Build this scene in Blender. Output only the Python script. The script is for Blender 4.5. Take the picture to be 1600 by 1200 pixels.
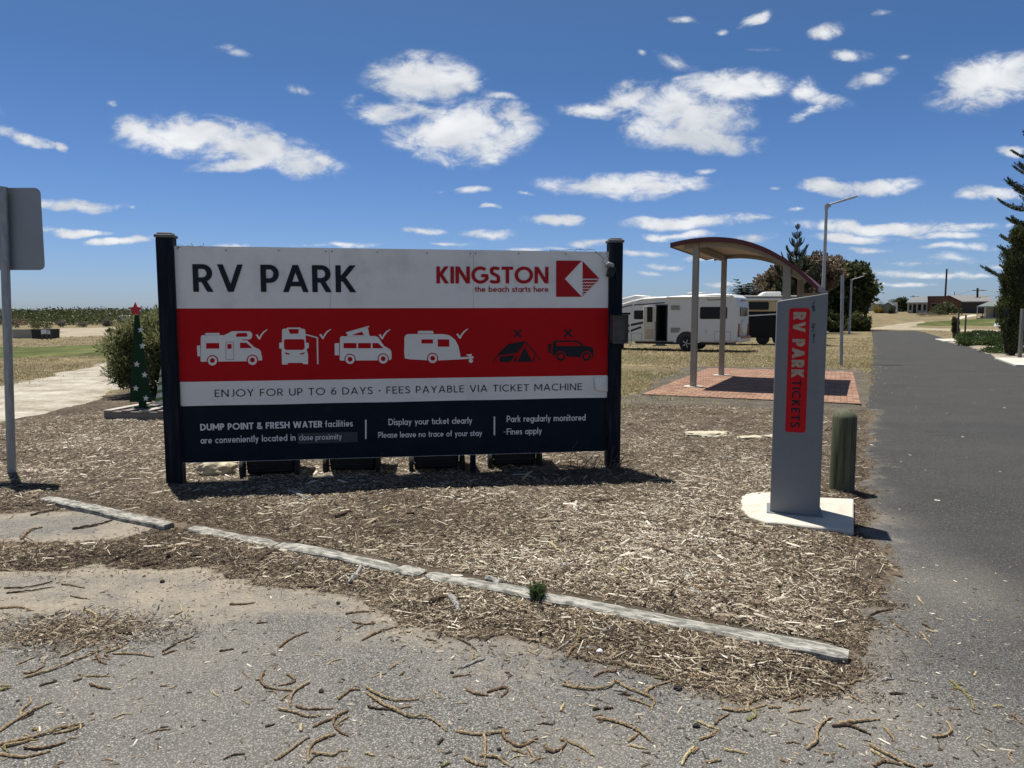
import bpy, math, random
import numpy as np
from mathutils import Vector, Matrix
random.seed(7); rng = np.random.default_rng(11)
R = math.radians
for _o in list(bpy.data.objects): bpy.data.objects.remove(_o)
SC = bpy.context.scene; COL = SC.collection

# ------------------------------------------------------------------ camera
F = 1140.0; PITCH = math.atan(105/F); EYE = 1.6
cam = bpy.data.cameras.new('camera'); cam.sensor_width = 36; cam.lens = 36*F/1600
cam.clip_end = 6000; cam.clip_start = .05
camo = bpy.data.objects.new('camera', cam); COL.objects.link(camo)
camo.location = (0, 0, EYE); camo.rotation_euler = (math.pi/2-PITCH, 0, 0)
SC.camera = camo

# ------------------------------------------------------------------ sky, sun, exposure
SUND = Vector((-.18, .275, 1)).normalized()
SUN_EL = math.asin(SUND.z); SUN_ROT = math.atan2(SUND.x, SUND.y)
sun = bpy.data.lights.new('sun', 'SUN'); sun.energy = 5.0; sun.angle = R(.53); sun.color = (1, .955, .88)
suno = bpy.data.objects.new('sun', sun); COL.objects.link(suno)
suno.rotation_euler = SUND.to_track_quat('Z', 'Y').to_euler(); suno.location = (-20, 30, 60)
SC.view_settings.view_transform = 'Standard'; SC.view_settings.look = 'None'
SC.view_settings.exposure = 0.45; SC.view_settings.gamma = 1
SC.render.engine = 'CYCLES'

SKY = .05
W = bpy.data.worlds.new('World'); SC.world = W; W.use_nodes = True
def build_world():
    nt = W.node_tree; nt.nodes.clear(); N = nt.nodes.new; L = nt.links.new
    out = N('ShaderNodeOutputWorld'); bg = N('ShaderNodeBackground'); bg.inputs[1].default_value = SKY
    L(bg.outputs[0], out.inputs[0])
    sky = N('ShaderNodeTexSky'); sky.sky_type = 'NISHITA'; sky.sun_disc = False
    sky.sun_elevation = SUN_EL; sky.sun_rotation = SUN_ROT
    sky.altitude = 0; sky.air_density = 1.0; sky.dust_density = .5; sky.ozone_density = 2.0
    hsv = N('ShaderNodeHueSaturation'); hsv.inputs['Saturation'].default_value = 1.16; hsv.inputs['Value'].default_value = 1.0
    L(sky.outputs[0], hsv.inputs['Color'])
    W.cycles.sampling_method = 'NONE'
    tc = N('ShaderNodeTexCoord'); sep = N('ShaderNodeSeparateXYZ'); L(tc.outputs['Generated'], sep.inputs[0])
    def M(op, a, b=None, c=None):
        n = N('ShaderNodeMath'); n.operation = op
        for i, v in enumerate((a, b, c)):
            if v is None: continue
            if isinstance(v, (int, float)): n.inputs[i].default_value = v
            else: L(v, n.inputs[i])
        return n.outputs[0]
    # clear maritime air: bluer towards the horizon than the sky model's long light path gives
    tint = N('ShaderNodeValToRGB'); el = tint.color_ramp.elements; L(sep.outputs[2], tint.inputs[0])
    while len(el) < 4: el.new(.5)
    for e, (p, col) in zip(el, ((.0, (.84, 1.06, 1.72)), (.12, (.78, .98, 1.44)), (.30, (.70, .90, 1.17)), (.60, (1, 1, 1)))): e.position = p; e.color = (*col, 1)
    skyc = N('ShaderNodeMix'); skyc.data_type = 'RGBA'; skyc.blend_type = 'MULTIPLY'; skyc.inputs['Factor'].default_value = 1
    L(hsv.outputs[0], skyc.inputs['A']); L(tint.outputs[0], skyc.inputs['B'])
    ay = M('MAXIMUM', M('ABSOLUTE', sep.outputs[1]), .02)
    u = M('DIVIDE', sep.outputs[0], ay); v = M('DIVIDE', sep.outputs[2], ay)
    cmb = N('ShaderNodeCombineXYZ'); L(u, cmb.inputs[0]); L(v, cmb.inputs[1])
    # wobble of the cloud outlines
    def noise(scale, detail, rough, src, dist=0.0):
        n = N('ShaderNodeTexNoise'); n.inputs['Scale'].default_value = scale; n.inputs['Detail'].default_value = detail
        n.inputs['Roughness'].default_value = rough; n.inputs['Distortion'].default_value = dist
        L(src, n.inputs['Vector']); return n
    mp = N('ShaderNodeMapping'); mp.inputs['Scale'].default_value = (1, 1.7, 1); L(cmb.outputs[0], mp.inputs[0])
    n1 = noise(9, 3, .5, mp.outputs[0]); n2 = noise(19, 8, .66, mp.outputs[0], .35); n3 = noise(9, 3, .6, mp.outputs[0], .4)
    vs = N('ShaderNodeVectorMath'); vs.operation = 'SUBTRACT'; L(n1.outputs['Color'], vs.inputs[0]); vs.inputs[1].default_value = (.5, .5, .5)
    vm = N('ShaderNodeVectorMath'); vm.operation = 'SCALE'; L(vs.outputs[0], vm.inputs[0]); vm.inputs['Scale'].default_value = .034
    va = N('ShaderNodeVectorMath'); va.operation = 'ADD'; L(cmb.outputs[0], va.inputs[0]); L(vm.outputs[0], va.inputs[1])
    c, s = math.cos(PITCH), math.sin(PITCH)
    tot = M('MULTIPLY', u, 0.0); src = va.outputs[0]
    for i, (px, py, rx, ry, rot, st) in enumerate(CLOUDS):
        dx, dy = (px-800)/F, (py-600)/F
        dyw = c-dy*s; dz = -s-dy*c; cu, cv = dx/dyw, dz/dyw
        if i % 6 == 5:      # feed the clouds on in small batches (keeps the shader's stack small)
            sq = N('ShaderNodeVectorMath'); sq.operation = 'MULTIPLY_ADD'; L(tot, sq.inputs[0]); sq.inputs[1].default_value = (1e-6, 1e-6, 0); L(va.outputs[0], sq.inputs[2]); src = sq.outputs[0]
        t = math.tan(R(rot)); vec = src
        if abs(rot) > 5:    # slanted clouds: slide v along u
            sk = N('ShaderNodeVectorRotate'); sk.rotation_type = 'Z_AXIS'; sk.inputs['Center'].default_value = (cu, cv, 0); sk.inputs['Angle'].default_value = R(rot); L(src, sk.inputs['Vector']); vec = sk.outputs[0]
        ma = N('ShaderNodeVectorMath'); ma.operation = 'MULTIPLY_ADD'; L(vec, ma.inputs[0]); ma.inputs[1].default_value = (F/rx, F/ry, 0); ma.inputs[2].default_value = (-cu*F/rx, -cv*F/ry, 0)
        ln = N('ShaderNodeVectorMath'); ln.operation = 'LENGTH'; L(ma.outputs[0], ln.inputs[0])
        tot = M('MAXIMUM', tot, M('MULTIPLY_ADD', ln.outputs['Value'], -st, 1.25*st))
    dens = M('ADD', M('MINIMUM', tot, 1.5), M('MULTIPLY', M('SUBTRACT', n2.outputs['Fac'], .48), 2.7))
    gate = N('ShaderNodeMapRange'); gate.interpolation_type = 'SMOOTHSTEP'; L(tot, gate.inputs[0])
    gate.inputs[1].default_value = .0; gate.inputs[2].default_value = .35
    al = N('ShaderNodeMapRange'); al.interpolation_type = 'SMOOTHERSTEP'; L(dens, al.inputs[0])
    al.inputs[1].default_value = -.02; al.inputs[2].default_value = 1.12
    front = M('GREATER_THAN', sep.outputs[2], .0)
    alpha = M('MULTIPLY', M('MULTIPLY', al.outputs[0], gate.outputs[0]), front)
    alpha = M('MULTIPLY', alpha, .97)
    # unseen scattered cloud added overhead and behind, to whiten the fill light
    pz = N('ShaderNodeVectorMath'); pz.operation = 'SCALE'; L(tc.outputs['Generated'], pz.inputs[0]); L(M('DIVIDE', 1, M('MAXIMUM', sep.outputs[2], .06)), pz.inputs['Scale'])
    n4 = noise(1.7, 5, .6, pz.outputs[0]); far = N('ShaderNodeMapRange'); far.interpolation_type = 'SMOOTHSTEP'; L(n4.outputs['Fac'], far.inputs[0]); far.inputs[1].default_value = .54; far.inputs[2].default_value = .66
    hi = N('ShaderNodeMapRange'); L(M('MAXIMUM', M('MULTIPLY', M('LESS_THAN', sep.outputs[1], .35), M('GREATER_THAN', sep.outputs[2], .08)), M('SUBTRACT', M('MULTIPLY', sep.outputs[2], 4), 1.6)), hi.inputs[0])
    alpha = M('MAXIMUM', alpha, M('MULTIPLY', M('MULTIPLY', far.outputs[0], hi.outputs[0]), .95))
    # the bodies of the clouds: white, with thicker grey patches
    sh = N('ShaderNodeMapRange'); L(M('ADD', n3.outputs['Fac'], M('MULTIPLY', dens, .10)), sh.inputs[0])
    sh.inputs[1].default_value = .42; sh.inputs[2].default_value = .78
    cr = N('ShaderNodeMix'); cr.data_type = 'RGBA'; L(sh.outputs[0], cr.inputs['Factor'])
    cr.inputs['A'].default_value = (.45/SKY, .475/SKY, .51/SKY, 1); cr.inputs['B'].default_value = (.68/SKY, .69/SKY, .70/SKY, 1)
    mix = N('ShaderNodeMix'); mix.data_type = 'RGBA'; L(alpha, mix.inputs['Factor'])
    L(skyc.outputs['Result'], mix.inputs['A']); L(cr.outputs['Result'], mix.inputs['B'])
    L(mix.outputs['Result'], bg.inputs[0])
CLOUDS = [(300, 208, 112, 30, 4, 1),(400, 236, 125, 30, 8, 1),(370, 262, 70, 12, 2, 0.9),(212, 196, 42, 20, 10, 0.9),(500, 245, 38, 12, 12, 0.7),(655, 120, 82, 36, 2, 1.1),(720, 124, 40, 20, 8, 0.9),(598, 110, 34, 18, -8, 0.8),(598, 170, 56, 20, 10, 0.8),(640, 165, 40, 14, 0, 0.5),(725, 205, 108, 44, 0, 1.15),(800, 190, 36, 26, 0, 0.8),(780, 152, 30, 9, 10, 0.45),(1070, 178, 100, 52, 0, 1),(1140, 132, 100, 22, -2, 1),(930, 172, 58, 14, 4, 0.75),(1085, 212, 100, 24, 6, 1),(985, 150, 60, 26, -14, 0.7),(1265, 180, 34, 10, -22, 0.75),(1285, 152, 46, 16, 15, 0.6),(1262, 140, 20, 22, 0, 0.5),(1545, 128, 92, 42, -14, 0.95),(1590, 100, 48, 26, -20, 0.8),(975, 286, 126, 20, 0, 1),(930, 288, 80, 14, 0, 0.8),(1100, 269, 18, 6, 5, 0.5),(1290, 292, 48, 15, 0, 1),(1378, 291, 66, 13, 0, 0.9),(1212, 297, 12, 5, 0, 0.6),(1555, 298, 62, 12, -2, 0.9),(1288, 51, 33, 13, -12, 0.8),(1330, 86, 33, 11, -5, 0.75),(1362, 121, 36, 11, -10, 0.75),(1178, 29, 28, 9, -18, 0.7),(1128, 44, 9, 5, 0, 0.5),(1067, 30, 28, 7, -4, 0.55),(1375, 24, 17, 7, -10, 0.45),(1002, 84, 8, 6, 0, 0.45),(1190, 80, 26, 6, 0, 0.28),(1060, 95, 40, 14, 20, 0.28),(1410, 90, 16, 5, 0, 0.35),(35, 212, 52, 10, 14, 0.9),(92, 226, 11, 8, 20, 0.6),(174, 158, 9, 5, 0, 0.5),(360, 80, 36, 10, 18, 0.38),(468, 138, 30, 8, 18, 0.33),(115, 318, 72, 10.3, 3, 0.96),(115, 360, 58, 5.8, 3, 0.84),(192, 375, 58, 6.9, 2, 0.96),(363, 381, 30, 6.9, 0, 0.96),(205, 320, 8, 3.4, 0, 0.48),(742, 298, 32, 8, 3, 0.7),(763, 328, 20, 4.6, 0, 0.72),(657, 361, 36, 6.9, 2, 0.84),(762, 365, 44, 8.0, -3, 0.84),(868, 343, 54, 9.2, 5, 0.96),(820, 303, 16, 4.6, 0, 0.6),(690, 297, 12, 4, 0, 0.4),(1072, 346, 112, 11.5, -2, 1.0),(1060, 367, 66, 8.0, 0, 0.9),(1018, 396, 32, 5.8, 0, 0.84),(1045, 416, 36, 5.8, 0, 0.72),(930, 379, 42, 6.9, 0, 0.84),(985, 397, 24, 5.8, 0, 0.84),(1180, 372, 40, 6.9, 0, 0.72),(1390, 352, 150, 11.5, 2, 1.0),(1330, 371, 62, 9.2, 0, 0.96),(1500, 385, 60, 6.9, 0, 0.72),(1490, 405, 62, 8.0, -2, 0.72),(1360, 391, 34, 5.8, 0, 0.72),(1440, 430, 110, 6.9, 0, 0.54),(1480, 366, 60, 6.9, -4, 0.72),(1540, 350, 50, 8.0, 0, 0.72),(1430, 412, 90, 5.8, 0, 0.54),(1580, 236, 26, 10, 10, 0.6),(1100, 405, 60, 5.8, 0, 0.54),(560, 386, 40, 4.6, 0, 0.6),(840, 388, 50, 4.6, 0, 0.6),(-120, 160, 110, 30, 8, 1),(1120, 440, 60, 3.5, 0, 0.5),(1410, 447, 60, 4, 0, 0.5),(1500, 430, 70, 4, 0, 0.5),(1560, 412, 40, 5, 0, 0.55),(1010, 428, 26, 4, 0, 0.5),(700, 382, 40, 3.5, 0, 0.5),(480, 388, 40, 3, 0, 0.4),(1250, 330, 20, 4, 0, 0.4),(1300, 352, 40, 7, 0, 0.7),(1180, 345, 30, 5, 0, 0.6)]
build_world()

# ------------------------------------------------------------------ geometry helpers
def ray(px, py):
    dx, dy = (px-800)/F, (py-600)/F
    c, s = math.cos(PITCH), math.sin(PITCH)
    return Vector((dx, c-dy*s, -s-dy*c))
def gp(px, py, z=0.0):
    d = ray(px, py); t = (z-EYE)/d.z
    return Vector((d.x*t, d.y*t, z))
def at(px, py, Y):
    d = ray(px, py); t = Y/d.y
    return Vector((d.x*t, Y, EYE+d.z*t))
def sstep(a, b, x):
    t = np.clip((np.asarray(x, float)-a)/(b-a), 0, 1); return t*t*(3-2*t)
def H(x, y):
    x = np.asarray(x, float); y = np.asarray(y, float)
    r = 3.05*sstep(86, 186, y)*sstep(-10, 30, x)
    l = 1.3*sstep(112, 190, y)*(1-sstep(-30, 10, x))
    return r+l
def hz(x, y): return float(H(x, y))
def hit(px, py):
    d = ray(px, py); Y = 2.0; prev = Y
    while Y < 900:
        p = d*(Y/d.y)
        if EYE+p.z <= hz(p.x, p.y): break
        prev = Y; Y *= 1.01
    lo, hi = prev, Y
    for _ in range(30):
        m = (lo+hi)/2; p = d*(m/d.y)
        if EYE+p.z <= hz(p.x, p.y): hi = m
        else: lo = m
    p = d*(hi/d.y); return Vector((p.x, p.y, hz(p.x, p.y)))

def vnoise(x, y, seed=0):
    x = np.asarray(x, float); y = np.asarray(y, float)
    xi = np.floor(x).astype(np.int64); yi = np.floor(y).astype(np.int64)
    fx = x-xi; fy = y-yi; fx = fx*fx*(3-2*fx); fy = fy*fy*(3-2*fy)
    def hsh(a, b):
        n = (a*374761393+b*668265263+seed*974634777) & 0xffffffff
        n = ((n ^ (n >> 13))*1274126177) & 0xffffffff
        return ((n ^ (n >> 16)) & 0xffff)/65535.0
    a = hsh(xi, yi); b = hsh(xi+1, yi); c = hsh(xi, yi+1); d = hsh(xi+1, yi+1)
    return (a*(1-fx)+b*fx)*(1-fy)+(c*(1-fx)+d*fx)*fy
def fbm(x, y, seed=0, o=4):
    v = 0; a = .5; t = 0
    for i in range(o):
        v = v+a*vnoise(x*2**i, y*2**i, seed+i*17); t += a; a *= .5
    return v/t

def mesh_np(name, verts, faces, attrs=None, smooth=False):
    """faces: (M,k) int array, or list of such arrays"""
    me = bpy.data.meshes.new(name); verts = np.asarray(verts, np.float32)
    fl = faces if isinstance(faces, list) else [faces]
    fl = [np.asarray(f, np.int32) for f in fl if len(f)]
    loops = np.concatenate([f.ravel() for f in fl]) if fl else np.zeros(0, np.int32)
    tot = np.concatenate([np.full(len(f), f.shape[1], np.int32) for f in fl]) if fl else np.zeros(0, np.int32)
    st = np.concatenate([[0], np.cumsum(tot)[:-1]]).astype(np.int32) if len(tot) else tot
    me.vertices.add(len(verts)); me.vertices.foreach_set('co', verts.ravel())
    me.loops.add(len(loops)); me.loops.foreach_set('vertex_index', loops)
    me.polygons.add(len(tot)); me.polygons.foreach_set('loop_start', st); me.polygons.foreach_set('loop_total', tot)
    if smooth: me.polygons.foreach_set('use_smooth', np.ones(len(tot), bool))
    for k, a in (attrs or {}).items():
        at_ = me.attributes.new(k, 'FLOAT', 'POINT'); at_.data.foreach_set('value', np.asarray(a, np.float32))
    me.update(calc_edges=True); me.validate(); return me

def add_obj(name, me, mat=None, parent=None, kind=None):
    o = bpy.data.objects.new(name, me); COL.objects.link(o)
    if mat is not None and me is not None:
        for m in (mat if isinstance(mat, (list, tuple)) else [mat]):
            me.materials.append(m)
    if parent is not None: o.parent = parent
    if kind: o['kind'] = kind
    return o
def tag(o, label, cat, group=None):
    o['label'] = label; o['category'] = cat
    if group: o['group'] = group
    return o
def thing(name, label, cat, loc=(0, 0, 0), rz=0, group=None):
    o = bpy.data.objects.new(name, None); COL.objects.link(o)
    o.empty_display_size = .2; o.location = loc; o.rotation_euler = (0, 0, rz)
    return tag(o, label, cat, group)
def copy_tree(o, parent=None):
    c = o.copy(); COL.objects.link(c)
    if parent is not None: c.parent = parent
    for ch in list(o.children): copy_tree(ch, c)
    return c

class MB:
    def __init__(s): s.v = []; s.f = []; s.m = []; s.mi = 0; s.T = None
    def add(s, vs, fs):
        n = len(s.v)
        for v in vs:
            v = Vector(v); s.v.append(tuple(s.T @ v) if s.T else tuple(v))
        for f in fs: s.f.append([i+n for i in f]); s.m.append(s.mi)
    def box(s, c, d, rz=0, rot=None):
        M = rot if rot is not None else Matrix.Rotation(rz, 3, 'Z')
        c = Vector(c); vs = []
        for z in (-1, 1):
            for y in (-1, 1):
                for x in (-1, 1): vs.append(c+M @ Vector((x*d[0]/2, y*d[1]/2, z*d[2]/2)))
        s.add(vs, [(0, 2, 3, 1), (4, 5, 7, 6), (0, 1, 5, 4), (2, 6, 7, 3), (0, 4, 6, 2), (1, 3, 7, 5)])
    def bar(s, a, b, w, t):
        a = Vector(a); b = Vector(b); d = b-a
        q = d.to_track_quat('X', 'Z').to_matrix(); s.box((a+b)/2, (d.length, w, t), rot=q)
    def tube(s, pts, rad, n=8, cap=True):
        pts = [Vector(p) for p in pts]
        if isinstance(rad, (int, float)): rad = [rad]*len(pts)
        vs = []; up = None
        for i, p in enumerate(pts):
            t = (pts[min(i+1, len(pts)-1)]-pts[max(i-1, 0)]).normalized()
            if up is None:
                up = Vector((0, 0, 1)) if abs(t.z) < .9 else Vector((1, 0, 0))
            a = t.cross(up).normalized(); b = a.cross(t); up = b
            for k in range(n):
                an = 2*math.pi*k/n; vs.append(p+(a*math.cos(an)+b*math.sin(an))*rad[i])
        fs = []
        for i in range(len(pts)-1):
            for k in range(n):
                k2 = (k+1) % n; fs.append((i*n+k, i*n+k2, (i+1)*n+k2, (i+1)*n+k))
        if cap: fs.append(tuple(range(n))[::-1]); fs.append(tuple((len(pts)-1)*n+k for k in range(n)))
        s.add(vs, fs)
    def lathe(s, prof, c=(0, 0, 0), n=20, axis='Z'):
        c = Vector(c); vs = []; fs = []
        for (r, z) in prof:
            for k in range(n):
                a = 2*math.pi*k/n; x, y = r*math.cos(a), r*math.sin(a)
                vs.append(c+(Vector((x, y, z)) if axis == 'Z' else Vector((x, z, y)) if axis == 'Y' else Vector((z, x, y))))
        for i in range(len(prof)-1):
            for k in range(n):
                k2 = (k+1) % n; fs.append((i*n+k, i*n+k2, (i+1)*n+k2, (i+1)*n+k))
        if prof[0][0] > 0: fs.append(tuple(range(n))[::-1])
        if prof[-1][0] > 0: fs.append(tuple((len(prof)-1)*n+k for k in range(n)))
        s.add(vs, fs)
    def prism(s, poly, t0, t1, fn):
        """poly of 2-D points; fn(a,b,t)->3-D"""
        n = len(poly)
        vs = [fn(a, b, t0) for a, b in poly]+[fn(a, b, t1) for a, b in poly]
        fs = [tuple(range(n))[::-1], tuple(range(n, 2*n))]
        for i in range(n): j = (i+1) % n; fs.append((i, j, n+j, n+i))
        s.add(vs, fs)
    def build(s, name, mat, parent=None, bevel=0, seg=2, smooth=False, kind=None, ang=35):
        me = bpy.data.meshes.new(name); me.from_pydata(s.v, [], s.f)
        for m in (mat if isinstance(mat, (list, tuple)) else [mat]): me.materials.append(m)
        me.polygons.foreach_set('material_index', s.m)
        if smooth or bevel: me.polygons.foreach_set('use_smooth', np.ones(len(s.f), bool))
        import bmesh
        bm = bmesh.new(); bm.from_mesh(me); bmesh.ops.recalc_face_normals(bm, faces=bm.faces); bm.to_mesh(me); bm.free()
        me.update()
        o = add_obj(name, me, None, parent, kind)
        if bevel:
            b = o.modifiers.new('bevel', 'BEVEL'); b.width = bevel; b.segments = seg; b.limit_method = 'ANGLE'; b.angle_limit = R(ang)
            b.harden_normals = False
        if smooth or bevel: me.set_sharp_from_angle(angle=R(40))
        return o
XZ = lambda a, b, t: (a, t, b)      # poly in x-z, thickness along y
XY = lambda a, b, t: (a, b, t)
YZ = lambda a, b, t: (t, a, b)
def rrect(x0, y0, x1, y1, r, n=4):
    out = []
    for cx, cy, a0 in ((x1-r, y1-r, 0), (x0+r, y1-r, 90), (x0+r, y0+r, 180), (x1-r, y0+r, 270)):
        for k in range(n+1):
            a = R(a0+90*k/n); out.append((cx+r*math.cos(a), cy+r*math.sin(a)))
    return out

# ------------------------------------------------------------------ materials
def new_mat(name):
    m = bpy.data.materials.new(name); m.use_nodes = True
    nt = m.node_tree; b = nt.nodes['Principled BSDF']; return m, nt, b
def coords(nt, kind='Object', scale=(1, 1, 1)):
    tc = nt.nodes.new('ShaderNodeTexCoord'); mp = nt.nodes.new('ShaderNodeMapping')
    mp.inputs['Scale'].default_value = scale
    if kind == 'World':
        g = nt.nodes.new('ShaderNodeNewGeometry'); nt.links.new(g.outputs['Position'], mp.inputs[0])
    else: nt.links.new(tc.outputs[kind], mp.inputs[0])
    return mp.outputs[0]
def nz(nt, vec, scale, detail=4, rough=.55, out='Fac'):
    n = nt.nodes.new('ShaderNodeTexNoise'); n.inputs['Scale'].default_value = scale
    n.inputs['Detail'].default_value = detail; n.inputs['Roughness'].default_value = rough
    nt.links.new(vec, n.inputs['Vector']); return n.outputs[out]
def ramp(nt, fac, stops):
    r = nt.nodes.new('ShaderNodeValToRGB'); el = r.color_ramp.elements
    while len(el) < len(stops): el.new(.5)
    for e, (p, c) in zip(el, stops):
        e.position = p; e.color = (*c, 1) if len(c) == 3 else c
    if fac is not None: nt.links.new(fac, r.inputs[0])
    return r.outputs[0]
def mixc(nt, fac, a, b, mode='MIX'):
    m = nt.nodes.new('ShaderNodeMix'); m.data_type = 'RGBA'; m.blend_type = mode
    for k, v in (('Factor', fac), ('A', a), ('B', b)):
        if isinstance(v, (int, float)): m.inputs[k].default_value = v
        elif isinstance(v, tuple): m.inputs[k].default_value = (*v, 1) if len(v) == 3 else v
        else: nt.links.new(v, m.inputs[k])
    return m.outputs['Result']
def mth(nt, op, a, b=None, c=None, clamp=False):
    n = nt.nodes.new('ShaderNodeMath'); n.operation = op; n.use_clamp = clamp
    for i, v in enumerate((a, b, c)):
        if v is None: continue
        if isinstance(v, (int, float)): n.inputs[i].default_value = v
        else: nt.links.new(v, n.inputs[i])
    return n.outputs[0]
def mrange(nt, v, a, b, c=0., d=1., smooth=True):
    n = nt.nodes.new('ShaderNodeMapRange'); n.interpolation_type = 'SMOOTHSTEP' if smooth else 'LINEAR'
    nt.links.new(v, n.inputs[0])
    for i, x in enumerate((a, b, c, d)): n.inputs[i+1].default_value = x
    return n.outputs[0]
def bump(nt, b, h, strength=.3, dist=.01):
    n = nt.nodes.new('ShaderNodeBump'); n.inputs['Strength'].default_value = strength; n.inputs['Distance'].default_value = dist
    nt.links.new(h, n.inputs['Height']); nt.links.new(n.outputs[0], b.inputs['Normal'])
def attr(nt, name):
    a = nt.nodes.new('ShaderNodeAttribute'); a.attribute_name = name; return a.outputs['Fac']
_mc = {}
def pm(name, c, rough=.6, var=.15, scale=6, metal=0, bmp=0, bscale=60, spec=.5, stretch=(1, 1, 1), dirt=None, dscale=2.5, damt=.5, kind='Object'):
    """plain material with a little wear: base colour varied by noise, optional dirt"""
    if name in _mc: return _mc[name]
    m, nt, b = new_mat(name); v = coords(nt, kind, stretch)
    n = nz(nt, v, scale, 5, .6)
    lo = tuple(x*(1-var) for x in c); hi = tuple(min(1, x*(1+var)) for x in c)
    col = ramp(nt, n, [(.3, lo), (.7, hi)])
    if dirt:
        f = mrange(nt, nz(nt, v, dscale, 7, .68), .5, .72, 0, damt)
        col = mixc(nt, f, col, dirt)
    nt.links.new(col, b.inputs['Base Color'])
    b.inputs['Roughness'].default_value = rough; b.inputs['Metallic'].default_value = metal
    b.inputs['Specular IOR Level'].default_value = spec
    if bmp: bump(nt, b, nz(nt, v, bscale, 5, .6), bmp, .01)
    _mc[name] = m; return m
def leaf_mat(name, stops, rough=.55, trans=.35):
    m, nt, b = new_mat(name); col = ramp(nt, attr(nt, 'tint'), stops)
    nt.links.new(col, b.inputs['Base Color']); b.inputs['Roughness'].default_value = rough; b.inputs['Specular IOR Level'].default_value = .25
    if trans:
        t = nt.nodes.new('ShaderNodeBsdfTranslucent'); nt.links.new(col, t.inputs[0])
        ms = nt.nodes.new('ShaderNodeMixShader'); ms.inputs[0].default_value = trans
        nt.links.new(b.outputs[0], ms.inputs[1]); nt.links.new(t.outputs[0], ms.inputs[2])
        nt.links.new(ms.outputs[0], nt.nodes['Material Output'].inputs[0])
    return m
# ------------------------------------------------------------------ ground, sheet by sheet
def poly_sd(P, poly):
    poly = np.asarray([(p[0], p[1]) for p in poly], float); x, y = P[:, 0], P[:, 1]
    d = np.full(len(P), 1e9); inside = np.zeros(len(P), bool); n = len(poly)
    for i in range(n):
        a, b = poly[i], poly[(i+1) % n]; ab = b-a
        t = np.clip(((x-a[0])*ab[0]+(y-a[1])*ab[1])/max(ab @ ab, 1e-12), 0, 1)
        d = np.minimum(d, np.hypot(x-a[0]-t*ab[0], y-a[1]-t*ab[1]))
        c = ((a[1] > y) != (b[1] > y)); 
        with np.errstate(divide='ignore', invalid='ignore'):
            xi = (b[0]-a[0])*(y-a[1])/(b[1]-a[1])+a[0]
        inside ^= c & (x < xi)
    return np.where(inside, d, -d)
def rag(x, y, amp, freq, seed): return amp*((fbm(x*freq, y*freq, seed, 4)-.5)*2.2)
def pxpoly(pts): return [hit(*p) for p in pts]
def sheet(name, poly, dz, res, mat, amp=.05, freq=2, soft=.1, seed=3, bumpy=0, bfreq=3, attrs=None, ext=None):
    P = np.array([(p[0], p[1]) for p in poly]); lo = P.min(0)-amp-res; hi = P.max(0)+amp+res
    nx = int((hi[0]-lo[0])/res)+2; ny = int((hi[1]-lo[1])/res)+2
    gx, gy = np.meshgrid(lo[0]+res*np.arange(nx), lo[1]+res*np.arange(ny)); x = gx.ravel(); y = gy.ravel()
    sd = poly_sd(np.stack([x, y], 1), poly)+rag(x, y, amp, freq, seed)
    k = np.clip(sd/soft, -1, 1)
    z = H(x, y)+dz*k+np.where(sd < 0, -.03*np.clip(-sd/soft, 0, 1), 0)
    if bumpy: z = z+bumpy*(fbm(x*bfreq, y*bfreq, seed+5, 4)-.35)*np.clip(sd/soft, 0, 1)
    q = (np.arange(ny-1)[:, None]*nx+np.arange(nx-1)[None]).ravel()
    fs = np.stack([q, q+1, q+nx+1, q+nx], 1); ok = (sd[fs] > -soft*.6).any(1); fs = fs[ok]
    used = np.unique(fs); mp = np.full(nx*ny, -1); mp[used] = np.arange(len(used))
    A = {k_: f(x[used], y[used]) for k_, f in (attrs or {}).items()}
    me = mesh_np(name, np.stack([x, y, z], 1)[used], mp[fs], A, smooth=True)
    return add_obj(name, me, mat, kind='structure')

# materials of the ground
def dry_ground_mat():
    m, nt, b = new_mat('dry_grass_ground'); v = coords(nt, 'World')
    base = ramp(nt, nz(nt, v, .35, 6, .65), [(.34, (.13, .105, .07)), (.46, (.22, .18, .105)), (.57, (.33, .27, .15)), (.68, (.19, .18, .085)), (.8, (.26, .215, .135))])
    f = nz(nt, coords(nt, 'World', (1, .35, 1)), 9, 6, .75)
    col = mixc(nt, mrange(nt, f, .35, .68), (.12, .095, .055), base)
    gr = mrange(nt, nz(nt, v, .12, 4, .6), .55, .72, 0, .55)
    col = mixc(nt, gr, col, (.13, .15, .05))
    nt.links.new(col, b.inputs['Base Color']); b.inputs['Roughness'].default_value = .95; b.inputs['Specular IOR Level'].default_value = .1
    bump(nt, b, nz(nt, v, 14, 6, .7), .8, .05); return m
def lawn_mat():
    m, nt, b = new_mat('green_lawn'); v = coords(nt, 'World', (1, .4, 1))
    col = ramp(nt, nz(nt, v, .6, 7, .7), [(.3, (.04, .05, .016)), (.5, (.075, .088, .026)), (.62, (.14, .14, .052)), (.76, (.24, .205, .10))])
    nt.links.new(col, b.inputs['Base Color']); b.inputs['Roughness'].default_value = .9; b.inputs['Specular IOR Level'].default_value = .1
    bump(nt, b, nz(nt, v, 12, 5, .7), .7, .05); return m
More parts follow.
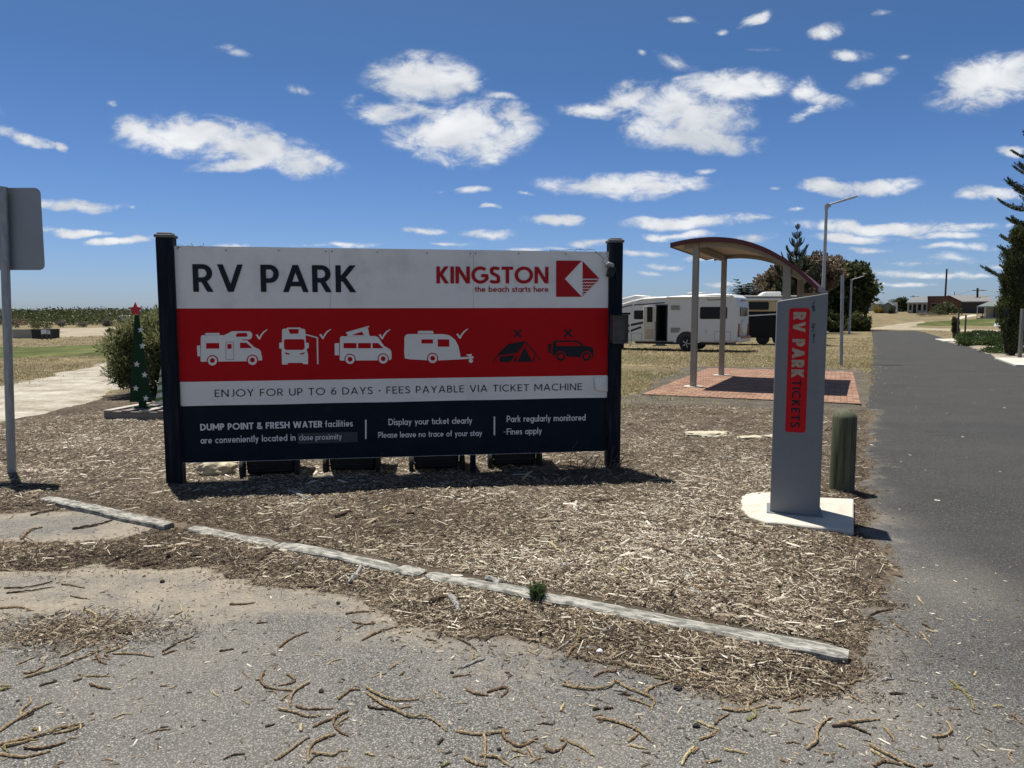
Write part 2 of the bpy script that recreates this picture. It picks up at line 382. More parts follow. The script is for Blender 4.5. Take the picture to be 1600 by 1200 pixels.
def soil_mat(name, stops, sc=2.0, fine=40, speck=None, b_=.6):
    m, nt, b = new_mat(name); v = coords(nt, 'World')
    col = ramp(nt, nz(nt, v, sc, 8, .7), stops)
    f = nz(nt, v, fine, 5, .7); col = mixc(nt, mrange(nt, f, .3, .75, .35, 0), col, (.05, .04, .03))
    if speck:
        vo = nt.nodes.new('ShaderNodeTexVoronoi'); vo.inputs['Scale'].default_value = speck[0]; nt.links.new(v, vo.inputs['Vector'])
        k = mrange(nt, vo.outputs['Distance'], speck[1], speck[1]+.06, 1, 0)
        sel = mth(nt, 'GREATER_THAN', nz(nt, v, speck[0]*.7, 2, .5), .53)
        col = mixc(nt, mth(nt, 'MULTIPLY', k, sel), col, speck[2])
    nt.links.new(col, b.inputs['Base Color']); b.inputs['Roughness'].default_value = .95; b.inputs['Specular IOR Level'].default_value = .1
    bump(nt, b, f, b_, .02); return m
def asphalt_mat():
    m, nt, b = new_mat('asphalt'); v = coords(nt, 'World'); age = attr(nt, 'age'); dust = attr(nt, 'dust'); lit = attr(nt, 'litter')
    vo = nt.nodes.new('ShaderNodeTexVoronoi'); vo.inputs['Scale'].default_value = 160; nt.links.new(v, vo.inputs['Vector'])
    vo2 = nt.nodes.new('ShaderNodeTexVoronoi'); vo2.inputs['Scale'].default_value = 170; nt.links.new(v, vo2.inputs['Vector'])
    sp = nt.nodes.new('ShaderNodeSeparateColor'); nt.links.new(vo.outputs['Color'], sp.inputs[0])
    sp2 = nt.nodes.new('ShaderNodeSeparateColor'); nt.links.new(vo2.outputs['Color'], sp2.inputs[0])
    # exposed stones of the old lot against the darker, closed path
    stone_old = ramp(nt, sp.outputs[0], [(0, (.028, .027, .025)), (.35, (.12, .115, .106)), (.7, (.215, .205, .187)), (.92, (.32, .303, .272)), (1, (.44, .415, .365))])
    gap = mrange(nt, vo.outputs['Distance'], .35, .75)
    old = mixc(nt, gap, stone_old, (.065, .066, .066))
    stone_new = ramp(nt, sp2.outputs[0], [(0, (.016, .016, .0155)), (.6, (.036, .0353, .0333)), (.93, (.061, .0592, .0545)), (1, (.19, .18, .16))])
    col = mixc(nt, age, stone_new, old)
    pat = nz(nt, v, 1.1, 6, .6); col = mixc(nt, mrange(nt, pat, .3, .7, .0, .42), col, mixc(nt, age, (.066, .063, .056), (.22, .20, .165)))
    blot = nz(nt, v, .45, 5, .62); col = mixc(nt, mrange(nt, blot, .5, .66, 0, .5), col, mixc(nt, age, (.035, .035, .036), (.085, .087, .09)))
    dn = mth(nt, 'ADD', dust, mth(nt, 'MULTIPLY', mth(nt, 'SUBTRACT', nz(nt, v, 5, 8, .7), .5), 1.1))
    sand = ramp(nt, nz(nt, v, 45, 5, .75), [(.3, (.17, .14, .10)), (.6, (.34, .295, .225)), (.75, (.42, .37, .29))])
    col = mixc(nt, mrange(nt, dn, .3, .85, 0, .85), col, sand)
    ln = mth(nt, 'ADD', lit, mth(nt, 'MULTIPLY', mth(nt, 'SUBTRACT', nz(nt, v, 12, 8, .75), .5), 1.3))
    duff = ramp(nt, nz(nt, v, 60, 4, .8), [(.3, (.04, .028, .018)), (.55, (.11, .08, .05)), (.72, (.30, .24, .16))])
    col = mixc(nt, mrange(nt, ln, .35, .75, 0, .92), col, duff)
    nt.links.new(col, b.inputs['Base Color']); b.inputs['Roughness'].default_value = .86; b.inputs['Specular IOR Level'].default_value = .25
    h = mth(nt, 'SUBTRACT', 1, vo.outputs['Distance']); bump(nt, b, h, .55, .006); return m

MAT_DRY = dry_ground_mat(); MAT_LAWN = lawn_mat(); MAT_ASPH = asphalt_mat()
MAT_SOIL = soil_mat('mulch_soil', [(.3, (.055, .042, .031)), (.5, (.125, .099, .072)), (.7, (.215, .178, .135))], 2.4, 75, None, 1.0)
MAT_TRACK = soil_mat('limestone_gravel', [(.32, (.22, .19, .14)), (.45, (.36, .325, .255)), (.62, (.52, .485, .41))], 1.3, 9)
MAT_SAND = soil_mat('sandy_ground', [(.3, (.27, .225, .155)), (.5, (.36, .31, .225)), (.75, (.46, .41, .31))], .3, 6)
MAT_DARKSOIL = soil_mat('dark_soil', [(.3, (.07, .06, .05)), (.5, (.11, .098, .08)), (.72, (.2, .17, .125))], 1.5, 30)
MAT_PEBBLE = soil_mat('pebble_bed', [(.3, (.2, .165, .125)), (.5, (.3, .26, .2)), (.72, (.42, .37, .3))], 3, 14, (9, .18, (.6, .56, .48)))
MAT_CONC = pm('concrete', (.5, .47, .41), .85, .12, 5, bmp=.25, bscale=90, dirt=(.26, .215, .155), dscale=2.2, damt=.8, kind='World')

# big ground
def build_ground():
    xs = np.concatenate([-np.geomspace(3500, 80, 30), np.linspace(-78, 98, 110), np.geomspace(100, 3500, 30)])
    ys = np.concatenate([-np.geomspace(2500, 22, 22), np.linspace(-20, 220, 160), np.geomspace(224, 4500, 30)])
    gx, gy = np.meshgrid(xs, ys); x, y = gx.ravel(), gy.ravel(); nx = len(xs)
    z = H(x, y)-.025
    q = (np.arange(len(ys)-1)[:, None]*nx+np.arange(nx-1)[None]).ravel()
    me = mesh_np('ground', np.stack([x, y, z], 1), np.stack([q, q+1, q+nx+1, q+nx], 1), smooth=True)
    add_obj('ground', me, MAT_DRY, kind='structure')
build_ground()

MULCH_PX = [(-250,905),(0,890),(150,885),(300,888),(380,900),(450,912),(520,925),(600,945),(660,965),(740,985),(800,1012),(900,1035),(960,1048),(1060,1068),(1150,1085),(1230,1088),(1290,1072),(1340,1048),(1362,1000),(1368,960),(1392,928),(1402,895),(1378,860),(1353,835),(1352,760),(1354,700),(1358,640),(1230,638),(1000,630),(960,640),(600,640),(300,612),(200,612),(165,620),(100,641),(0,663),(-250,700)]
MULCH = pxpoly(MULCH_PX)
BARE_C = hit(70, 822)          # the patch of bare asphalt inside the bed
LIT_C = hit(118, 985)
def mulch_sd(x, y):
    sd = poly_sd(np.stack([x, y], 1), MULCH)+rag(x, y, .16, 2.6, 21)
    e = (np.hypot((x-BARE_C.x)/1.0, (y-BARE_C.y)/.42)-1)*.42+rag(x, y, .12, 3, 8)
    return np.minimum(sd, e)
EDGE_PX = [(68, 776), (266, 817), (436, 851), (668, 895), (852, 931), (1326, 1022)]
EDGE_L = [gp(*p) for p in EDGE_PX]
def edge_dist(x, y):
    d = np.full(len(x), 9.)
    for a, b_ in zip(EDGE_L[:-1], EDGE_L[1:]):
        ax, ay = b_.x-a.x, b_.y-a.y; t = np.clip(((x-a.x)*ax+(y-a.y)*ay)/(ax*ax+ay*ay), 0, 1); d = np.minimum(d, np.hypot(x-a.x-t*ax, y-a.y-t*ay))
    return d
def mulch_h(x, y):
    z = mulch_h0(x, y); k = 1-sstep(.05, .3, edge_dist(x, y)); return z*(1-k)+np.minimum(z, .018)*k
def mulch_h0(x, y):
    sd = mulch_sd(x, y)
    return -.012+.034*np.clip(sd/.22, 0, 1)+(.035*(fbm(x*1.7, y*1.7, 4, 4)-.45)+.022*(fbm(x*8, y*8, 9, 3)-.5))*np.clip(sd/.5, 0, 1)
def build_mulch():
    P = np.array([(p.x, p.y) for p in MULCH]); res = .05; lo = P.min(0)-.3; hi = P.max(0)+.3
    lo[0] = max(lo[0], -9.0)
    nx = int((hi[0]-lo[0])/res)+2; ny = int((hi[1]-lo[1])/res)+2
    gx, gy = np.meshgrid(lo[0]+res*np.arange(nx), lo[1]+res*np.arange(ny)); x = gx.ravel(); y = gy.ravel()
    z = mulch_h(x, y); sd = mulch_sd(x, y)
    q = (np.arange(ny-1)[:, None]*nx+np.arange(nx-1)[None]).ravel(); fs = np.stack([q, q+1, q+nx+1, q+nx], 1)
    fs = fs[(sd[fs] > -.15).any(1)]; used = np.unique(fs); mp = np.full(nx*ny, -1); mp[used] = np.arange(len(used))
    add_obj('mulch_bed', mesh_np('mulch_bed', np.stack([x, y, z], 1)[used], mp[fs], smooth=True), MAT_SOIL, kind='structure')
build_mulch()

LINE_A, LINE_B = gp(1385, 880), gp(1640, 1150)
def age_f(x, y):
    dx, dy = LINE_B.x-LINE_A.x, LINE_B.y-LINE_A.y; L = math.hypot(dx, dy)
    s = ((x-LINE_A.x)*dy-(y-LINE_A.y)*dx)/L      # >0: right of the line
    return sstep(-.9, .7, s+rag(x, y, .4, 1.5, 5))
def dust_f(x, y):
    sd = mulch_sd(x, y)
    d = np.exp(-np.clip(-sd-.05, 0, 9)/.38)*.85
    left = 1-.75*sstep(-2.2, 1.2, x)
    d = np.maximum(d*(.35+.65*left), .75*np.exp(-((y-gp(200, 935).y)/.5)**2)*left)
    e = np.hypot((x-BARE_C.x)/1.2, (y-BARE_C.y)/.5)
    return np.clip(np.maximum(d, .55*np.exp(-e*e))*(.6+.8*fbm(x*1.3, y*1.3, 3, 3)), 0, 1)
def litter_f(x, y):
    e = np.hypot((x-LIT_C.x)/.40, (y-LIT_C.y)/.17); sd = mulch_sd(x, y)
    return np.maximum(.9*np.exp(-e**2), .75*np.exp(-np.clip(-sd, 0, 5)/.10))
AT = {'age': age_f, 'dust': dust_f, 'litter': litter_f}
sheet('car_park', [(-13, -9), (7.5, -9), (7.5, 4.2), (4.4, 6.8), (3.5, 7.2), (-13, 7.2)], .0, .09, MAT_ASPH, amp=.0, soft=.05, attrs=AT)
pl = pxpoly([(1335, 900), (1345, 830), (1350, 760), (1352, 700), (1358, 620), (1364, 560), (1366, 535), (1363, 517)])
pr = pxpoly([(1430, 516.5), (1444, 519), (1480, 530), (1520, 542), (1600, 572)])
eu = Vector((.436, .9, 0)).normalized()
path_poly = pl+pr+[pr[-1]-eu*17, pr[-1]-eu*24, Vector((2.6, 2.2, 0))]
sheet('path', path_poly, .007, .12, MAT_ASPH, amp=.05, freq=3, soft=.08, attrs=AT)

BARE = pxpoly([(960,622),(1010,607),(1085,572),(1108,573),(1350,576),(1358,645),(1200,648),(1090,640),(985,634)])
sheet('bare_soil', BARE, .004, .15, MAT_DARKSOIL, amp=.5, freq=.8, soft=.3)
sheet('gravel_track', pxpoly([(-420,735),(0,655),(100,637),(165,615),(230,600),(330,595),(700,560),(700,540),(330,548),(200,562),(165,570),(110,580),(62,593),(0,606),(-420,640)]), .012, .25, MAT_TRACK, amp=.7, freq=.5, soft=.4, bumpy=.03)
sheet('green_lawn', pxpoly([(-300,541),(0,543),(62,543),(100,540.5),(165,539),(400,537),(400,554),(165,555),(60,557),(-300,559)]), .05, .5, MAT_LAWN, amp=1.6, freq=.22, soft=.8)
sheet('sand_clearing', pxpoly([(84,513),(165,512),(420,511),(420,523),(165,524),(100,527),(84,526)]), .06, .8, MAT_SAND, amp=3, freq=.1, soft=2)
sheet('green_lawn', pxpoly([(1428,507),(1455,503),(1500,500),(1548,497.5),(1680,497.5),(1680,508.5),(1560,508.5),(1440,508.5)]), .06, .6, MAT_LAWN, amp=1.2, freq=.15, soft=1)
sheet('footpath', pxpoly([(1484,498.2),(1500,495.2),(1513,492.8),(1526,491.7),(1526,493.2),(1516,494.6),(1500,498.2)]), .16, .4, MAT_CONC, amp=.1, soft=.5)
sheet('dirt_track', pxpoly([(1362,513),(1400,507),(1442,502),(1440,505),(1415,510.5),(1450,513),(1560,515.5),(1700,516),(1700,518.5),(1560,518),(1440,515.5)]), .05, .5, MAT_SAND, amp=1.0, freq=.2, soft=.8)
sheet('garden_bed', pxpoly([(1463,531),(1500,527),(1545,528),(1680,533),(1680,566),(1600,570),(1590,567),(1555,558),(1520,543)]), .03, .15, MAT_PEBBLE, amp=.35, freq=1, soft=.3, bumpy=.08, bfreq=1.2)
def slab(name, px, t, mat, amp=0):
    m = MB(); P = pxpoly(px); m.prism([(p.x, p.y) for p in P], hz(P[0].x, P[0].y)-.1, hz(P[0].x, P[0].y)+t, XY)
    return m.build(name, mat, None, .01, 1, kind='structure')
slab('pavement', [(1461,530.3),(1497,530.3),(1493,534),(1476,534)], .05, MAT_CONC)
slab('pavement', [(1554,561),(1690,561),(1690,576),(1586,572.5)], .06, MAT_CONC)

# wood chips of the bed, dry bits on the lot: nobody could count them
def ridge_chips(name, x, y, z, L, Wd, T, yaw, tilt, roll, tint, mat):
    n = len(x); base = np.array([[-.5, -.5, 0], [.5, -.5, 0], [.5, .5, 0], [-.5, .5, 0], [-.42, 0, 1], [.42, 0, 1]])
    V = base[None]*np.stack([L, Wd, T], 1)[:, None, :]
    V[:, :, 1] += (rng.random((n, 1))-.5)*.35*np.abs(V[:, :, 0])*np.sign(V[:, :, 0])   # skew
    cr, sr = np.cos(roll)[:, None], np.sin(roll)[:, None]; Y = V[:, :, 1]*cr-V[:, :, 2]*sr; Z = V[:, :, 1]*sr+V[:, :, 2]*cr
    ct, st = np.cos(tilt)[:, None], np.sin(tilt)[:, None]; X = V[:, :, 0]*ct-Z*st; Z = V[:, :, 0]*st+Z*ct
    cy, sy = np.cos(yaw)[:, None], np.sin(yaw)[:, None]; X, Y = X*cy-Y*sy, X*sy+Y*cy
    V = np.stack([X+x[:, None], Y+y[:, None], Z+z[:, None]], 2).reshape(-1, 3)
    o = (np.arange(n)*6)[:, None]
    q = np.concatenate([o+np.array([[0, 1, 5, 4]]), o+np.array([[2, 3, 4, 5]])]); t = np.concatenate([o+np.array([[1, 2, 5]]), o+np.array([[3, 0, 4]])])
    me = mesh_np(name, V, [q, t], {'tint': np.repeat(tint, 6)})
    return add_obj(name, me, mat, kind='stuff')
m, nt, b = new_mat('wood_chips')
c = ramp(nt, attr(nt, 'tint'), [(0, (.025, .019, .015)), (.25, (.07, .052, .037)), (.48, (.155, .119, .08)), (.68, (.285, .24, .172)), (.85, (.47, .42, .332)), (1, (.66, .615, .52))])
nt.links.new(c, b.inputs['Base Color']); b.inputs['Roughness'].default_value = .9; b.inputs['Specular IOR Level'].default_value = .15
MAT_CHIP = m
def scatter_px(n, x0, x1, y0, y1):
    px = x0+(x1-x0)*rng.random(n); py = y0+(y1-y0)*rng.random(n)
    dx, dy = (px-800)/F, (py-600)/F; c, s = math.cos(PITCH), math.sin(PITCH)
    d0, d1, d2 = dx, c-dy*s, -s-dy*c; t = -EYE/d2
    return d0*t, d1*t
def build_chips():
    x1, y1 = scatter_px(290000, -60, 1420, 625, 1100)
    x2 = -7+rng.random(120000)*11; y2 = 3+rng.random(120000)*11
    x = np.concatenate([x1, x2]); y = np.concatenate([y1, y2])
    sd = mulch_sd(x, y); keep = (sd > -.03) | ((sd > -.35) & (rng.random(len(x)) < .10*np.exp(sd/.12)))
    keep &= (fbm(x*.9, y*.9, 31, 3)+.35*rng.random(len(x)) > .47)
    keep &= ~((edge_dist(x, y) < .055) & (rng.random(len(x)) < .97))
    lit = np.exp(-(np.hypot((x-LIT_C.x)/.40, (y-LIT_C.y)/.17))**2) > rng.random(len(x))*1.2
    keep |= lit
    x, y = x[keep], y[keep]; n = len(x); sd = mulch_sd(x, y)
    fine = rng.random(n) < .5
    edge = np.exp(-np.clip(sd, 0, 9)/.5)          # the front strip: finer, browner needles
    fine |= rng.random(n) < edge*.8
    L = np.where(fine, .012+.028*rng.random(n), np.clip(rng.lognormal(-3.85, .62, n), .008, .13))
    Wd = np.where(fine, .0018+.002*rng.random(n), L*(.05+.10*rng.random(n))); T = Wd*(.35+.6*rng.random(n))
    g = fbm(x*1.1, y*1.1, 77, 3)
    tint = np.clip(rng.beta(1.2, 1.2, n)*.98+.55*(g-.49)-.24*edge, 0, 1)
    z = np.where(sd > -.01, mulch_h(x, y), 0.0)+.001+rng.random(n)*.010
    z = np.maximum(z, .001)
    ridge_chips('wood_chips', x, y, z, L, Wd, T+.001, rng.random(n)*6.283, rng.normal(0, .24, n), rng.normal(0, .5, n), tint, MAT_CHIP)
build_chips()
def build_slivers():      # longer pale twigs and splinters lying on the bed
    x, y = scatter_px(5200, -60, 1400, 640, 1090); sd = mulch_sd(x, y); k = (sd > .0) & (edge_dist(x, y) > .08); x, y = x[k], y[k]; n = len(x)
    L = np.clip(rng.lognormal(-2.7, .45, n), .03, .24); Wd = .002+.0035*rng.random(n)
    ridge_chips('twig_litter', x, y, mulch_h(x, y)+.006+.008*rng.random(n), L, Wd, Wd*.9, rng.random(n)*6.283, rng.normal(0, .10, n), rng.normal(0, .3, n), np.clip(np.where(rng.random(n) < .3, .05+.2*rng.random(n), .5+.5*rng.random(n)), 0, 1), MAT_CHIP)
build_slivers()
def build_bits():
    x, y = scatter_px(9000, -80, 1680, 880, 1260); sd = mulch_sd(x, y)
    k = (sd < -.05) & (rng.random(len(x)) < .12+.8*np.exp(sd/.5)); x, y = x[k], y[k]; n = len(x)
    L = np.clip(rng.lognormal(-4.4, .5, n), .004, .05); Wd = np.clip(L*.3, .0015, .006)
    ridge_chips('dry_litter', x, y, np.full(n, .002)+np.where((x > 2.4), .006, 0), L, Wd, Wd*.7, rng.random(n)*6.283, rng.normal(0, .05, n), rng.normal(0, .2, n), np.clip(rng.beta(1.6, 1.6, n), 0, 1), MAT_CHIP)
    # on the path, sparser and paler
    x = rng.uniform(2.8, 15, 2600); y = rng.uniform(3, 26, 2600); sd = poly_sd(np.stack([x, y], 1), path_poly); k = (sd > .05) & (rng.random(len(x)) < .10+.6*np.exp(-sd/.4)); x, y = x[k], y[k]; n = len(x)
    L = np.clip(rng.lognormal(-3.9, .6, n), .006, .09); Wd = np.clip(L*.2, .002, .012)
    ridge_chips('dry_litter', x, y, np.full(n, .009), L, Wd, Wd*.6, rng.random(n)*6.283, np.zeros(n), np.zeros(n), np.clip(.35+.65*rng.random(n), 0, 1), MAT_CHIP)
build_bits()

# grass: dry tufts round the shelter and out to the vans
MAT_STRAW = leaf_mat('straw_blades', [(0, (.10, .08, .042)), (.35, (.23, .185, .10)), (.68, (.39, .33, .185)), (.88, (.17, .175, .07)), (1, (.10, .12, .04))], .7, .25)
PAV_C = [hit(1003, 617.5), hit(1345, 632), hit(1342, 580), hit(1100, 578)]
def build_grass():
    x1, y1 = scatter_px(30000, 940, 1370, 528, 655); x2, y2 = scatter_px(9000, -60, 300, 524, 612)
    x3, y3 = scatter_px(3500, 1355, 1650, 504, 532)
    x = np.concatenate([x1, x2, x3]); y = np.concatenate([y1, y2, y3])
    P = np.stack([x, y], 1)
    k = (poly_sd(P, PAV_C) < -.02) & (poly_sd(P, path_poly) < .12) & (y < 90)
    sdm = mulch_sd(x, y); k &= (sdm < -.1) | (rng.random(len(x)) < .35*np.exp(-np.clip(sdm, 0, 9)/.5))
    k &= fbm(x*.5, y*.5, 41, 4)+.3*rng.random(len(x)) > .56
    trk = poly_sd(P, pxpoly([(-420,735),(0,655),(100,637),(165,615),(230,600),(330,595),(700,560),(700,540),(330,548),(200,562),(165,570),(110,580),(62,593),(0,606),(-420,640)]))
    k &= (trk < -.1) | (rng.random(len(x)) < .25*np.exp(-np.clip(trk, 0, 9)/.4))
    k &= (poly_sd(P, BARE) < -.1) | (rng.random(len(x)) < .12)
    x, y = x[k], y[k]; nb = 5; n = len(x)*nb
    x = np.repeat(x, nb)+rng.normal(0, .05, n); y = np.repeat(y, nb)+rng.normal(0, .05, n)
    g = fbm(x*.35, y*.35, 91, 3)
    h = (.02+.055*rng.random(n))*(.5+g); a = rng.random(n)*6.283; ln = h*(.4+1.2*rng.random(n)); w = .004+.004*rng.random(n)+.0003*y
    z = H(x, y)-.025
    dx, dy = np.cos(a), np.sin(a)
    V = np.stack([np.stack([x-dy*w, y+dx*w, z], 1), np.stack([x+dy*w, y-dx*w, z], 1), np.stack([x+dx*ln, y+dy*ln, z+h], 1)], 1).reshape(-1, 3)
    t = np.clip(.2+.5*rng.random(n)+1.5*np.clip(g-.52, 0, 1)*(rng.random(n) < .75), 0, 1)
    add_obj('dry_grass', mesh_np('dry_grass', V, np.arange(n*3).reshape(-1, 3), {'tint': np.repeat(t, 3)}), MAT_STRAW, kind='stuff')
build_grass()
# ------------------------------------------------------------------ a geometric sans lettering, drawn stroke by stroke
def arc(cx, cy, rx, ry, a0, a1, n=None):
    n = n or max(5, int(abs(a1-a0)/12))
    return [(cx+rx*math.cos(R(a0+(a1-a0)*i/n)), cy+ry*math.sin(R(a0+(a1-a0)*i/n))) for i in range(n+1)]
def cr(pts, n=6):
    out = []; P = [pts[0]]+list(pts)+[pts[-1]]
    for i in range(1, len(P)-2):
        for k in range(n):
            t = k/n; out.append(tuple(.5*((2*P[i][j])+(-P[i-1][j]+P[i+1][j])*t+(2*P[i-1][j]-5*P[i][j]+4*P[i+1][j]-P[i+2][j])*t*t+(-P[i-1][j]+3*P[i][j]-3*P[i+1][j]+P[i+2][j])*t**3) for j in range(len(pts[0]))))
    out.append(tuple(pts[-1])); return out
def glyph(ch, w):
    """-> advance, strokes; ('p', points, closed) constant width, ('d', x0,y0,x1,y1) diagonal cut level at both ends"""
    h = w/2; t = 1-h; X = .66; xt = X-h; p = lambda *a: ('p', list(a), False); pl_ = lambda l, c=False: ('p', l, c); d = lambda *a: ('d',)+a
    k = h*1.08; D = -.27
    ov = lambda cx, cy, rx, ry: ('p', arc(cx, cy, rx-h, ry-h, 0, 360, 32)[:-1], True)
    if ch == 'A': return .80, [d(k, 0, .40, 1), d(.80-k, 0, .40, 1), p((.17, .30), (.63, .30))]
    if ch == 'B': return .58, [p((h, 0), (h, 1)), pl_([(h, t), (.28, t)]+arc(.28, .76, .25-h, .24-h, 90, -90)+[(h, .52+h*.0)]), pl_([(.28, .52)]+arc(.30, .26+h*.5, .28-h, .26-h*.5, 90, -90)+[(h, h)])]
    if ch == 'C': return .80, [pl_(arc(.48, .5, .48-h, .51-h, 48, 312, 26))]
    if ch == 'D': return .76, [pl_([(h, h), (h, t), (.28, t)]+arc(.28, .5, .48-h, .5-h, 90, -90, 18)[1:]+[(.28, h)], True)]
    if ch == 'E': return .53, [p((.53, t), (h, t), (h, h), (.53, h)), p((h, .52), (.48, .52))]
    if ch == 'F': return .50, [p((.50, t), (h, t), (h, 0)), p((h, .5), (.45, .5))]
    if ch == 'G': return .90, [pl_(arc(.48, .5, .48-h, .51-h, 48, 335, 28)+[(.90-h, .46), (.52, .46)])]
    if ch == 'H': return .72, [p((h, 0), (h, 1)), p((.72-h, 0), (.72-h, 1)), p((h, .51), (.72-h, .51))]
    if ch == 'I': return w, [p((h, 0), (h, 1))]
    if ch == 'J': return .42, [pl_([(.42-h, 1), (.42-h, .26)]+arc(.42-h-.20, .26, .20, .26-h, 0, -100))]
    if ch == 'K': return .66, [p((h, 0), (h, 1)), d(w*.7, .40, .66-k*1.3, 1), d(.24, .53, .67-k*1.3, 0)]
    if ch == 'L': return .48, [p((h, 1), (h, h), (.48, h))]
    if ch == 'M': return .92, [p((h, 0), (h, 1)), p((.92-h, 0), (.92-h, 1)), d(k, 1, .46, .24), d(.92-k, 1, .46, .24)]
    if ch == 'N': return .76, [p((h, 0), (h, 1)), p((.76-h, 0), (.76-h, 1)), d(k, 1, .76-k, 0)]
    if ch == 'O': return 1.0, [ov(.5, .5, .5, .51)]
    if ch == 'P': return .56, [p((h, 0), (h, 1)), pl_([(h, t), (.28, t)]+arc(.28, (t+.42)/2, .28-h, (t-.42)/2, 90, -90)+[(h, .42)])]
    if ch == 'R': return .62, [p((h, 0), (h, 1)), pl_([(h, t), (.29, t)]+arc(.29, (t+.44)/2, .29-h, (t-.44)/2, 90, -90)+[(h, .44)]), d(.30, .44, .62-k*1.2, 0)]
    if ch == 'S': return .56, [pl_(cr([(.52-h*.3, .84), (.42, .96-h*.7), (.29, t+.01), (.14, .96-h*.8), (h+.01, .77), (.13, .62), (.28, .525), (.44, .41), (.56-h-.005, .25), (.45, .06+h*.6), (.28, h-.01), (.12, .06+h*.5), (h*.6, .18)], 5))]
    if ch == 'T': return .62, [p((0, t), (.62, t)), p((.31, 0), (.31, 1))]
    if ch == 'U': return .70, [pl_([(h, 1), (h, .35)]+arc(.35, .35, .35-h, .36-h, 180, 360)+[(.70-h, 1)])]
    if ch == 'V': return .78, [d(k, 1, .39, 0), d(.78-k, 1, .39, 0)]
    if ch == 'W': return 1.16, [d(k, 1, .32, 0), d(.58, 1, .32, 0), d(.58, 1, .84, 0), d(1.16-k, 1, .84, 0)]
    if ch == 'Y': return .70, [d(k, 1, .35, .42), d(.70-k, 1, .35, .42), p((.35, 0), (.35, .48))]
    if ch == '6': return .58, [ov(.29, .31, .29, .32), pl_(cr([(.43, 1.0), (.26, .80), (.10+h*.3, .55), (h, .33)]))]
    if ch == '&': return .74, [pl_(cr([(.72, 0.02), (.34, .46), (.17, .70), (.20, .90), (.33, t), (.46, .88), (.44, .70), (.20, .50), (h, .27), (.14, .06+h*.5), (.31, h), (.50, .12), (.64, .42)]))]
    if ch == '•': return .24, [('p', arc(.12, .45, .045, .045, 0, 360, 12)[:-1], True), p((.06, .45), (.18, .45))]
    if ch == '-': return .30, [p((0, .42), (.30, .42))]
    if ch == ' ': return .30, []
    # lower case
    r = X/2+.005; bw = .58
    bowl = ov(.29, X/2, .29, r)
    if ch == 'a': return bw, [bowl, p((bw-h, 0), (bw-h, X))]
    if ch == 'b': return bw, [bowl, p((h, 0), (h, 1.02))]
    if ch == 'c': return .46, [pl_(arc(.29, X/2, .29-h, r-h, 50, 310, 18))]
    if ch == 'd': return bw, [bowl, p((bw-h, 0), (bw-h, 1.02))]
    if ch == 'e': return .57, [pl_([(h*1.2, X/2-.02), (.57-h, X/2-.02)]+arc(.285, X/2, .285-h, r-h, 0, 318, 22))]
    if ch == 'f': return .33, [pl_([(.13+h*.3, 0), (.13+h*.3, .84)]+arc(.27, .84, .14-h*.3, .18-h, 180, 80)), p((0, xt), (.31, xt))]
    if ch == 'g': return bw, [bowl, pl_([(bw-h, X), (bw-h, -.03)]+arc(.29, -.03, .29-h, .24-h, 0, -140))]
    if ch == 'h': return .52, [p((h, 0), (h, 1.02)), pl_([(h, .40)]+arc(.26, .40, .26-h, X-.40-h, 180, 0)+[(.52-h, 0)])]
    if ch == 'i': return w*1.15, [p((w*.575, 0), (w*.575, X)), p((w*.575, .82), (w*.575, .82+w*1.2))]
    if ch == 'ı': return w, [p((h, 0), (h, X))]
    if ch == 'k': return .50, [p((h, 0), (h, 1.02)), d(w*.7, .27, .49-k*1.3, X), d(.20, .36, .51-k*1.3, 0)]
    if ch == 'l': return w, [p((h, 0), (h, 1.02))]
    if ch == 'm': return .86, [p((h, 0), (h, X)), pl_([(h, .40)]+arc(.24, .40, .24-h, X-.40-h, 180, 0)+[(.48-h, 0)]), pl_([(.48-h, .40)]+arc((.48-w+.86)/2, .40, (.86-.48)/2, X-.40-h, 180, 0)+[(.86-h, 0)])]
    if ch == 'n': return .52, [p((h, 0), (h, X)), pl_([(h, .40)]+arc(.26, .40, .26-h, X-.40-h, 180, 0)+[(.52-h, 0)])]
    if ch == 'o': return .60, [ov(.30, X/2, .30, r)]
    if ch == 'p': return bw, [bowl, p((h, D), (h, X))]
    if ch == 'r': return .34, [p((h, 0), (h, X)), pl_([(h, .38)]+arc(.27, .38, .27-h, X-.38-h, 180, 70))]
    if ch == 's': return .40, [pl_(cr([(.37, .54), (.29, X-h-.01), (.20, X-h+.005), (.08, .56), (h, .47), (.11, .385), (.21, .345), (.32, .28), (.40-h, .175), (.31, .06+h*.3), (.20, h-.005), (.09, .05+h*.3), (.02, .125)], 4))]
    if ch == 't': return .33, [pl_([(.14, .88), (.14, .16)]+arc(.26, .16, .12, .16-h, 180, 285)), p((0, xt), (.31, xt))]
    if ch == 'u': return .52, [pl_([(h, X), (h, .26)]+arc(.26, .26, .26-h, .265-h, 180, 360)), p((.52-h, 0), (.52-h, X))]
    if ch == 'v': return .52, [d(k, X, .26, 0), d(.52-k, X, .26, 0)]
    if ch == 'x': return .50, [d(k, X, .50-k, 0), d(.50-k, X, k, 0)]
    if ch == 'y': return .52, [d(k, X, .27, 0), d(.52-k, X, .14, D)]
    return .4, []
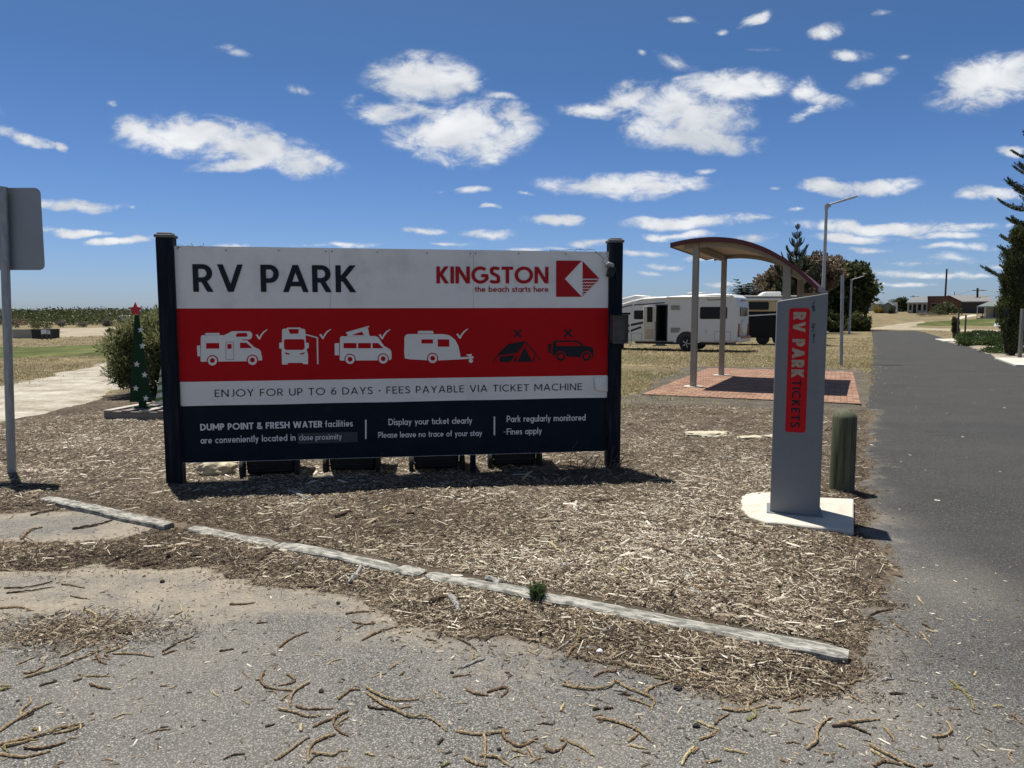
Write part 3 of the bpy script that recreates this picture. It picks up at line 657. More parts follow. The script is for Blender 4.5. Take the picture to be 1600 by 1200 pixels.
def ribbon(pts, h, closed):
    P = []
    for q in pts:
        q = Vector(q)
        if not P or (q-P[-1]).length > 1e-4: P.append(q)
    if closed and (P[0]-P[-1]).length < 1e-4: P.pop()
    n = len(P); out = []
    for i in range(n):
        a = P[i-1] if (closed or i > 0) else None; b = P[(i+1) % n] if (closed or i < n-1) else None
        d1 = (P[i]-a).normalized() if a is not None else None; d2 = (b-P[i]).normalized() if b is not None else None
        d1 = d1 or d2; d2 = d2 or d1
        n1 = Vector((-d1.y, d1.x)); n2 = Vector((-d2.y, d2.x)); mm = (n1+n2)
        mm = mm.normalized() if mm.length > 1e-6 else n1
        mm = mm*min(1/max(mm.dot(n1), .3), 2.0)
        out.append((P[i]+mm*h, P[i]-mm*h))
    return out
def text_mb(mb, s, w, track, fn, wscale=1.0):
    """lay the text out; fn(x, y, layer) -> 3-D, x in 0..1 of the line's width, y in cap heights"""
    x = 0; items = []
    for ch in s:
        adv, st = glyph(ch, w); items.append((x, st)); x += adv+track
    tot = x-track
    for x0, st in items:
        for li, s_ in enumerate(st):
            if s_[0] == 'd':
                _, xa, ya, xb, yb = s_; dx, dy = xb-xa, yb-ya; kk = (w/2)*math.hypot(dx, dy)/abs(dy)*.97
                q = [(xa-kk, ya), (xa+kk, ya), (xb+kk, yb), (xb-kk, yb)]
                mb.add([fn((x0+a)/tot, b_, li) for a, b_ in q], [(0, 1, 2, 3)])
            else:
                rb = ribbon(s_[1], w/2, s_[2]); n = len(rb); vs = []
                for a, b_ in rb: vs += [fn((x0+a.x)/tot, a.y, li), fn((x0+b_.x)/tot, b_.y, li)]
                fs = [(2*i, 2*i+1, (2*i+3) % (2*n), (2*i+2) % (2*n)) for i in range(n if s_[2] else n-1)]
                mb.add(vs, fs)

# ------------------------------------------------------------------ the big sign
SL, SR = gp(283, 757), gp(957, 735)
sdir = (SR-SL); SW = sdir.length; sdir.normalize(); snor = Vector((sdir.y, -sdir.x, 0))     # towards the camera
SYAW = math.atan2(sdir.y, sdir.x)
def planar(o, xd, nd, off):
    """pixel -> (s, z) in the vertical plane through o, offset towards the camera"""
    o2 = o+nd*off
    def f(px, py):
        d = ray(px, py); c = Vector((0, 0, EYE)); t = (o2-c).dot(nd)/d.dot(nd); P = c+d*t
        return (P-o2).dot(xd), P.z-o.z
    return f
PF = .035                        # panel face in front of the post centre line
SP = planar(SL, sdir, snor, PF)
NAVY = pm('navy_paint', (.008, .0135, .022), .5, .15, 3, bmp=.08, bscale=40, spec=.06, dirt=(.025, .026, .028), dscale=3, damt=.25)
POSTM = pm('navy_post_timber', (.008, .012, .019), .6, .3, 4, bmp=.3, bscale=30, spec=.08, stretch=(6, 6, .6), dirt=(.05, .05, .05), dscale=4, damt=.35)
SWHITE = pm('sign_white', (.74, .735, .71), .5, .035, 1.2, spec=.2, dirt=(.36, .35, .33), dscale=1.3, damt=.35)
SRED = pm('sign_red', (.42, .007, .010), .55, .06, 1, spec=.1)
SRED2 = pm('sign_logo_red', (.36, .006, .010), .55, .03, 1, spec=.2)
SDARK = pm('sign_ink', (.009, .013, .019), .5, .1, 3, spec=.2)
SLET = pm('sign_pale_lettering', (.70, .69, .66), .5, .05, 3, spec=.2)
STRIPW = pm('sign_white_vinyl', (.72, .71, .68), .45, .04, .9, spec=.25, dirt=(.45, .44, .42), dscale=1.6, damt=.4)
ALU = pm('weathered_aluminium', (.42, .43, .44), .45, .12, 4, metal=.7, bmp=.05, dirt=(.2, .19, .17), damt=.3)
GALV = pm('galvanised_steel', (.30, .315, .325), .5, .22, 12, metal=.55, bmp=.05, bscale=25, stretch=(3, 3, .5), dirt=(.13, .12, .11), damt=.5)
BLACKP = pm('black_plastic', (.012, .012, .013), .55, .2, 5, spec=.4)
sign = thing('sign_board', 'large white, red and navy RV park sign board on two navy posts', 'sign', SL, SYAW)
LP = lambda s, z, off: (s, -off, z)         # sign-local: x along, -y to the camera
tl, tr, bl, br = SP(273, 385.5), SP(952, 392), SP(289, 723.5), SP(954, 705)
def post(x, zt, wd, nm):
    m = MB(); m.box((x, .0, zt/2-.15), (wd, wd, zt+.3)); o = m.build('post', POSTM, sign, .012, 2)
    c = MB(); c.box((x, 0, zt+.012), (wd+.02, wd+.02, .03)); c.box((x, 0, zt+.035), (wd-.02, wd-.02, .02)); c.build('post_cap', pm('grey_post_cap', (.11, .12, .12), .7, .3, 8, bmp=.2, dirt=(.25, .24, .2)), o, .008, 2)
zl, zr = SP(262, 371)[1], SP(961, 379)[1]
PWL = .148
px_l = SP(262, 560)[0]+.02; px_r = SP(960, 560)[0]
post(px_l, zl, PWL, 'post'); post(px_r, zr, .138, 'post')
x0 = px_l+PWL/2+.002; x1 = px_r-.069-.002
ztop = (tl[1]+tr[1])/2; zbot = (bl[1]+br[1])/2
joints = [x0, SP(515, 430)[0], SP(740, 430)[0], x1]
# timber rails and a stub leg behind the panels
for z in (zbot+.10, (zbot+ztop)/2, ztop-.10):
    m = MB(); m.box(((x0+x1)/2, -.012+.045, z), (x1-x0, .05, .09)); m.build('rail', POSTM, sign, .004, 1)
m = MB(); xs_ = SP(740, 718)[0]; m.box((xs_, .04, zbot/2+.05), (.055, .055, zbot+.5)); m.build('leg', POSTM, sign, .004, 1)
# the panels: navy ground sheets, three side by side
panels = []
for i in range(3):
    m = MB(); a, b_ = joints[i]+.0012, joints[i+1]-.0012
    m.box(((a+b_)/2, -(PF-.008)-.0+.004, (zbot+ztop)/2), (b_-a, .012, ztop-zbot))
    panels.append(m.build('panel', SWHITE, sign))
for xj in joints[1:3]:
    m = MB(); m.box((xj, -.0085, (zbot+ztop)/2), (.06, .012, ztop-zbot-.02)); m.build('joint_backing', POSTM, sign)  # unseen dark strip added behind each joint, keeps bright sky out of the gap
PFACE = PF-.008-.004+.006         # front face of the panels (local -y)
lay = lambda n: PFACE+.0012*n
def band(name, q, mat, n, parent=None, nx=24):
    """q: four (s,z): tl,tr,br,bl -> a thin vinyl, split at the panel joints"""
    m = MB(); (a0, a1), (b0, b1), (c0, c1), (d0, d1) = q
    def top(x): return a1+(b1-a1)*(x-a0)/(b0-a0)
    def bot(x): return d1+(c1-d1)*(x-d0)/(c0-d0)
    for i in range(3):
        x_0 = max(joints[i], min(a0, d0)); x_1 = min(joints[i+1], max(b0, c0))
        if x_1 > x_0: m.add([LP(x_0, bot(x_0), lay(n)), LP(x_1, bot(x_1), lay(n)), LP(x_1, top(x_1), lay(n)), LP(x_0, top(x_0), lay(n))], [(0, 1, 2, 3)])
    return m.build(name, mat, parent or sign)
band('red_band', [SP(272, 482), SP(960, 481), SP(960, 586.5), SP(272, 597)], SRED, 1)
band('navy_band', [SP(272, 634.5), SP(960, 620), (x1+.1, zbot+.003), (x0-.1, zbot+.003)], NAVY, 1)
# the pasted-over white strip, slightly slack, lifted at its right end
def strip():
    m = MB(); q = [SP(281, 597), SP(952, 586.3), SP(953, 621), SP(285, 634.8)]; n = 60
    vs = []
    for i in range(n+1):
        t = i/n
        for j in range(5):
            u = j/4; s_ = (q[0][0]*(1-t)+q[1][0]*t)*(1-u)+(q[3][0]*(1-t)+q[2][0]*t)*u; z = (q[0][1]*(1-t)+q[1][1]*t)*(1-u)+(q[3][1]*(1-t)+q[2][1]*t)*u
            s_ = min(max(s_, x0+.003), x1-.003)
            lift = .0016*(1+math.sin(t*37)*.4)*(1-u)*(1-u)+(.010*max(0, (t-.955)/.045)**1.5*(1-u)+.006*max(0, math.sin((t-.955)/.045*7))*u if t > .955 else 0)
            z += .004*math.sin(t*23)*.35*(u if j in (0, 4) else .3)
            vs.append(LP(s_, z, lay(2)+lift))
    fs = [(i*5+j, (i+1)*5+j, (i+1)*5+j+1, i*5+j+1) for i in range(n) for j in range(4)]
    m.add(vs, fs); return m.build('white_strip', STRIPW, sign, smooth=True)
strip()
# flap of the strip that has come loose
m = MB(); f = [SP(928, 589), SP(951, 588), SP(951, 612), SP(930, 609)]
m.add([LP(*f[0], lay(2)+.014), LP(*f[1], lay(2)+.006), LP(*f[2], lay(2)+.012), LP(*f[3], lay(2)+.024), LP((f[0][0]+f[2][0])/2, (f[0][1]+f[2][1])/2, lay(2)+.030)], [(0, 1, 4), (1, 2, 4), (2, 3, 4), (3, 0, 4)])
m.build('loose_flap', STRIPW, sign)

def sign_text(s, A, B, capy, w, track, mat, n=5, name='lettering'):
    a, b_ = SP(*A), SP(*B); cap = SP(A[0], capy)[1]-a[1]; m = MB()
    fn = lambda x, y, li: LP(a[0]+(b_[0]-a[0])*x, a[1]+(b_[1]-a[1])*x+y*cap, lay(n)+.0003*li)
    text_mb(m, s, w, track, fn); o = m.build(name, mat, sign); return o
sign_text('RV PARK', (302, 456), (557.5, 456.7), 412.7, .168, .11, SDARK)
sign_text('KINGSTON', (682, 442.9), (857, 442.9), 416.3, .185, .075, SRED2)
sign_text('the beach starts here', (742, 456.1), (857, 456.1), 447.2, .14, .075, SRED2)
sign_text('ENJOY FOR UP TO 6 DAYS • FEES PAYABLE VIA TICKET MACHINE', (335.5, 620.3), (909.3, 609.4), 608.9, .115, .175, SDARK)
sign_text('DUMP POINT & FRESH WATER', (313, 672.8), (504, 667.6), 662.4, .20, .075, SLET)
sign_text('facilities', (508, 667.4), (551.2, 666.2), 657.2, .145, .085, SLET)
sign_text('are conveniently located in', (313.5, 693.3), (462, 688.4), 682.7, .145, .085, SLET)
# the small patch with its own words
m = MB(); q = [SP(465, 677), SP(558.7, 675), SP(558.7, 690.5), SP(465.5, 693.7)]
m.add([LP(*p_, lay(3)) for p_ in q], [(3, 2, 1, 0)]); m.build('patch', pm('navy_patch_vinyl', (.014, .023, .034), .45, .1, 4), sign)
sign_text('close proximity', (467.3, 688.2), (534, 686.2), 679.2, .125, .085, SLET)
sign_text('Display your tıcket clearly', (607, 664.4), (737.8, 661.6), 654.4, .14, .08, SLET)
sign_text('Please leave no trace of your stay', (591, 684.3), (753.3, 680.9), 675, .14, .08, SLET)
sign_text('Park regularly monitored', (791.8, 659.7), (915, 657), 649.6, .14, .08, SLET)
sign_text('Fines apply', (791.8, 679.2), (846.7, 677.7), 669.4, .14, .08, SLET)
sign_text('-', (787, 679), (790.6, 679), 669.4, .07, .08, SLET)
for (a, b_, y0_, y1_) in ((570.4, 572.8, 656, 686), (771.4, 773.7, 651, 680)):
    m = MB(); m.add([LP(*SP(a, y0_), lay(4)), LP(*SP(b_, y0_), lay(4)), LP(*SP(b_, y1_), lay(4)), LP(*SP(a, y1_), lay(4))], [(0, 1, 2, 3)]); m.build('divider_line', SLET, sign)

Z1 = lambda x, y: SP(250+x/4, 360+y/4)
Z2 = lambda x, y: SP(600+x/4, 360+y/4)
class Pic:
    def __init__(s, Z): s.m = MB(); s.Z = Z; s.n = 4
    def poly(s, pts, mi=0, n=None): s.m.mi = mi; s.m.add([LP(*s.Z(*p), lay(n if n is not None else (4 if mi == 0 else 5))) for p in pts], [tuple(range(len(pts)))]); return s
    def circ(s, x, y, r, mi=0, n=None): return s.poly(arc(x, y, r, r, 0, 360, 24)[:-1], mi, n)
    def line(s, a, b, w, mi=0, n=None):
        a = Vector(a); b = Vector(b); d = (b-a).normalized(); k = Vector((-d.y, d.x))*w/2
        return s.poly([a+k, b+k, b-k, a-k], mi, n)
    def done(s, ms): return s.m.build('pictogram', ms, sign)
WR = [SLET, SRED]; DR = [SDARK, SRED]
p_ = Pic(Z1)      # motorhome
p_.poly([(255,664),(263,655),(400,655),(428,642),(450,630),(560,630),(573,640),(577,656),(573,672),(562,681),(540,684),(590,730),(622,744),(632,760),(632,780),(638,785),(638,812),(612,814),(545,818),(355,820),(300,820),(258,822),(253,815)])
p_.poly([(230,722),(250,718),(252,787),(234,787)]).poly([(283,641),(372,641),(372,653),(283,653)])
p_.poly([(288,704),(370,704),(370,739),(288,739)],1).poly([(485,642),(542,640),(546,655),(542,665),(474,665),(474,655)],1).poly([(500,702),(540,702),(577,736),(500,736)],1)
p_.line((512,684),(562,684),5,1)
for a,b_ in (((411,698),(460,698)),((460,698),(462,806)),((462,806),(412,806)),((412,806),(411,698))): p_.line(a,b_,2.6,1,5)
p_.poly([(421,710),(447,710),(447,740),(421,740)],1)
p_.circ(328,815,36,1,6).circ(328,815,29,0,7).circ(328,813,15,1,8).circ(578,812,36,1,6).circ(578,812,29,0,7).circ(578,810,15,1,8).done(WR)
p_ = Pic(Z1)      # coach from the front, awning out
p_.poly([(763,622),(772,615),(793,613),(795,607),(878,607),(880,613),(900,616),(908,622),(912,702),(930,703),(930,735),(915,740),(925,775),(925,836),(893,836),(893,828),(798,828),(798,838),(762,838),(760,740),(745,737),(745,703),(762,700)])
p_.poly([(774,690),(782,680),(896,680),(903,690),(904,738),(890,747),(788,747),(776,740)],1).poly([(802,617),(868,617),(864,646),(812,646)],1)
p_.poly([(778,762),(808,768),(812,777),(785,773)],1).poly([(907,762),(875,768),(871,777),(900,773)],1)
p_.line((908,650),(988,672),8).line((983,668),(986,836),9).done(WR)
p_ = Pic(Z1)      # camper van, roof up
p_.poly([(1125,670),(1132,662),(1345,660),(1365,668),(1400,722),(1436,742),(1446,756),(1448,800),(1440,810),(1420,812),(1128,814),(1123,806)])
p_.poly([(1092,706),(1120,704),(1120,780),(1092,780)]).line((1162,641),(1307,600),8).poly([(1170,642),(1190,638),(1298,603),(1310,660),(1170,660)]).poly([(1205,652),(1262,632),(1274,655),(1205,655)],1)
p_.poly([(1147,704),(1228,704),(1228,737),(1147,737)],1).poly([(1238,704),(1318,704),(1318,737),(1238,737)],1).poly([(1328,704),(1362,704),(1397,737),(1328,737)],1)
p_.circ(1188,806,35,1,6).circ(1188,806,29,0,7).circ(1188,805,15,1,8).circ(1395,803,35,1,6).circ(1395,803,29,0,7).circ(1395,802,15,1,8).done(WR)
p_ = Pic(Z2)      # caravan
p_.poly([(128,668),(135,655),(150,648),(370,648),(410,656),(445,684),(466,725),(477,780),(478,792),(540,790),(518,782),(514,776),(550,772),(545,785),(560,788),(560,800),(478,806),(335,813),(272,812),(160,805),(130,800),(126,760)])
p_.poly([(209,645),(215,628),(305,628),(311,645)]).poly([(234,681),(306,681),(306,707),(234,707)],1).poly([(336,681),(408,681),(408,727),(336,727)],1)
p_.circ(304,800,35,1,6).circ(304,800,29,0,7).circ(304,799,15,1,8).circ(543,815,13,0,7).circ(155,775,3,1).done(WR)
p_ = Pic(Z2)      # tent
p_.poly([(712,778),(778,710),(875,693),(880,700),(828,768),(720,782)]).poly([(720,790),(822,778),(790,822),(725,823)]).poly([(832,780),(830,820),(805,820)])
p_.line((678,823),(716,776),6).line((716,776),(780,711),6).line((880,692),(945,768),8).line((945,768),(980,818),6).poly([(880,728),(926,820),(836,820)]).poly([(946,770),(938,818),(930,820),(932,790)]).line((880,700),(835,772),4).line((830,820),(946,818),4).done(DR)
p_ = Pic(Z2)      # off-roader
p_.poly([(1055,702),(1068,688),(1205,688),(1225,698),(1252,722),(1300,730),(1310,745),(1310,785),(1300,796),(1062,785),(1053,775)]).poly([(1025,711),(1048,707),(1045,770),(1027,765)])
p_.poly([(1077,698),(1200,698),(1215,705),(1234,721),(1077,722)],1).circ(1104,788,34,1,6).circ(1104,788,28,0,7).circ(1104,787,15,1,8).circ(1265,788,34,1,6).circ(1265,788,28,0,7).circ(1265,787,15,1,8).done(DR)
for dx, dy in ((0, 0), (397, -2), (768, -1), (1254, -4)):
    p_ = Pic(Z1); p_.poly([(x+dx, y+dy) for x, y in [(598,653),(609,649),(621,666),(630,650),(645,632),(668,618),(673,620),(650,640),(634,662),(625,681),(617,681)]])
    o = p_.done([SLET]); o.name = 'tick_mark'
for cx, cy in ((835, 645), (1151, 641)):
    p_ = Pic(Z2); p_.line((cx-23, cy-24), (cx+24, cy+25), 11).line((cx+23, cy-24), (cx-24, cy+25), 11, 0, 4.4); o = p_.done([SDARK]); o.name = 'cross_mark'
# the emblem
p_ = Pic(Z2); p_.poly([(1076,189),(1237,189),(1130,303),(1237,415),(1076,415)]).poly([(1242,192),(1348,303),(1242,303)]).poly([(1242,307),(1344,307),(1242,412)])
for y in (306, 326, 345, 363, 381, 398):
    xe = 1348-max(0, y-303)*.97; n_ = max(2, int((xe-1240)/3)); pts = [(1240+(xe-1240)*i/n_, y+3.2*math.sin(i*3/12*2*math.pi*.72)) for i in range(n_+1)]
    for i in range(n_): p_.poly([(pts[i][0], pts[i][1]-2.6), (pts[i+1][0], pts[i+1][1]-2.6), (pts[i+1][0], pts[i+1][1]+2.6), (pts[i][0], pts[i][1]+2.6)], 1)
o = p_.done([SRED2, SWHITE]); o.name = 'emblem'
# screws along top and bottom
SCREW = pm('screw_head', (.05, .05, .052), .4, .1, 5, metal=.6)
m0 = MB(); m0.lathe([(.0065, 0), (.0065, .003), (.004, .005), (0, .0052)], n=8, axis='Y'); so = m0.build('screw', SCREW, sign)
for i, (px, py) in enumerate([(353, 391), (435.5, 391.5), (509, 393), (518.5, 393), (589.5, 394), (667.5, 395.3), (735, 396), (743.5, 396), (810.5, 396.5), (884, 397), (286, 558), (515, 555), (294, 720), (367, 717), (448, 714.5), (520, 713), (529, 712.5), (597, 709.5), (672.5, 707), (738, 704.5), (747.5, 704), (812, 702)]):
    c_ = so if i == 0 else so.copy()
    if i: COL.objects.link(c_); c_.parent = sign
    s_, z_ = SP(px, py); z_ = min(z_, ztop-.02); z_ = max(z_, zbot+.02); c_.location = (s_, -lay(2), z_); c_.rotation_euler = (math.pi, 0, 0)

# leaflet box and dead light on the right post, bits of wire along the top edge
lb = thing('leaflet_box', 'clear fronted grey leaflet box fixed to the right post of the sign', 'leaflet box', SL+sdir*(SP(960, 540)[0]+.02)+snor*.07+Vector((0, 0, SP(960, 536)[1])), SYAW)
hb = SP(960, 492)[1]-SP(960, 536)[1]
m = MB(); m.box((0, 0, hb/2), (.16, .006, hb)); m.box((0, -.06, .006), (.16, .12, .012)); m.box((-.077, -.055, hb/2), (.006, .11, hb)); m.box((.077, -.055, hb/2), (.006, .11, hb)); m.build('case', pm('grey_plastic', (.06, .062, .062), .5, .1, 5), lb)
m = MB(); m.box((0, -.06, hb+.012), (.19, .14, .02)); m.build('lid', NAVY, lb, .004, 1)
g, nt, b = new_mat('dull_clear_plastic'); b.inputs['Base Color'].default_value = (.2, .2, .2, 1); b.inputs['Roughness'].default_value = .3; b.inputs['Alpha'].default_value = .10
m = MB(); m.box((0, -.112, hb/2), (.145, .003, hb-.02)); m.build('window', g, lb)
m = MB(); m.box((0, -.05, hb*.42), (.12, .03, hb*.75)); m.build('leaflet_stack', pm('faded_paper', (.06, .06, .057), .8, .3, 9), lb)
m = MB(); m.box((0, .02, -.03), (.13, .08, .06)); m.build('bracket', NAVY, lb, .004, 1)
sp_s, sp_z = SP(953, 425)
sl_ = thing('spotlight', 'small black spotlight with grey top clipped to right end of the sign board', 'spotlight', SL+sdir*sp_s+snor*(PFACE+.05)+Vector((0, 0, sp_z)), SYAW)
m = MB(); rt = Matrix.Rotation(R(22), 3, 'Y') @ Matrix.Rotation(R(-18), 3, 'X'); m.box((0, 0, 0), (.07, .07, .11), rot=rt); m.build('body', BLACKP, sl_, .012, 2)
m = MB(); m.box((-.016, 0, .062), (.075, .085, .035), rot=rt); m.build('head', pm('grey_lamp_plastic', (.30, .31, .31), .5, .15, 9), sl_, .012, 2)
m = MB(); m.tube([(.02, 0, -.03), (.05, .0, .02), (.06, .01, -.03), (.075, .0, -.09)], .004, 5); m.tube([(.03, -.02, .03), (.07, -.02, -.02), (.06, -.01, -.07)], .003, 5); m.build('cable', BLACKP, sl_)
def wire(name, lab, pts, r=.0022):
    m = MB()
    for seg in pts: m.tube([Vector(LP(*SP(a, b_), PFACE+.012+.004*i)) for i, (a, b_) in enumerate(seg)], r, 4)
    o = m.build(name, BLACKP); o.location = SL; o.rotation_euler = (0, 0, SYAW); tag(o, lab, 'wire')
wire('wire', 'thin black wire dangling at the top left corner of the sign', [[(276, 386), (281, 382), (290, 385), (298, 384), (303, 385), (310, 386)], [(299, 380), (302, 385)], [(318, 380), (319, 384), (310, 385)], [(277, 388), (281, 386), (277, 390)]])
wire('wire', 'tangled black wire hanging over the top right corner of the sign', [[(859, 391), (875, 392), (890, 390), (897, 391), (905, 389), (912, 391), (921, 390), (928, 391)], [(859, 389), (860, 392)], [(930, 392), (930, 396)], [(930, 393), (936, 398), (943, 405), (948, 400), (952, 408)], [(943, 405), (941, 409), (944, 412)], [(948, 392), (948, 399)], [(936, 398), (939, 396)], [(898, 392), (901, 389), (908, 391)], [(914, 391), (920, 389)]])
# ------------------------------------------------------------------ near things
# ticket pylon
QL, QR = gp(1203, 801, .05), gp(1280.5, 807.5, .05)
qd = (QR-QL); PW = qd.length; qd.normalize(); qn = Vector((qd.y, -qd.x, 0)); QY = math.atan2(qd.y, qd.x)
QP = planar(QL, qd, qn, 0)
ty = thing('ticket_pylon', 'tall grey slanted-top ticket pylon with a red sticker on a concrete pad', 'pylon', QL, QY)
GREYP = pm('pylon_grey_paint', (.19, .20, .21), .42, .05, 2, spec=.25, dirt=(.09, .095, .1), dscale=2.2, damt=.25)
a_ = QP(1209, 470.5); b_ = QP(1287, 458); TH = .26
m = MB(); m.prism([(0, 0), (PW, 0), (PW, b_[1]), (0, a_[1])], 0, TH, XZ); m.build('body', GREYP, ty, .006, 2)
m = MB(); m.box((PW/2, TH/2, .004), (PW+.05, TH+.05, .012)); m.build('base_plate', pm('pale_grey_plate', (.17, .18, .19), .5, .1, 3), ty, .003, 1)
m = MB(); m.box((PW/2, TH+.004, 1.05), (PW*.7, .012, .8)); m.build('rear_door', GREYP, ty, .003, 1)
STK = pm('red_sticker', (.52, .009, .014), .45, .06, 3, spec=.12, dirt=(.40, .012, .016), dscale=3, damt=.4)
def QL_(s, z, off): return (s, -off, z)
A0, A1, A2, A3 = QP(1231.5, 481.5), QP(1263.8, 479.8), QP(1260.5, 675.5), QP(1228.5, 675)
sx0, sx1 = (A0[0]+A3[0])/2, (A1[0]+A2[0])/2; sz0, sz1 = A3[1], A0[1]
m = MB(); m.add([QL_(x, z, .0015) for x, z in rrect(sx0, sz0, sx1, sz1, .022)], [tuple(range(20))]); m.build('sticker', STK, ty)
def side_text(s, za, zb, xa, xb, w, track, mat):
    m = MB(); fn = lambda x, y, li: QL_(xa+(xb-xa)*y, za+(zb-za)*x, .003+.0003*li); text_mb(m, s, w, track, fn); m.build('lettering', mat, ty)
side_text('RV PARK', QP(1247, 487.5)[1], QP(1247, 591)[1], QP(1238, 540)[0], QP(1257.5, 540)[0], .24, .10, pm('cream_lettering', (.38, .30, .22), .6, .25, 40))
side_text('TICKETS', QP(1247, 594)[1], QP(1247, 668)[1], QP(1237, 630)[0]-.002, QP(1250, 630)[0]+.003, .17, .15, SDARK)
# peeled marks of an older sticker
m = MB(); rs = random.Random(5)
for i in range(26):
    py = rs.choice([rs.uniform(470, 492), rs.uniform(502, 535)]); px = 1271.5+rs.uniform(-1.6, 1.6)-.006*(py-470); s, z = QP(px, py); r = rs.uniform(.004, .012)
    m.add([QL_(s+r*rs.uniform(.3, 1)*math.cos(k*1.047), z+r*1.7*rs.uniform(.3, 1)*math.sin(k*1.047), .0012+.0001*i) for k in range(6)], [tuple(range(6))])
m.build('glue_residue', pm('glue_residue', (.05, .055, .06), .8, .3, 30), ty)
# its pad
pad_px = [(1160, 775), (1172, 769), (1205, 768.5), (1282, 777), (1334, 779), (1333.5, 829), (1290, 824), (1200, 815), (1168, 806), (1158, 793)]
PP = [gp(*p, .05) for p in pad_px]; rs = random.Random(3); out = []
for i in range(len(PP)):
    a, b_ = PP[i], PP[(i+1) % len(PP)]; rough = .012 if i in (0, 1, 6, 7, 8, 9) else .002
    for k in range(6):
        q = a.lerp(b_, k/6); out.append((q.x+rs.uniform(-rough, rough), q.y+rs.uniform(-rough, rough)))
m = MB(); m.prism(out, -.04, .05, XY)
PADM = pm('pad_concrete', (.52, .485, .41), .85, .1, 4, bmp=.4, bscale=70, dirt=(.30, .22, .13), dscale=1.6, damt=.75, kind='World')
o = m.build('concrete_pad', PADM, None, .012, 2); tag(o, 'rough edged concrete pad under the grey ticket pylon', 'concrete pad')

# timber bollard
bb = gp(1315, 768); rb = .107; hb_ = 1.6+(495-653)/F*bb.y
bo = thing('bollard', 'round green-brown timber bollard with domed top beside the path', 'bollard', bb)
def wood_bollard():
    m, nt, b = new_mat('treated_pine'); v = coords(nt, 'Object', (14, 14, .9))
    g = nz(nt, v, 2.4, 7, .7); col = ramp(nt, g, [(.28, (.03, .031, .018)), (.48, (.075, .08, .043)), (.7, (.125, .127, .075))])
    v2 = coords(nt, 'Object'); col = mixc(nt, mrange(nt, nz(nt, v2, 5, 5, .65), .5, .7, 0, .6), col, (.075, .095, .045))
    nt.links.new(col, b.inputs['Base Color']); b.inputs['Roughness'].default_value = .85; bump(nt, b, g, .6, .006); return m
WB = wood_bollard()
m = MB(); m.lathe([(rb*1.0, -.2), (rb, hb_*.5), (rb*.985, hb_), (rb*.9, hb_+.025), (rb*.62, hb_+.058), (rb*.3, hb_+.076), (0, hb_+.08)], n=36); m.build('post', WB, bo, smooth=True)
# drying cracks
m = MB()
for a, z0, z1 in ((-1.9, .1, .58), (-1.35, .25, .66), (-2.5, .05, .4), (-.9, .0, .5)):
    pts = [(rb*.999*math.cos(a+.02*math.sin(k*2)), rb*.999*math.sin(a+.02*math.sin(k*2)), z0+(z1-z0)*k/7) for k in range(8)]
    m.tube(pts, [.0006]+[.0022]*6+[.0006], 5)
m.build('crack', pm('dark_crack', (.008, .008, .006), .95), bo)

# the low timber edging, in lengths
def edge_mat():
    m, nt, b = new_mat('weathered_edging'); v = coords(nt, 'Object', (1.2, 22, 22)); v2 = coords(nt, 'Object')
    g = nz(nt, v, 2.2, 7, .7); col = ramp(nt, g, [(.3, (.13, .125, .11)), (.5, (.34, .328, .285)), (.72, (.53, .51, .455))])
    f = mrange(nt, nz(nt, coords(nt, 'Object', (1, 3, 3)), 11, 7, .75), .43, .57, 0, .88); col = mixc(nt, f, col, (.095, .095, .08))
    nt.links.new(col, b.inputs['Base Color']); b.inputs['Roughness'].default_value = .9; bump(nt, b, g, .7, .006); return m
EDGE = edge_mat()
def edging(p0, p1, label, w=.115, zt=.045, sd=1):
    a = gp(*p0, zt); b_ = gp(*p1, zt); d = (b_-a); L = d.length; d.normalize(); rs = random.Random(sd)
    m = MB(); n = max(8, int(L/.05)); vs = []
    for i in range(n+1):
        t = i/n; x = L*t; e = .006*math.sin(x*9+sd)+.004*rs.uniform(-1, 1); e2 = .005*math.sin(x*6+sd*2)+.004*rs.uniform(-1, 1)
        dz = -.010*(.5+.5*math.sin(x*4+sd*3))*(1 if .06 < t < .94 else 2)+.003*rs.uniform(-1, 1); wv = .012*math.sin(x*1.6+sd)
        hw = w/2*(1 if 0 < i < n else .8)
        for yy, zz in ((-hw+e-.004, -.12), (-hw+e, zt+dz-.01), (-hw+e+.010, zt+dz), (hw+e2-.012, zt+dz*.8), (hw+e2, zt+dz-.012), (hw+e2+.002, -.12)): vs.append((x, yy+wv, zz))
    k = 6; fs = [(i*k+j, (i+1)*k+j, (i+1)*k+(j+1) % k, i*k+(j+1) % k) for i in range(n) for j in range(k)]+[tuple(range(k))[::-1], tuple(n*k+j for j in range(k))]
    m.add(vs, fs); o = m.build('timber_edging', EDGE, smooth=True); o.location = (a.x, a.y, 0); o.rotation_euler = (0, 0, math.atan2(d.y, d.x))
    tag(o, label, 'edging', 'weathered timber edging of the mulch bed')
edging((68, 776), (266, 817), 'grey timber edging length at the far left end of the mulch bed', sd=1)
edging((297, 822), (432, 849), 'short half-buried grey timber edging length in front of the sign left post', zt=.04, sd=2)
edging((436, 847), (623, 884), 'pale timber edging length in the middle, under a fallen dark twig', zt=.05, sd=3)
edging((626, 884), (662, 892), 'short stub of timber edging between two longer lengths', zt=.05, sd=4)
edging((668, 893), (842, 927), 'speckled timber edging length left of the green weed', sd=5)
edging((852, 929), (1326, 1021), 'longest timber edging length running right from the green weed to the path', sd=6, zt=.047)

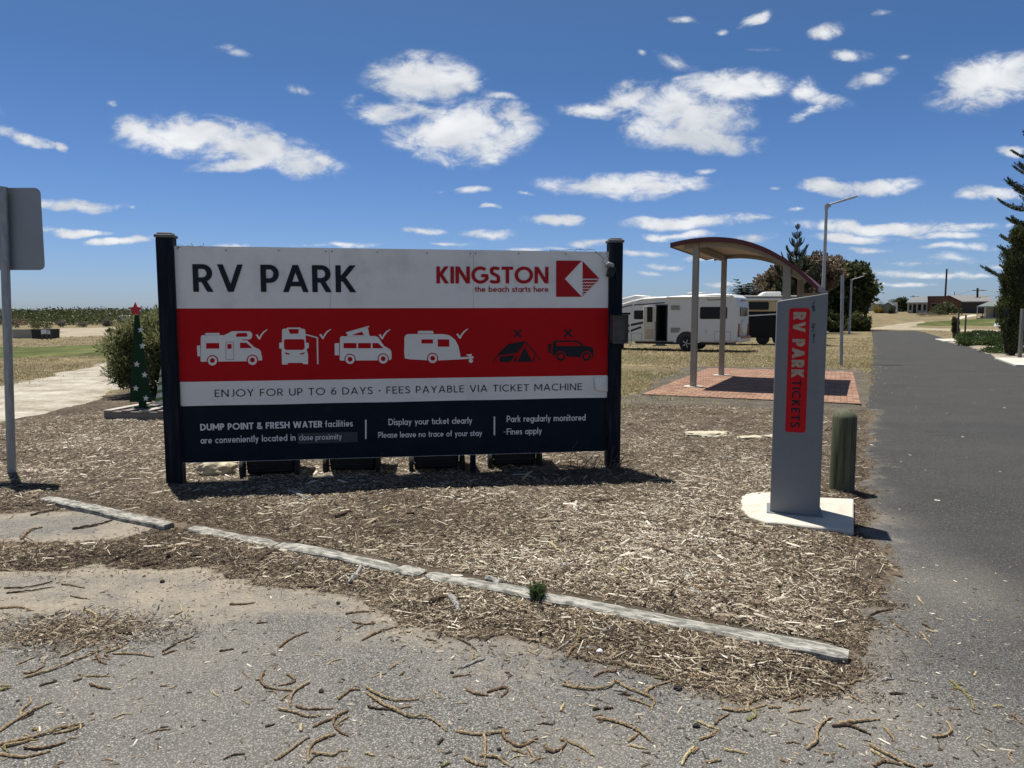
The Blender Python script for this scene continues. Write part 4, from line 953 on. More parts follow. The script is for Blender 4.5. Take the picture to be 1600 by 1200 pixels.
# sticks and pine twigs
def stick_mat(name, stops, st=(3, 3, 3), sc=40):
    m, nt, b = new_mat(name); v = coords(nt, 'World', st); g = nz(nt, v, sc, 5, .7)
    nt.links.new(ramp(nt, g, stops), b.inputs['Base Color']); b.inputs['Roughness'].default_value = .85; b.inputs['Specular IOR Level'].default_value = .2; bump(nt, b, g, .9, .006); return m
TW = [stick_mat('twig_brown', [(.32, (.07, .045, .026)), (.5, (.20, .135, .078)), (.68, (.37, .275, .17))]),
      stick_mat('twig_tan', [(.32, (.11, .073, .038)), (.5, (.30, .22, .122)), (.68, (.50, .40, .25))]),
      stick_mat('twig_straw', [(.32, (.22, .165, .085)), (.5, (.45, .37, .20)), (.68, (.62, .54, .35))]),
      stick_mat('twig_dark', [(.32, (.025, .017, .012)), (.5, (.075, .05, .034)), (.68, (.16, .115, .08))]),
      stick_mat('twig_grey', [(.32, (.10, .095, .085)), (.5, (.30, .285, .26)), (.68, (.52, .50, .46))]),
      stick_mat('twig_green', [(.32, (.10, .095, .03)), (.5, (.22, .20, .075)), (.68, (.36, .32, .15))])]
NAMES = ['brown', 'tan', 'straw coloured', 'dark brown', 'grey', 'yellow green']
def gz(p):
    z = float(mulch_h(np.array([p.x]), np.array([p.y]))[0]) if 2.5 < p.y < 14 else 0
    return max(z, .008 if p.x > 2.6 else 0.0)
def twig(pts, r, ci, label, group, cat='twig', name='pine_twig', knob=True, seed=0, mulch=False):
    rs = random.Random(seed); P = [Vector(p) for p in pts]
    Q = [Vector(q)+Vector((rs.uniform(-1, 1), rs.uniform(-1, 1), 0))*r*.35 for q in cr([tuple(p) for p in P], 9)] if len(P) > 2 else [P[0].lerp(P[1], k/9)+Vector((rs.uniform(-1, 1), rs.uniform(-1, 1), 0))*r*.5 for k in range(10)]
    n = len(Q); base = gz(sum(P, Vector())/len(P)); c = sum(Q, Vector())/n
    L_ = sum((Q[i+1]-Q[i]).length for i in range(n-1))
    V = []; rad = []
    for i, q in enumerate(Q):
        t = i/(n-1); rr = r*(1-.42*t)*(1+.24*rs.uniform(-1, 1))*(.72 if i in (0, n-1) else 1)
        g = gz(q) if mulch else base
        V.append(Vector((q.x-c.x, q.y-c.y, g-base+rr*.85+.010*min(1, L_/.4)*math.sin(math.pi*t)*rs.random()))); rad.append(rr)
    m = MB(); m.tube(V, rad, 6)
    if r > .0045 and ci != 4:
        for i in range(1, n-1):
            for _ in range(2):
                d = (V[i+1]-V[i-1]).normalized(); a = Vector((rs.gauss(0, 1), rs.gauss(0, 1), rs.gauss(0, 1)+.4)); a = (a-d*a.dot(d)).normalized(); s_ = d.cross(a)
                b0 = V[i]+a*rad[i]*.75; m.add([b0-s_*r*.35-d*r*.3, b0+s_*r*.35-d*r*.3, b0+d*r*1.5+a*r*.55], [(0, 1, 2)])
    o = m.build(name, TW[ci], smooth=True); o.location = (c.x, c.y, base); return tag(o, label, cat, group)
Z_L5 = lambda x, y: gp(x/4, 900+y/4); Z_L6 = lambda x, y: gp(400+x/4, 900+y/4); Z_L7 = lambda x, y: gp(800+x/4, 900+y/4); Z_L8 = lambda x, y: gp(1200+x/4, 900+y/4)
T5 = [([(25,78),(180,75),(330,35)],3,1.1),([(40,110),(200,95),(330,70)],3,.8),([(385,55),(450,62),(530,78)],0,1),([(440,125),(500,140),(560,146)],1,.9),([(0,205),(120,200),(190,215)],1,2.2),([(270,270),(400,228)],3,.9),([(530,212),(590,240),(600,275),(565,312)],2,1.1),([(295,385),(190,370),(135,400),(150,435),(200,435),(225,408)],0,1),([(375,512),(500,460),(618,390)],1,1.2),([(145,642),(330,590),(480,530),(610,478),(672,448)],1,1.5),([(655,485),(730,460),(805,420)],1,1),([(600,490),(620,530),(665,556)],0,2.2),([(655,490),(690,528)],0,1.6),([(705,490),(830,492),(965,508)],1,1.2),([(1015,478),(1100,430),(1210,378)],3,1.2),([(1015,494),(1110,465)],0,1),([(540,630),(685,630)],1,1.2),([(560,678),(610,698),(690,712)],0,2.2),([(150,612),(210,605),(280,562)],0,1.2),([(0,975),(130,890),(220,840),(325,792)],1,2.3),([(130,885),(135,845),(190,800),(190,760)],1,1.7),([(0,1060),(240,1005),(410,950),(520,925)],1,2),([(10,1078),(240,1022)],1,2),([(330,990),(440,970),(530,935)],1,1.6),([(150,1080),(260,1085),(410,1045)],0,2.8),([(0,1120),(150,1138),(320,1098)],1,2),([(1370,475),(1460,458)],3,1),([(1435,180),(1520,180),(1590,170)],0,1.7),([(1090,245),(1135,225),(1125,180)],2,1.1),([(245,690),(360,660)],3,1.1),([(105,560),(215,510)],1,.8),([(480,425),(545,390),(575,365)],1,1),([(0,690),(60,688)],2,1.6),([(0,720),(70,700)],5,2.2),([(455,660),(500,650),(510,625),(490,620)],0,.9),([(200,970),(235,965),(250,1000)],1,1.4),([(20,1075),(45,1105)],5,1.6)]
T6 = [([(145,450),(220,395),(330,350)],0,1.8),([(660,405),(780,350),(895,318)],0,1.3),([(560,240),(650,228),(745,225)],0,1.2),([(600,290),(680,305),(745,297)],0,1.3),([(620,338),(680,300)],0,1.2),([(1015,308),(1130,295),(1200,250),(1220,210)],3,1.4),([(1250,390),(1330,430),(1380,470)],3,1.1),([(1355,525),(1360,470)],1,1.4),([(1290,577),(1435,517)],4,1.9),([(1225,635),(1340,618)],0,1.3),([(50,612),(30,660),(80,705),(240,720)],0,1.8),([(190,615),(240,650),(225,672),(140,690)],0,1.5),([(340,668),(250,720),(215,775),(215,820)],1,1.8),([(250,818),(330,838),(485,832)],0,1.5),([(140,838),(240,858),(320,885),(405,875)],1,1.6),([(355,948),(430,915),(520,885)],0,1.8),([(575,848),(510,880),(485,920),(520,975),(580,1002)],0,2),([(580,880),(500,935)],1,1.4),([(500,992),(400,1030),(335,1080),(325,1170)],1,2.3),([(345,1108),(480,1125),(525,1092)],1,1.6),([(120,1155),(220,1090),(305,1025)],1,2.1),([(515,775),(590,720),(650,715)],0,2),([(690,735),(780,800),(880,850),(960,885),(1070,890),(1150,940),(1190,972)],1,2.1),([(690,702),(760,745),(860,780),(1020,775)],1,1.8),([(1305,705),(1370,740),(1450,750)],0,2),([(1440,730),(1550,705),(1570,725),(1530,760)],0,2),([(1250,975),(1380,998),(1500,985),(1585,980)],1,1.9),([(1425,995),(1435,1090),(1425,1180)],1,2),([(1300,1140),(1370,1180),(1440,1195)],1,2.1),([(1400,1130),(1500,1140),(1580,1190)],1,2.3),([(1540,965),(1560,1020),(1600,1050)],0,2.4),([(835,585),(895,542)],1,1.1),([(1140,1055),(1170,1020)],3,2.4),([(1155,1195),(1215,1170)],5,1.8),([(700,820),(760,835),(850,840)],3,1.8),([(155,780),(195,745)],1,1.2),([(280,975),(283,925)],2,2.2),([(1060,398),(1130,410)],0,1.6),([(5,300),(75,290)],0,1.3),([(60,945),(115,930)],3,1.1),([(0,655),(30,655)],0,1.6),([(890,360),(970,352)],1,.9),([(1040,250),(1080,295),(1150,300)],3,1.2),([(1220,270),(1265,320)],3,1.5),([(680,1110),(740,1128)],2,1.4),([(900,625),(930,598)],0,1.3),([(1120,725),(1150,768)],1,1.1)]
T7 = [([(315,685),(420,708),(540,710),(620,690),(635,650)],1,2),([(330,660),(360,690)],1,1.6),([(640,655),(720,705),(820,745),(885,780),(870,840)],1,2),([(725,770),(820,800),(870,820)],1,1.3),([(510,632),(580,600),(640,602),(655,555)],0,1.5),([(830,735),(900,690),(1050,645)],1,1.6),([(890,640),(960,648),(1000,640)],5,1.4),([(530,895),(640,915),(760,960),(830,1010),(880,1045)],1,2.3),([(725,1040),(800,985)],1,1.8),([(735,1060),(850,1088)],2,1.3),([(210,1055),(215,1085),(250,1105),(310,1085),(335,1040),(300,1030)],0,1.8),([(345,1035),(430,1075),(515,1130)],1,1.5),([(0,1050),(60,1070),(160,1015)],0,1.8),([(95,1075),(145,1155)],1,1.5),([(1160,910),(1230,945),(1300,965)],2,1.5),([(1270,930),(1290,905),(1360,865)],0,1.7),([(1170,1028),(1240,1005),(1280,970)],1,1.7),([(1060,1185),(1100,1120),(1140,1070)],2,2.6),([(1215,1170),(1310,1155)],1,2.1),([(1320,1090),(1480,1112)],2,1.4),([(1310,832),(1400,850),(1480,845),(1590,805)],1,2),([(1475,850),(1480,800),(1540,775)],1,1.9),([(1470,910),(1520,880),(1515,840)],5,1.9),([(345,510),(370,470),(440,430),(560,400)],0,2),([(1120,640),(1140,600),(1200,555),(1230,540)],0,1.6),([(1140,630),(1250,635),(1345,620)],0,2.2),([(1155,655),(1250,660),(1350,635)],3,1.6),([(855,605),(880,560),(905,530)],0,1.5),([(860,350),(890,410),(940,485)],1,2.4),([(1255,560),(1265,510),(1320,470)],3,1.5),([(505,838),(550,834)],3,1.8),([(575,834),(630,830)],3,1.7),([(300,850),(330,800)],2,2),([(1125,1110),(1165,1080)],1,2.2),([(0,1090),(90,1115)],1,1.5),([(400,430),(425,370),(445,320)],5,1.6),([(550,395),(600,365),(670,325)],4,2.4),([(430,455),(630,450)],4,1.2),([(315,445),(390,395)],4,1.3),([(640,715),(720,725)],4,1.2),([(690,738),(740,750)],3,1.6)]
T8 = [([(240,1088),(300,1040),(310,970),(350,920),(400,885)],1,2.1),([(400,945),(500,940),(580,970),(640,995)],3,1.9),([(430,935),(560,915),(700,900)],1,2.6),([(720,945),(770,1000),(790,1035)],1,1.7),([(1025,1010),(1100,1005),(1145,970),(1115,915)],1,2.3),([(1135,655),(1200,710),(1260,770),(1285,838)],5,1.9),([(1160,700),(1250,730)],5,1.2),([(625,1055),(720,1110),(860,1180),(920,1200)],1,2.1),([(640,1095),(730,1140)],2,1.7),([(665,1195),(720,1165),(830,1185)],0,2.6),([(510,680),(580,650)],1,2),([(95,785),(180,760),(225,740)],0,1.7),([(1525,870),(1600,935)],0,1.5),([(1405,818),(1470,818)],2,1.5),([(0,705),(75,708)],2,1.8),([(515,750),(575,790)],1,1.3),([(710,655),(790,645)],4,2.2),([(760,740),(850,738)],3,2),([(935,130),(950,160),(975,178)],2,2),([(780,290),(830,330),(880,352)],0,1.4),([(945,350),(1020,435)],1,1.1),([(640,248),(700,225),(780,212)],3,1.8),([(820,30),(900,55)],4,1.2),([(1370,288),(1415,288)],1,1.6),([(1480,432),(1540,438)],4,1.1),([(0,828),(80,822)],1,2),([(130,855),(270,835)],1,1.8),([(440,1062),(500,1085)],2,1.5),([(990,340),(1040,355)],2,1.5),([(1290,630),(1300,600)],2,1.2),([(975,1195),(1030,1180)],0,2.2),([(80,1150),(120,1170)],1,1.8),([(960,300),(1020,330)],3,1)]
_k = 0
COLN = ['at the far left', 'on the left', 'centre left', 'just left of centre', 'just right of centre', 'centre right', 'on the right', 'at the far right']
def shape_word(pts):
    a, b_ = Vector(pts[0]), Vector(pts[-1]); L = sum((Vector(pts[i+1])-Vector(pts[i])).length for i in range(len(pts)-1)); q = (b_-a).length/max(L, 1)
    return 'hooked' if q < .75 else ('curved' if q < .965 else 'straight'), ('long' if L > 420 else ('short' if L < 110 else 'mid-length'))
_seen = {}
for zi, (Zf, TT) in ((5, (Z_L5, T5)), (6, (Z_L6, T6)), (7, (Z_L7, T7)), (8, (Z_L8, T8))):
    for pts, ci, wd in TT:
        P = [Zf(*p) for p in pts]; P = [Vector((p.x, p.y, 0)) for p in P]; mid = P[len(P)//2]
        r = .0035*(1.0+.42*wd)*(.75+.25*min(1.2, mid.y/3.3)); sh, ln = shape_word(pts); yq = sum(p[1] for p in pts)/len(pts); xq = (zi-5)*400+sum(p[0] for p in pts)/len(pts)/4
        row = 'by the mulch' if yq < 330 else 'in the upper asphalt' if yq < 600 else 'in the lower asphalt' if yq < 880 else 'nearest the camera'
        lab = f'{ln} {sh} {NAMES[ci]} pine twig {COLN[min(7, int(xq//200))]}, {row}'
        if lab in _seen:
            d = Vector(pts[-1])-Vector(pts[0]); an = math.degrees(math.atan2(-d.y, d.x)) % 180
            lab += ', level' if an < 20 or an > 160 else ', rising right' if an < 70 else ', upright' if an < 110 else ', falling right'
        if lab in _seen: lab = lab.replace('pine twig', 'thin pine twig' if wd < 1.5 else 'thick pine twig')
        if lab in _seen: lab = lab.replace('mid-length ', 'lower ')
        _seen[lab] = 1
        twig(P, r, ci, lab, 'fallen pine twigs on the asphalt', seed=_k, mulch=True); _k += 1
U = [lambda x, y: gp(x/4, 700+y/4), lambda x, y: gp(400+x/4, 700+y/4), lambda x, y: gp(800+x/4, 700+y/4)]
UP = [(0,[(130,575),(190,520),(265,498)],0,1.6,'brown stick on the bare patch at the left of the bed'),(0,[(935,670),(1090,650),(1300,610)],0,1.2,'thin brown stick in front of the second edging length'),(0,[(1050,690),(1250,625)],3,1.1,'thin dark stick beside the thin brown one below the edging'),(0,[(455,510),(590,490),(700,455)],3,1.4,'dark forked stick right of the bare patch'),(0,[(190,425),(300,400),(430,372)],3,1,'thin dark stick below the left edging end'),(0,[(890,745),(950,735),(1015,720)],3,2,'stubby dark stick at the upper edge of the pale sand'),
 (1,[(0,735),(120,670),(290,585)],3,1.6,'long dark twig leaning across the middle timber edging'),(1,[(750,580),(830,550),(885,520)],3,1.5,'dark stick in the mulch above the edging stub'),(1,[(500,460),(545,445),(595,428)],3,3.8,'thick dark chunk of bark in the mulch'),(1,[(210,285),(290,320),(360,325)],4,2,'pale splinter at the edge of the sign shadow'),(1,[(580,860),(630,820),(660,750)],4,3,'grey forked driftwood piece below the edging'),(1,[(800,415),(860,395)],2,1.8,'short pale stick in mid mulch'),(1,[(0,365),(125,380)],3,1.2,'dark stick near the left part of the sign shadow'),(1,[(255,875),(420,875)],3,1.3,'dark straight stick at the mulch border'),(1,[(1290,735),(1360,715),(1440,695)],1,1.6,'tan stick above the long edging'),(1,[(1085,1000),(1130,985),(1190,965)],3,3.2,'dark knobbly root piece at the mulch border'),(1,[(1215,970),(1245,1010),(1270,1045)],4,4.2,'grey knotty wood lump at the mulch border'),(1,[(1435,845),(1500,870),(1490,930)],4,4.4,'forked grey wood knot below the long edging'),(1,[(1530,850),(1500,880),(1480,895)],4,3.2,'grey branch stub beside the forked wood knot'),
 (2,[(65,220),(130,165)],2,3,'pale stick lying in the sign shadow'),(2,[(0,190),(150,205)],4,1.4,'grey stick along the sign shadow edge'),(2,[(860,645),(980,675),(1060,700)],3,1.8,'dark stick in the middle of the right mulch'),(2,[(1320,540),(1450,600),(1600,660)],3,2,'long dark stick in front of the concrete pad'),(2,[(1235,455),(1300,468),(1355,475)],3,2.4,'dark stick left of the concrete pad'),(2,[(1110,920),(1190,970)],4,2.4,'pale grey stick above the right edging'),(2,[(1130,915),(1260,915),(1390,890)],0,1.8,'brown curved stick above the right edging'),(2,[(1080,825),(1140,850)],4,2.6,'pale wood flake in the right mulch'),(2,[(640,855),(760,845)],0,1.7,'brown stick above the middle of the long edging'),(2,[(675,790),(720,815)],2,3.6,'chunky pale wood offcut in the right mulch'),(2,[(1480,1040),(1600,1000)],0,2,'brown stick near the right end of the edging'),(2,[(1190,975),(1320,978)],3,1.2,'thin dark stick touching the pale grey one'),(2,[(1095,25),(1180,45)],3,1.8,'dark stick in the mulch right of the sign'),(2,[(1280,80),(1410,88)],4,1.8,'pale stick behind the sign right post, toward the pad'),(2,[(520,355),(570,350),(640,340)],3,2,'dark bark strip in mid right mulch'),(2,[(1350,965),(1480,950),(1560,995)],3,1.4,'curved dark stick above the edging right end'),(2,[(285,770),(365,768)],4,2.4,'white flake just above the weed'),(2,[(225,620),(320,680)],2,1.5,'curved straw coloured stick left in the right mulch')]
for i, (zi, pts, ci, wd, lab) in enumerate(UP):
    P = [U[zi](*p) for p in pts]; P = [Vector((p.x, p.y, 0)) for p in P]; twig(P, .0062*(.85+.5*wd), ci, lab, 'loose sticks on the mulch bed', 'stick', 'stick', seed=500+i, mulch=True)
# smaller ones in between
rs = random.Random(17)
for i in range(56):
    px, py = rs.uniform(10, 1590), 1000+190*rs.random()**.8
    if float(mulch_sd(*[np.array([q]) for q in (gp(px, py).x, gp(px, py).y)])[0]) > -.06: continue
    c = gp(px, py); a = rs.uniform(0, 6.28); L = rs.uniform(.025, .085); k = rs.uniform(-.5, .5); d = Vector((math.cos(a), math.sin(a), 0)); nn = Vector((-d.y, d.x, 0))
    twig([Vector((c.x, c.y, 0))-d*L/2, Vector((c.x, c.y, 0))+nn*L*k*.4, Vector((c.x, c.y, 0))+d*L/2], rs.uniform(.0022, .0042), rs.choice([0, 1, 1, 2, 3]), 'tiny broken bit of pine twig scattered between the larger twigs on the asphalt', 'tiny twig bits on the asphalt', seed=900+i)
# small dark cones / stones
def lump(name, p, r, mat, label, cat, group=None, sq=.7, seed=0, rz=0, el=1.0, det=2):
    import bmesh
    bm = bmesh.new(); bmesh.ops.create_icosphere(bm, subdivisions=det, radius=1); rs = random.Random(seed); o3 = Vector((rs.uniform(0, 9), rs.uniform(0, 9), rs.uniform(0, 9)))
    from mathutils import noise as N_
    for v in bm.verts:
        q = v.co*1.3+o3; f = 1+.38*N_.noise(q)+.22*N_.noise(q*2.3)+(.10*N_.noise(q*5.5)+.06*N_.noise(q*11) if det > 2 else 0); v.co = Vector((v.co.x*r*el*f, v.co.y*r*f, v.co.z*r*sq*f))
    for f in bm.faces: f.smooth = det > 2
    me = bpy.data.meshes.new(name); bm.to_mesh(me); bm.free(); me.materials.append(mat)
    o = bpy.data.objects.new(name, me); COL.objects.link(o); o.location = (p.x, p.y, p.z+r*sq*.55); o.rotation_euler = (0, 0, rz); return tag(o, label, cat, group)
DK = pm('dark_cone', (.02, .018, .016), .9, .4, 60, bmp=.5, bscale=200); LIME = pm('limestone', (.50, .45, .33), .9, .2, 7, bmp=.8, bscale=30, dirt=(.22, .17, .10), dscale=5, damt=.7)
for i, (px, py, r) in enumerate([(502, 1081.5, .011), (528, 943.5, .012), (1059, 1077, .015), (1088, 1136, .012), (780, 1172, .009), (706, 1052, .009), (254, 910, .014), (105, 867, .016), (68, 866, .012), (28, 1096, .007)]):
    p = gp(px, py); lump('seed_cone', Vector((p.x, p.y, gz(p))), r, DK, ['dark seed cone lowest of the centre left twig tangle', 'dark seed cone alone on the upper asphalt, left of centre', 'flat dark seed cone under the twigs right of centre', 'elongated dark seed cone on the lower asphalt right of centre', 'dark seed cone between twigs near the bottom edge', 'dark seed cone near the pale stick by the mulch', 'dark seed cone on the pale dusty sand', 'larger dark seed cone in the left mulch', 'smaller dark seed cone left of the larger one', 'dark seed cone at the lower left edge'][i], 'cone', 'dark seed cones on the ground', .75, i, el=1.3 if i in (2, 3) else 1)
p = gp(937, 1020); lump('pebble', p, .016, pm('white_pebble', (.6, .58, .53), .8, .1, 9), 'small white pebble at the mulch border below the weed', 'pebble', None, .7, 3)
p = gp(335, 746); lump('rock', Vector((p.x, p.y+.1, 0)), .135, LIME, 'pale limestone rock under the left end of the sign', 'rock', None, .8, 12, .4, 1.35, 4)
p = gp(1105, 682); lump('rock', Vector((p.x, p.y, 0)), .16, LIME, 'flat pale limestone rock in the mulch left of the ticket pylon', 'rock', None, .30, 5, .1, 2.0, 4)
p = gp(1172, 687); lump('rock', Vector((p.x, p.y, 0)), .10, LIME, 'smaller flat limestone rock nearest the ticket pylon left side', 'rock', None, .35, 8, .3, 2.2, 4)
p = gp(1205, 690); lump('rock', Vector((p.x+.15, p.y+.2, 0)), .10, LIME, 'limestone rock half hidden behind the ticket pylon', 'rock', None, .4, 9, .3, 2.0, 4)

# ------------------------------------------------------------------ leaves
def leaves_np(cent, rad, n, L, Wd, up=0.0, shell=.45, seed=1, tint=(0, 1), droop=0, fold=True, mask=None):
    """leaf-sized faces spread through ellipsoids; returns verts, faces, tint"""
    r_ = np.random.default_rng(seed); cent = np.asarray(cent, float); rad = np.asarray(rad, float)
    if rad.ndim == 1: rad = np.repeat(rad[:, None], 3, 1)
    w = rad.prod(1)**(2/3); k = r_.choice(len(cent), n, p=w/w.sum())
    d = r_.normal(size=(n, 3)); d /= np.linalg.norm(d, axis=1)[:, None]; rr = r_.random(n)**shell
    p = cent[k]+d*rad[k]*rr[:, None]
    ax = d*.8+r_.normal(0, .6, (n, 3)); ax[:, 2] += up-droop; ax /= np.linalg.norm(ax, axis=1)[:, None]+1e-9
    s = np.cross(ax, r_.normal(size=(n, 3))); s /= np.linalg.norm(s, axis=1)[:, None]+1e-9
    l = L*(.6+.8*r_.random(n))[:, None]; w_ = Wd*(.6+.8*r_.random(n))[:, None]
    if mask is not None:
        ok = mask(p); p, ax, s, l, w_, k = p[ok], ax[ok], s[ok], l[ok], w_[ok], k[ok]; n = len(p)
    V = np.stack([p, p+ax*l*.5+s*w_, p+ax*l, p+ax*l*.5-s*w_], 1).reshape(-1, 3)
    ct = r_.random(len(cent))[k]; t = np.clip(tint[0]+(tint[1]-tint[0])*(.55*r_.random(n)+.45*ct), 0, 1)
    return V, np.arange(n*4).reshape(-1, 4), np.repeat(t, 4)
def crown(name, parent, mat, *a, **k):
    V, f, t = leaves_np(*a, **k); return add_obj(name, mesh_np(name, V, f, {'tint': t}), mat, parent)
LM_OLIVE = leaf_mat('olive_leaves', [(0, (.020, .028, .010)), (.4, (.05, .065, .022)), (.8, (.095, .105, .04)), (1, (.15, .14, .06))])
LM_DARK = leaf_mat('dark_green_leaves', [(0, (.018, .026, .010)), (.5, (.052, .065, .022)), (.85, (.125, .13, .045)), (1, (.19, .18, .065))])
LM_BROWN = leaf_mat('brown_leaves', [(0, (.075, .058, .038)), (.45, (.17, .128, .085)), (.75, (.25, .195, .135)), (1, (.11, .12, .05))])
LM_PINE = leaf_mat('norfolk_needles', [(0, (.008, .016, .007)), (.5, (.022, .035, .015)), (1, (.05, .062, .026))], .5, .12)
LM_SHRUB = leaf_mat('shrub_leaves', [(0, (.06, .068, .03)), (.4, (.15, .165, .07)), (.8, (.25, .255, .115)), (1, (.36, .335, .17))], .55, .45)
LM_GREY = leaf_mat('grey_leaves', [(0, (.07, .065, .05)), (.5, (.15, .14, .105)), (1, (.26, .245, .19))])
LM_GROUND = leaf_mat('ground_cover_leaves', [(0, (.022, .036, .012)), (.5, (.06, .09, .028)), (1, (.12, .16, .055))], .45)
LM_YEL = leaf_mat('yellow_leaves', [(0, (.06, .07, .015)), (.5, (.22, .17, .025)), (1, (.42, .32, .04))])
LM_WEED = leaf_mat('weed_leaves', [(0, (.02, .04, .012)), (.6, (.055, .10, .03)), (1, (.12, .16, .06))])
BARK = pm('grey_bark', (.085, .075, .062), .95, .35, 5, bmp=.8, bscale=20, stretch=(4, 4, .8))
BARKD = pm('dark_bark', (.035, .028, .022), .95, .35, 5, bmp=.8, bscale=20, stretch=(4, 4, .8))

# weed by the edging
p = gp(838, 942); wd = thing('weed', 'small bushy green weed growing over the timber edging', 'weed', Vector((p.x, p.y, 0)))
m = MB(); cc = []; rs = random.Random(2)
for i in range(26):
    a = rs.uniform(0, 6.28); L = rs.uniform(.05, .12); tilt = rs.uniform(.1, .9); d = Vector((math.cos(a)*tilt, math.sin(a)*tilt, 1)).normalized()
    q = [Vector((rs.uniform(-.03, .03), rs.uniform(-.02, .02), 0)), None, None]; q[1] = q[0]+d*L*.5; q[2] = q[0]+d*L+Vector((0, 0, -.008)); m.tube(q, .0013, 4); cc += [q[1], q[2], q[1].lerp(q[2], .5)]
m.build('stem', TW[1], wd); crown('foliage', wd, LM_WEED, cc, [.016]*len(cc), 1300, .018, .0028, up=.7, seed=3)
m = MB()
for i in range(30):
    a = rs.uniform(2.2, 4.6); q0 = Vector((-.06+rs.uniform(-.04, .02), -.01+rs.uniform(-.04, .04), 0)); d = Vector((math.cos(a), math.sin(a), rs.uniform(.3, 1.3))).normalized(); L = rs.uniform(.04, .11)
    m.tube([q0, q0+d*L*.6, q0+d*L+Vector((0, 0, -.015))], .0011, 4)
m.build('dry_stem', TW[2], wd)
# dead brush at the right post
p = gp(945, 738); db = thing('dead_brush', 'tangle of dead grey-brown twigs at the foot of the right sign post', 'brush', Vector((p.x, p.y-.02, 0)))
m = MB(); rs = random.Random(8)
for i in range(46):
    q = [Vector((rs.uniform(-.35, .12), rs.uniform(-.18, .12), 0))]; a = rs.uniform(0, 6.28); d = Vector((math.cos(a)*.8, math.sin(a)*.5, rs.uniform(.2, 1.6))).normalized(); L = rs.uniform(.1, .38)
    for k in range(4): q.append(q[-1]+d*L/4); d = (d+Vector((rs.uniform(-.4, .4), rs.uniform(-.4, .4), rs.uniform(-.45, .1)))).normalized()
    m.tube(q, [.004, .003, .0025, .002, .0012], 4)
    for k in (1, 2, 3):
        e = Vector((rs.uniform(-1, 1), rs.uniform(-1, 1), rs.uniform(-.2, 1))).normalized(); m.tube([q[k], q[k]+e*L*.3], .0013, 3)
for i in range(9):      # long runners along the foot of the board
    q = [Vector((-.05, rs.uniform(-.1, .05), .03))]; d = Vector((-1, rs.uniform(-.5, .1), .1)).normalized()
    for k in range(7): q.append(q[-1]+d*rs.uniform(.08, .14)); d = (d+Vector((0, rs.uniform(-.35, .3), rs.uniform(-.25, .2)))).normalized(); q[-1].z = max(.012, q[-1].z)
    m.tube(q, .0028, 4)
m.build('twigs', stick_mat('dead_twigs', [(.3, (.06, .045, .032)), (.7, (.21, .17, .125))]), db)

# wheelie bins kept behind the sign
BINM = pm('bin_plastic', (.012, .014, .014), .5, .15, 5, spec=.4); TYRE = pm('tyre_rubber', (.014, .014, .014), .85, .2, 20)
bin0 = None
for i, (pxc, py) in enumerate([(414, 747.5), (546, 742), (676, 739), (800, 733.5)]):
    if bin0 is None:
        t = bin0 = thing('wheelie_bin', '', 'bin'); m = MB()
        vs = [(x, y, z) for z, wx, wy in ((.035, .225, .21), (.97, .275, .30)) for x, y in ((-wx, -wy), (wx, -wy), (wx, wy), (-wx, wy))]; m.add(vs, [(3, 2, 1, 0), (4, 5, 6, 7), (0, 1, 5, 4), (1, 2, 6, 5), (2, 3, 7, 6), (3, 0, 4, 7)]); m.build('body', BINM, t, .02, 2)
        m = MB(); m.box((0, 0, 1.0), (.60, .66, .05)); m.build('lid', pm('bin_lid', (.02, .03, .025), .5), t, .015, 2)
        m = MB(); m.tube([(-.25, -.34, .99), (.25, -.34, .99)], .016, 8); m.build('handle', BINM, t)
        m = MB(); m.tube([(-.29, -.24, .10), (.29, -.24, .10)], .011, 8); m.build('axle', BLACKP, t)
        for s in (-1, 1):
            m = MB(); m.lathe([(.03, -.02), (.085, -.022), (.10, -.012), (.10, .012), (.085, .022), (.03, .02)], (s*.262, -.24, .10), 20, 'X'); m.build('wheel', TYRE, t, smooth=True)
    else: t = copy_tree(bin0)
    p = gp(pxc, py); t.location = (p.x, p.y+.27, 0); t.rotation_euler = (0, 0, SYAW+R([2, -3, 1, -2][i])); t['group'] = 'bins behind the sign'
    t['label'] = ['black wheelie bin behind the sign, next to the pale rock', 'black wheelie bin behind the sign, second from the rock', 'black wheelie bin behind the sign, just left of the middle leg', 'black wheelie bin behind the sign, just right of the middle leg'][i]
m = None

# road sign seen from behind, left edge
rp = gp(17, 743); top = at(4.5, 292, rp.y)
rsn = thing('road_sign', 'back of a grey metal road sign on a galvanised pole, left edge', 'road sign', rp)
def rl(v): return Vector(v)-rp
m = MB(); m.tube([Vector((0, 0, -.3)), rl(top)], .040, 16); po = m.build('pole', GALV, rsn, smooth=True)
c = at(63, 293.5, rp.y+.055); c2 = at(63, 422, rp.y+.055); hh = c.z-c2.z; wd_ = .78
SBACK = pm('bare_sign_back', (.27, .285, .30), .5, .08, 2, metal=.35, dirt=(.16, .165, .17), dscale=2, damt=.4)
m = MB(); rx = c.x-rp.x; m.prism(rrect(rx-wd_, c2.z, rx, c.z, .055, 5), .052, .056, XZ); m.build('sign_plate', SBACK, rsn)
for z in (c.z-.14, c2.z+.14):
    m = MB(); m.tube([(rx-wd_/2-.04, .0, z-.004), (rx-wd_/2-.0, -.046, z), (rx-wd_/2+.04, 0, z)], .006, 5); m.build('bracket', GALV, rsn)
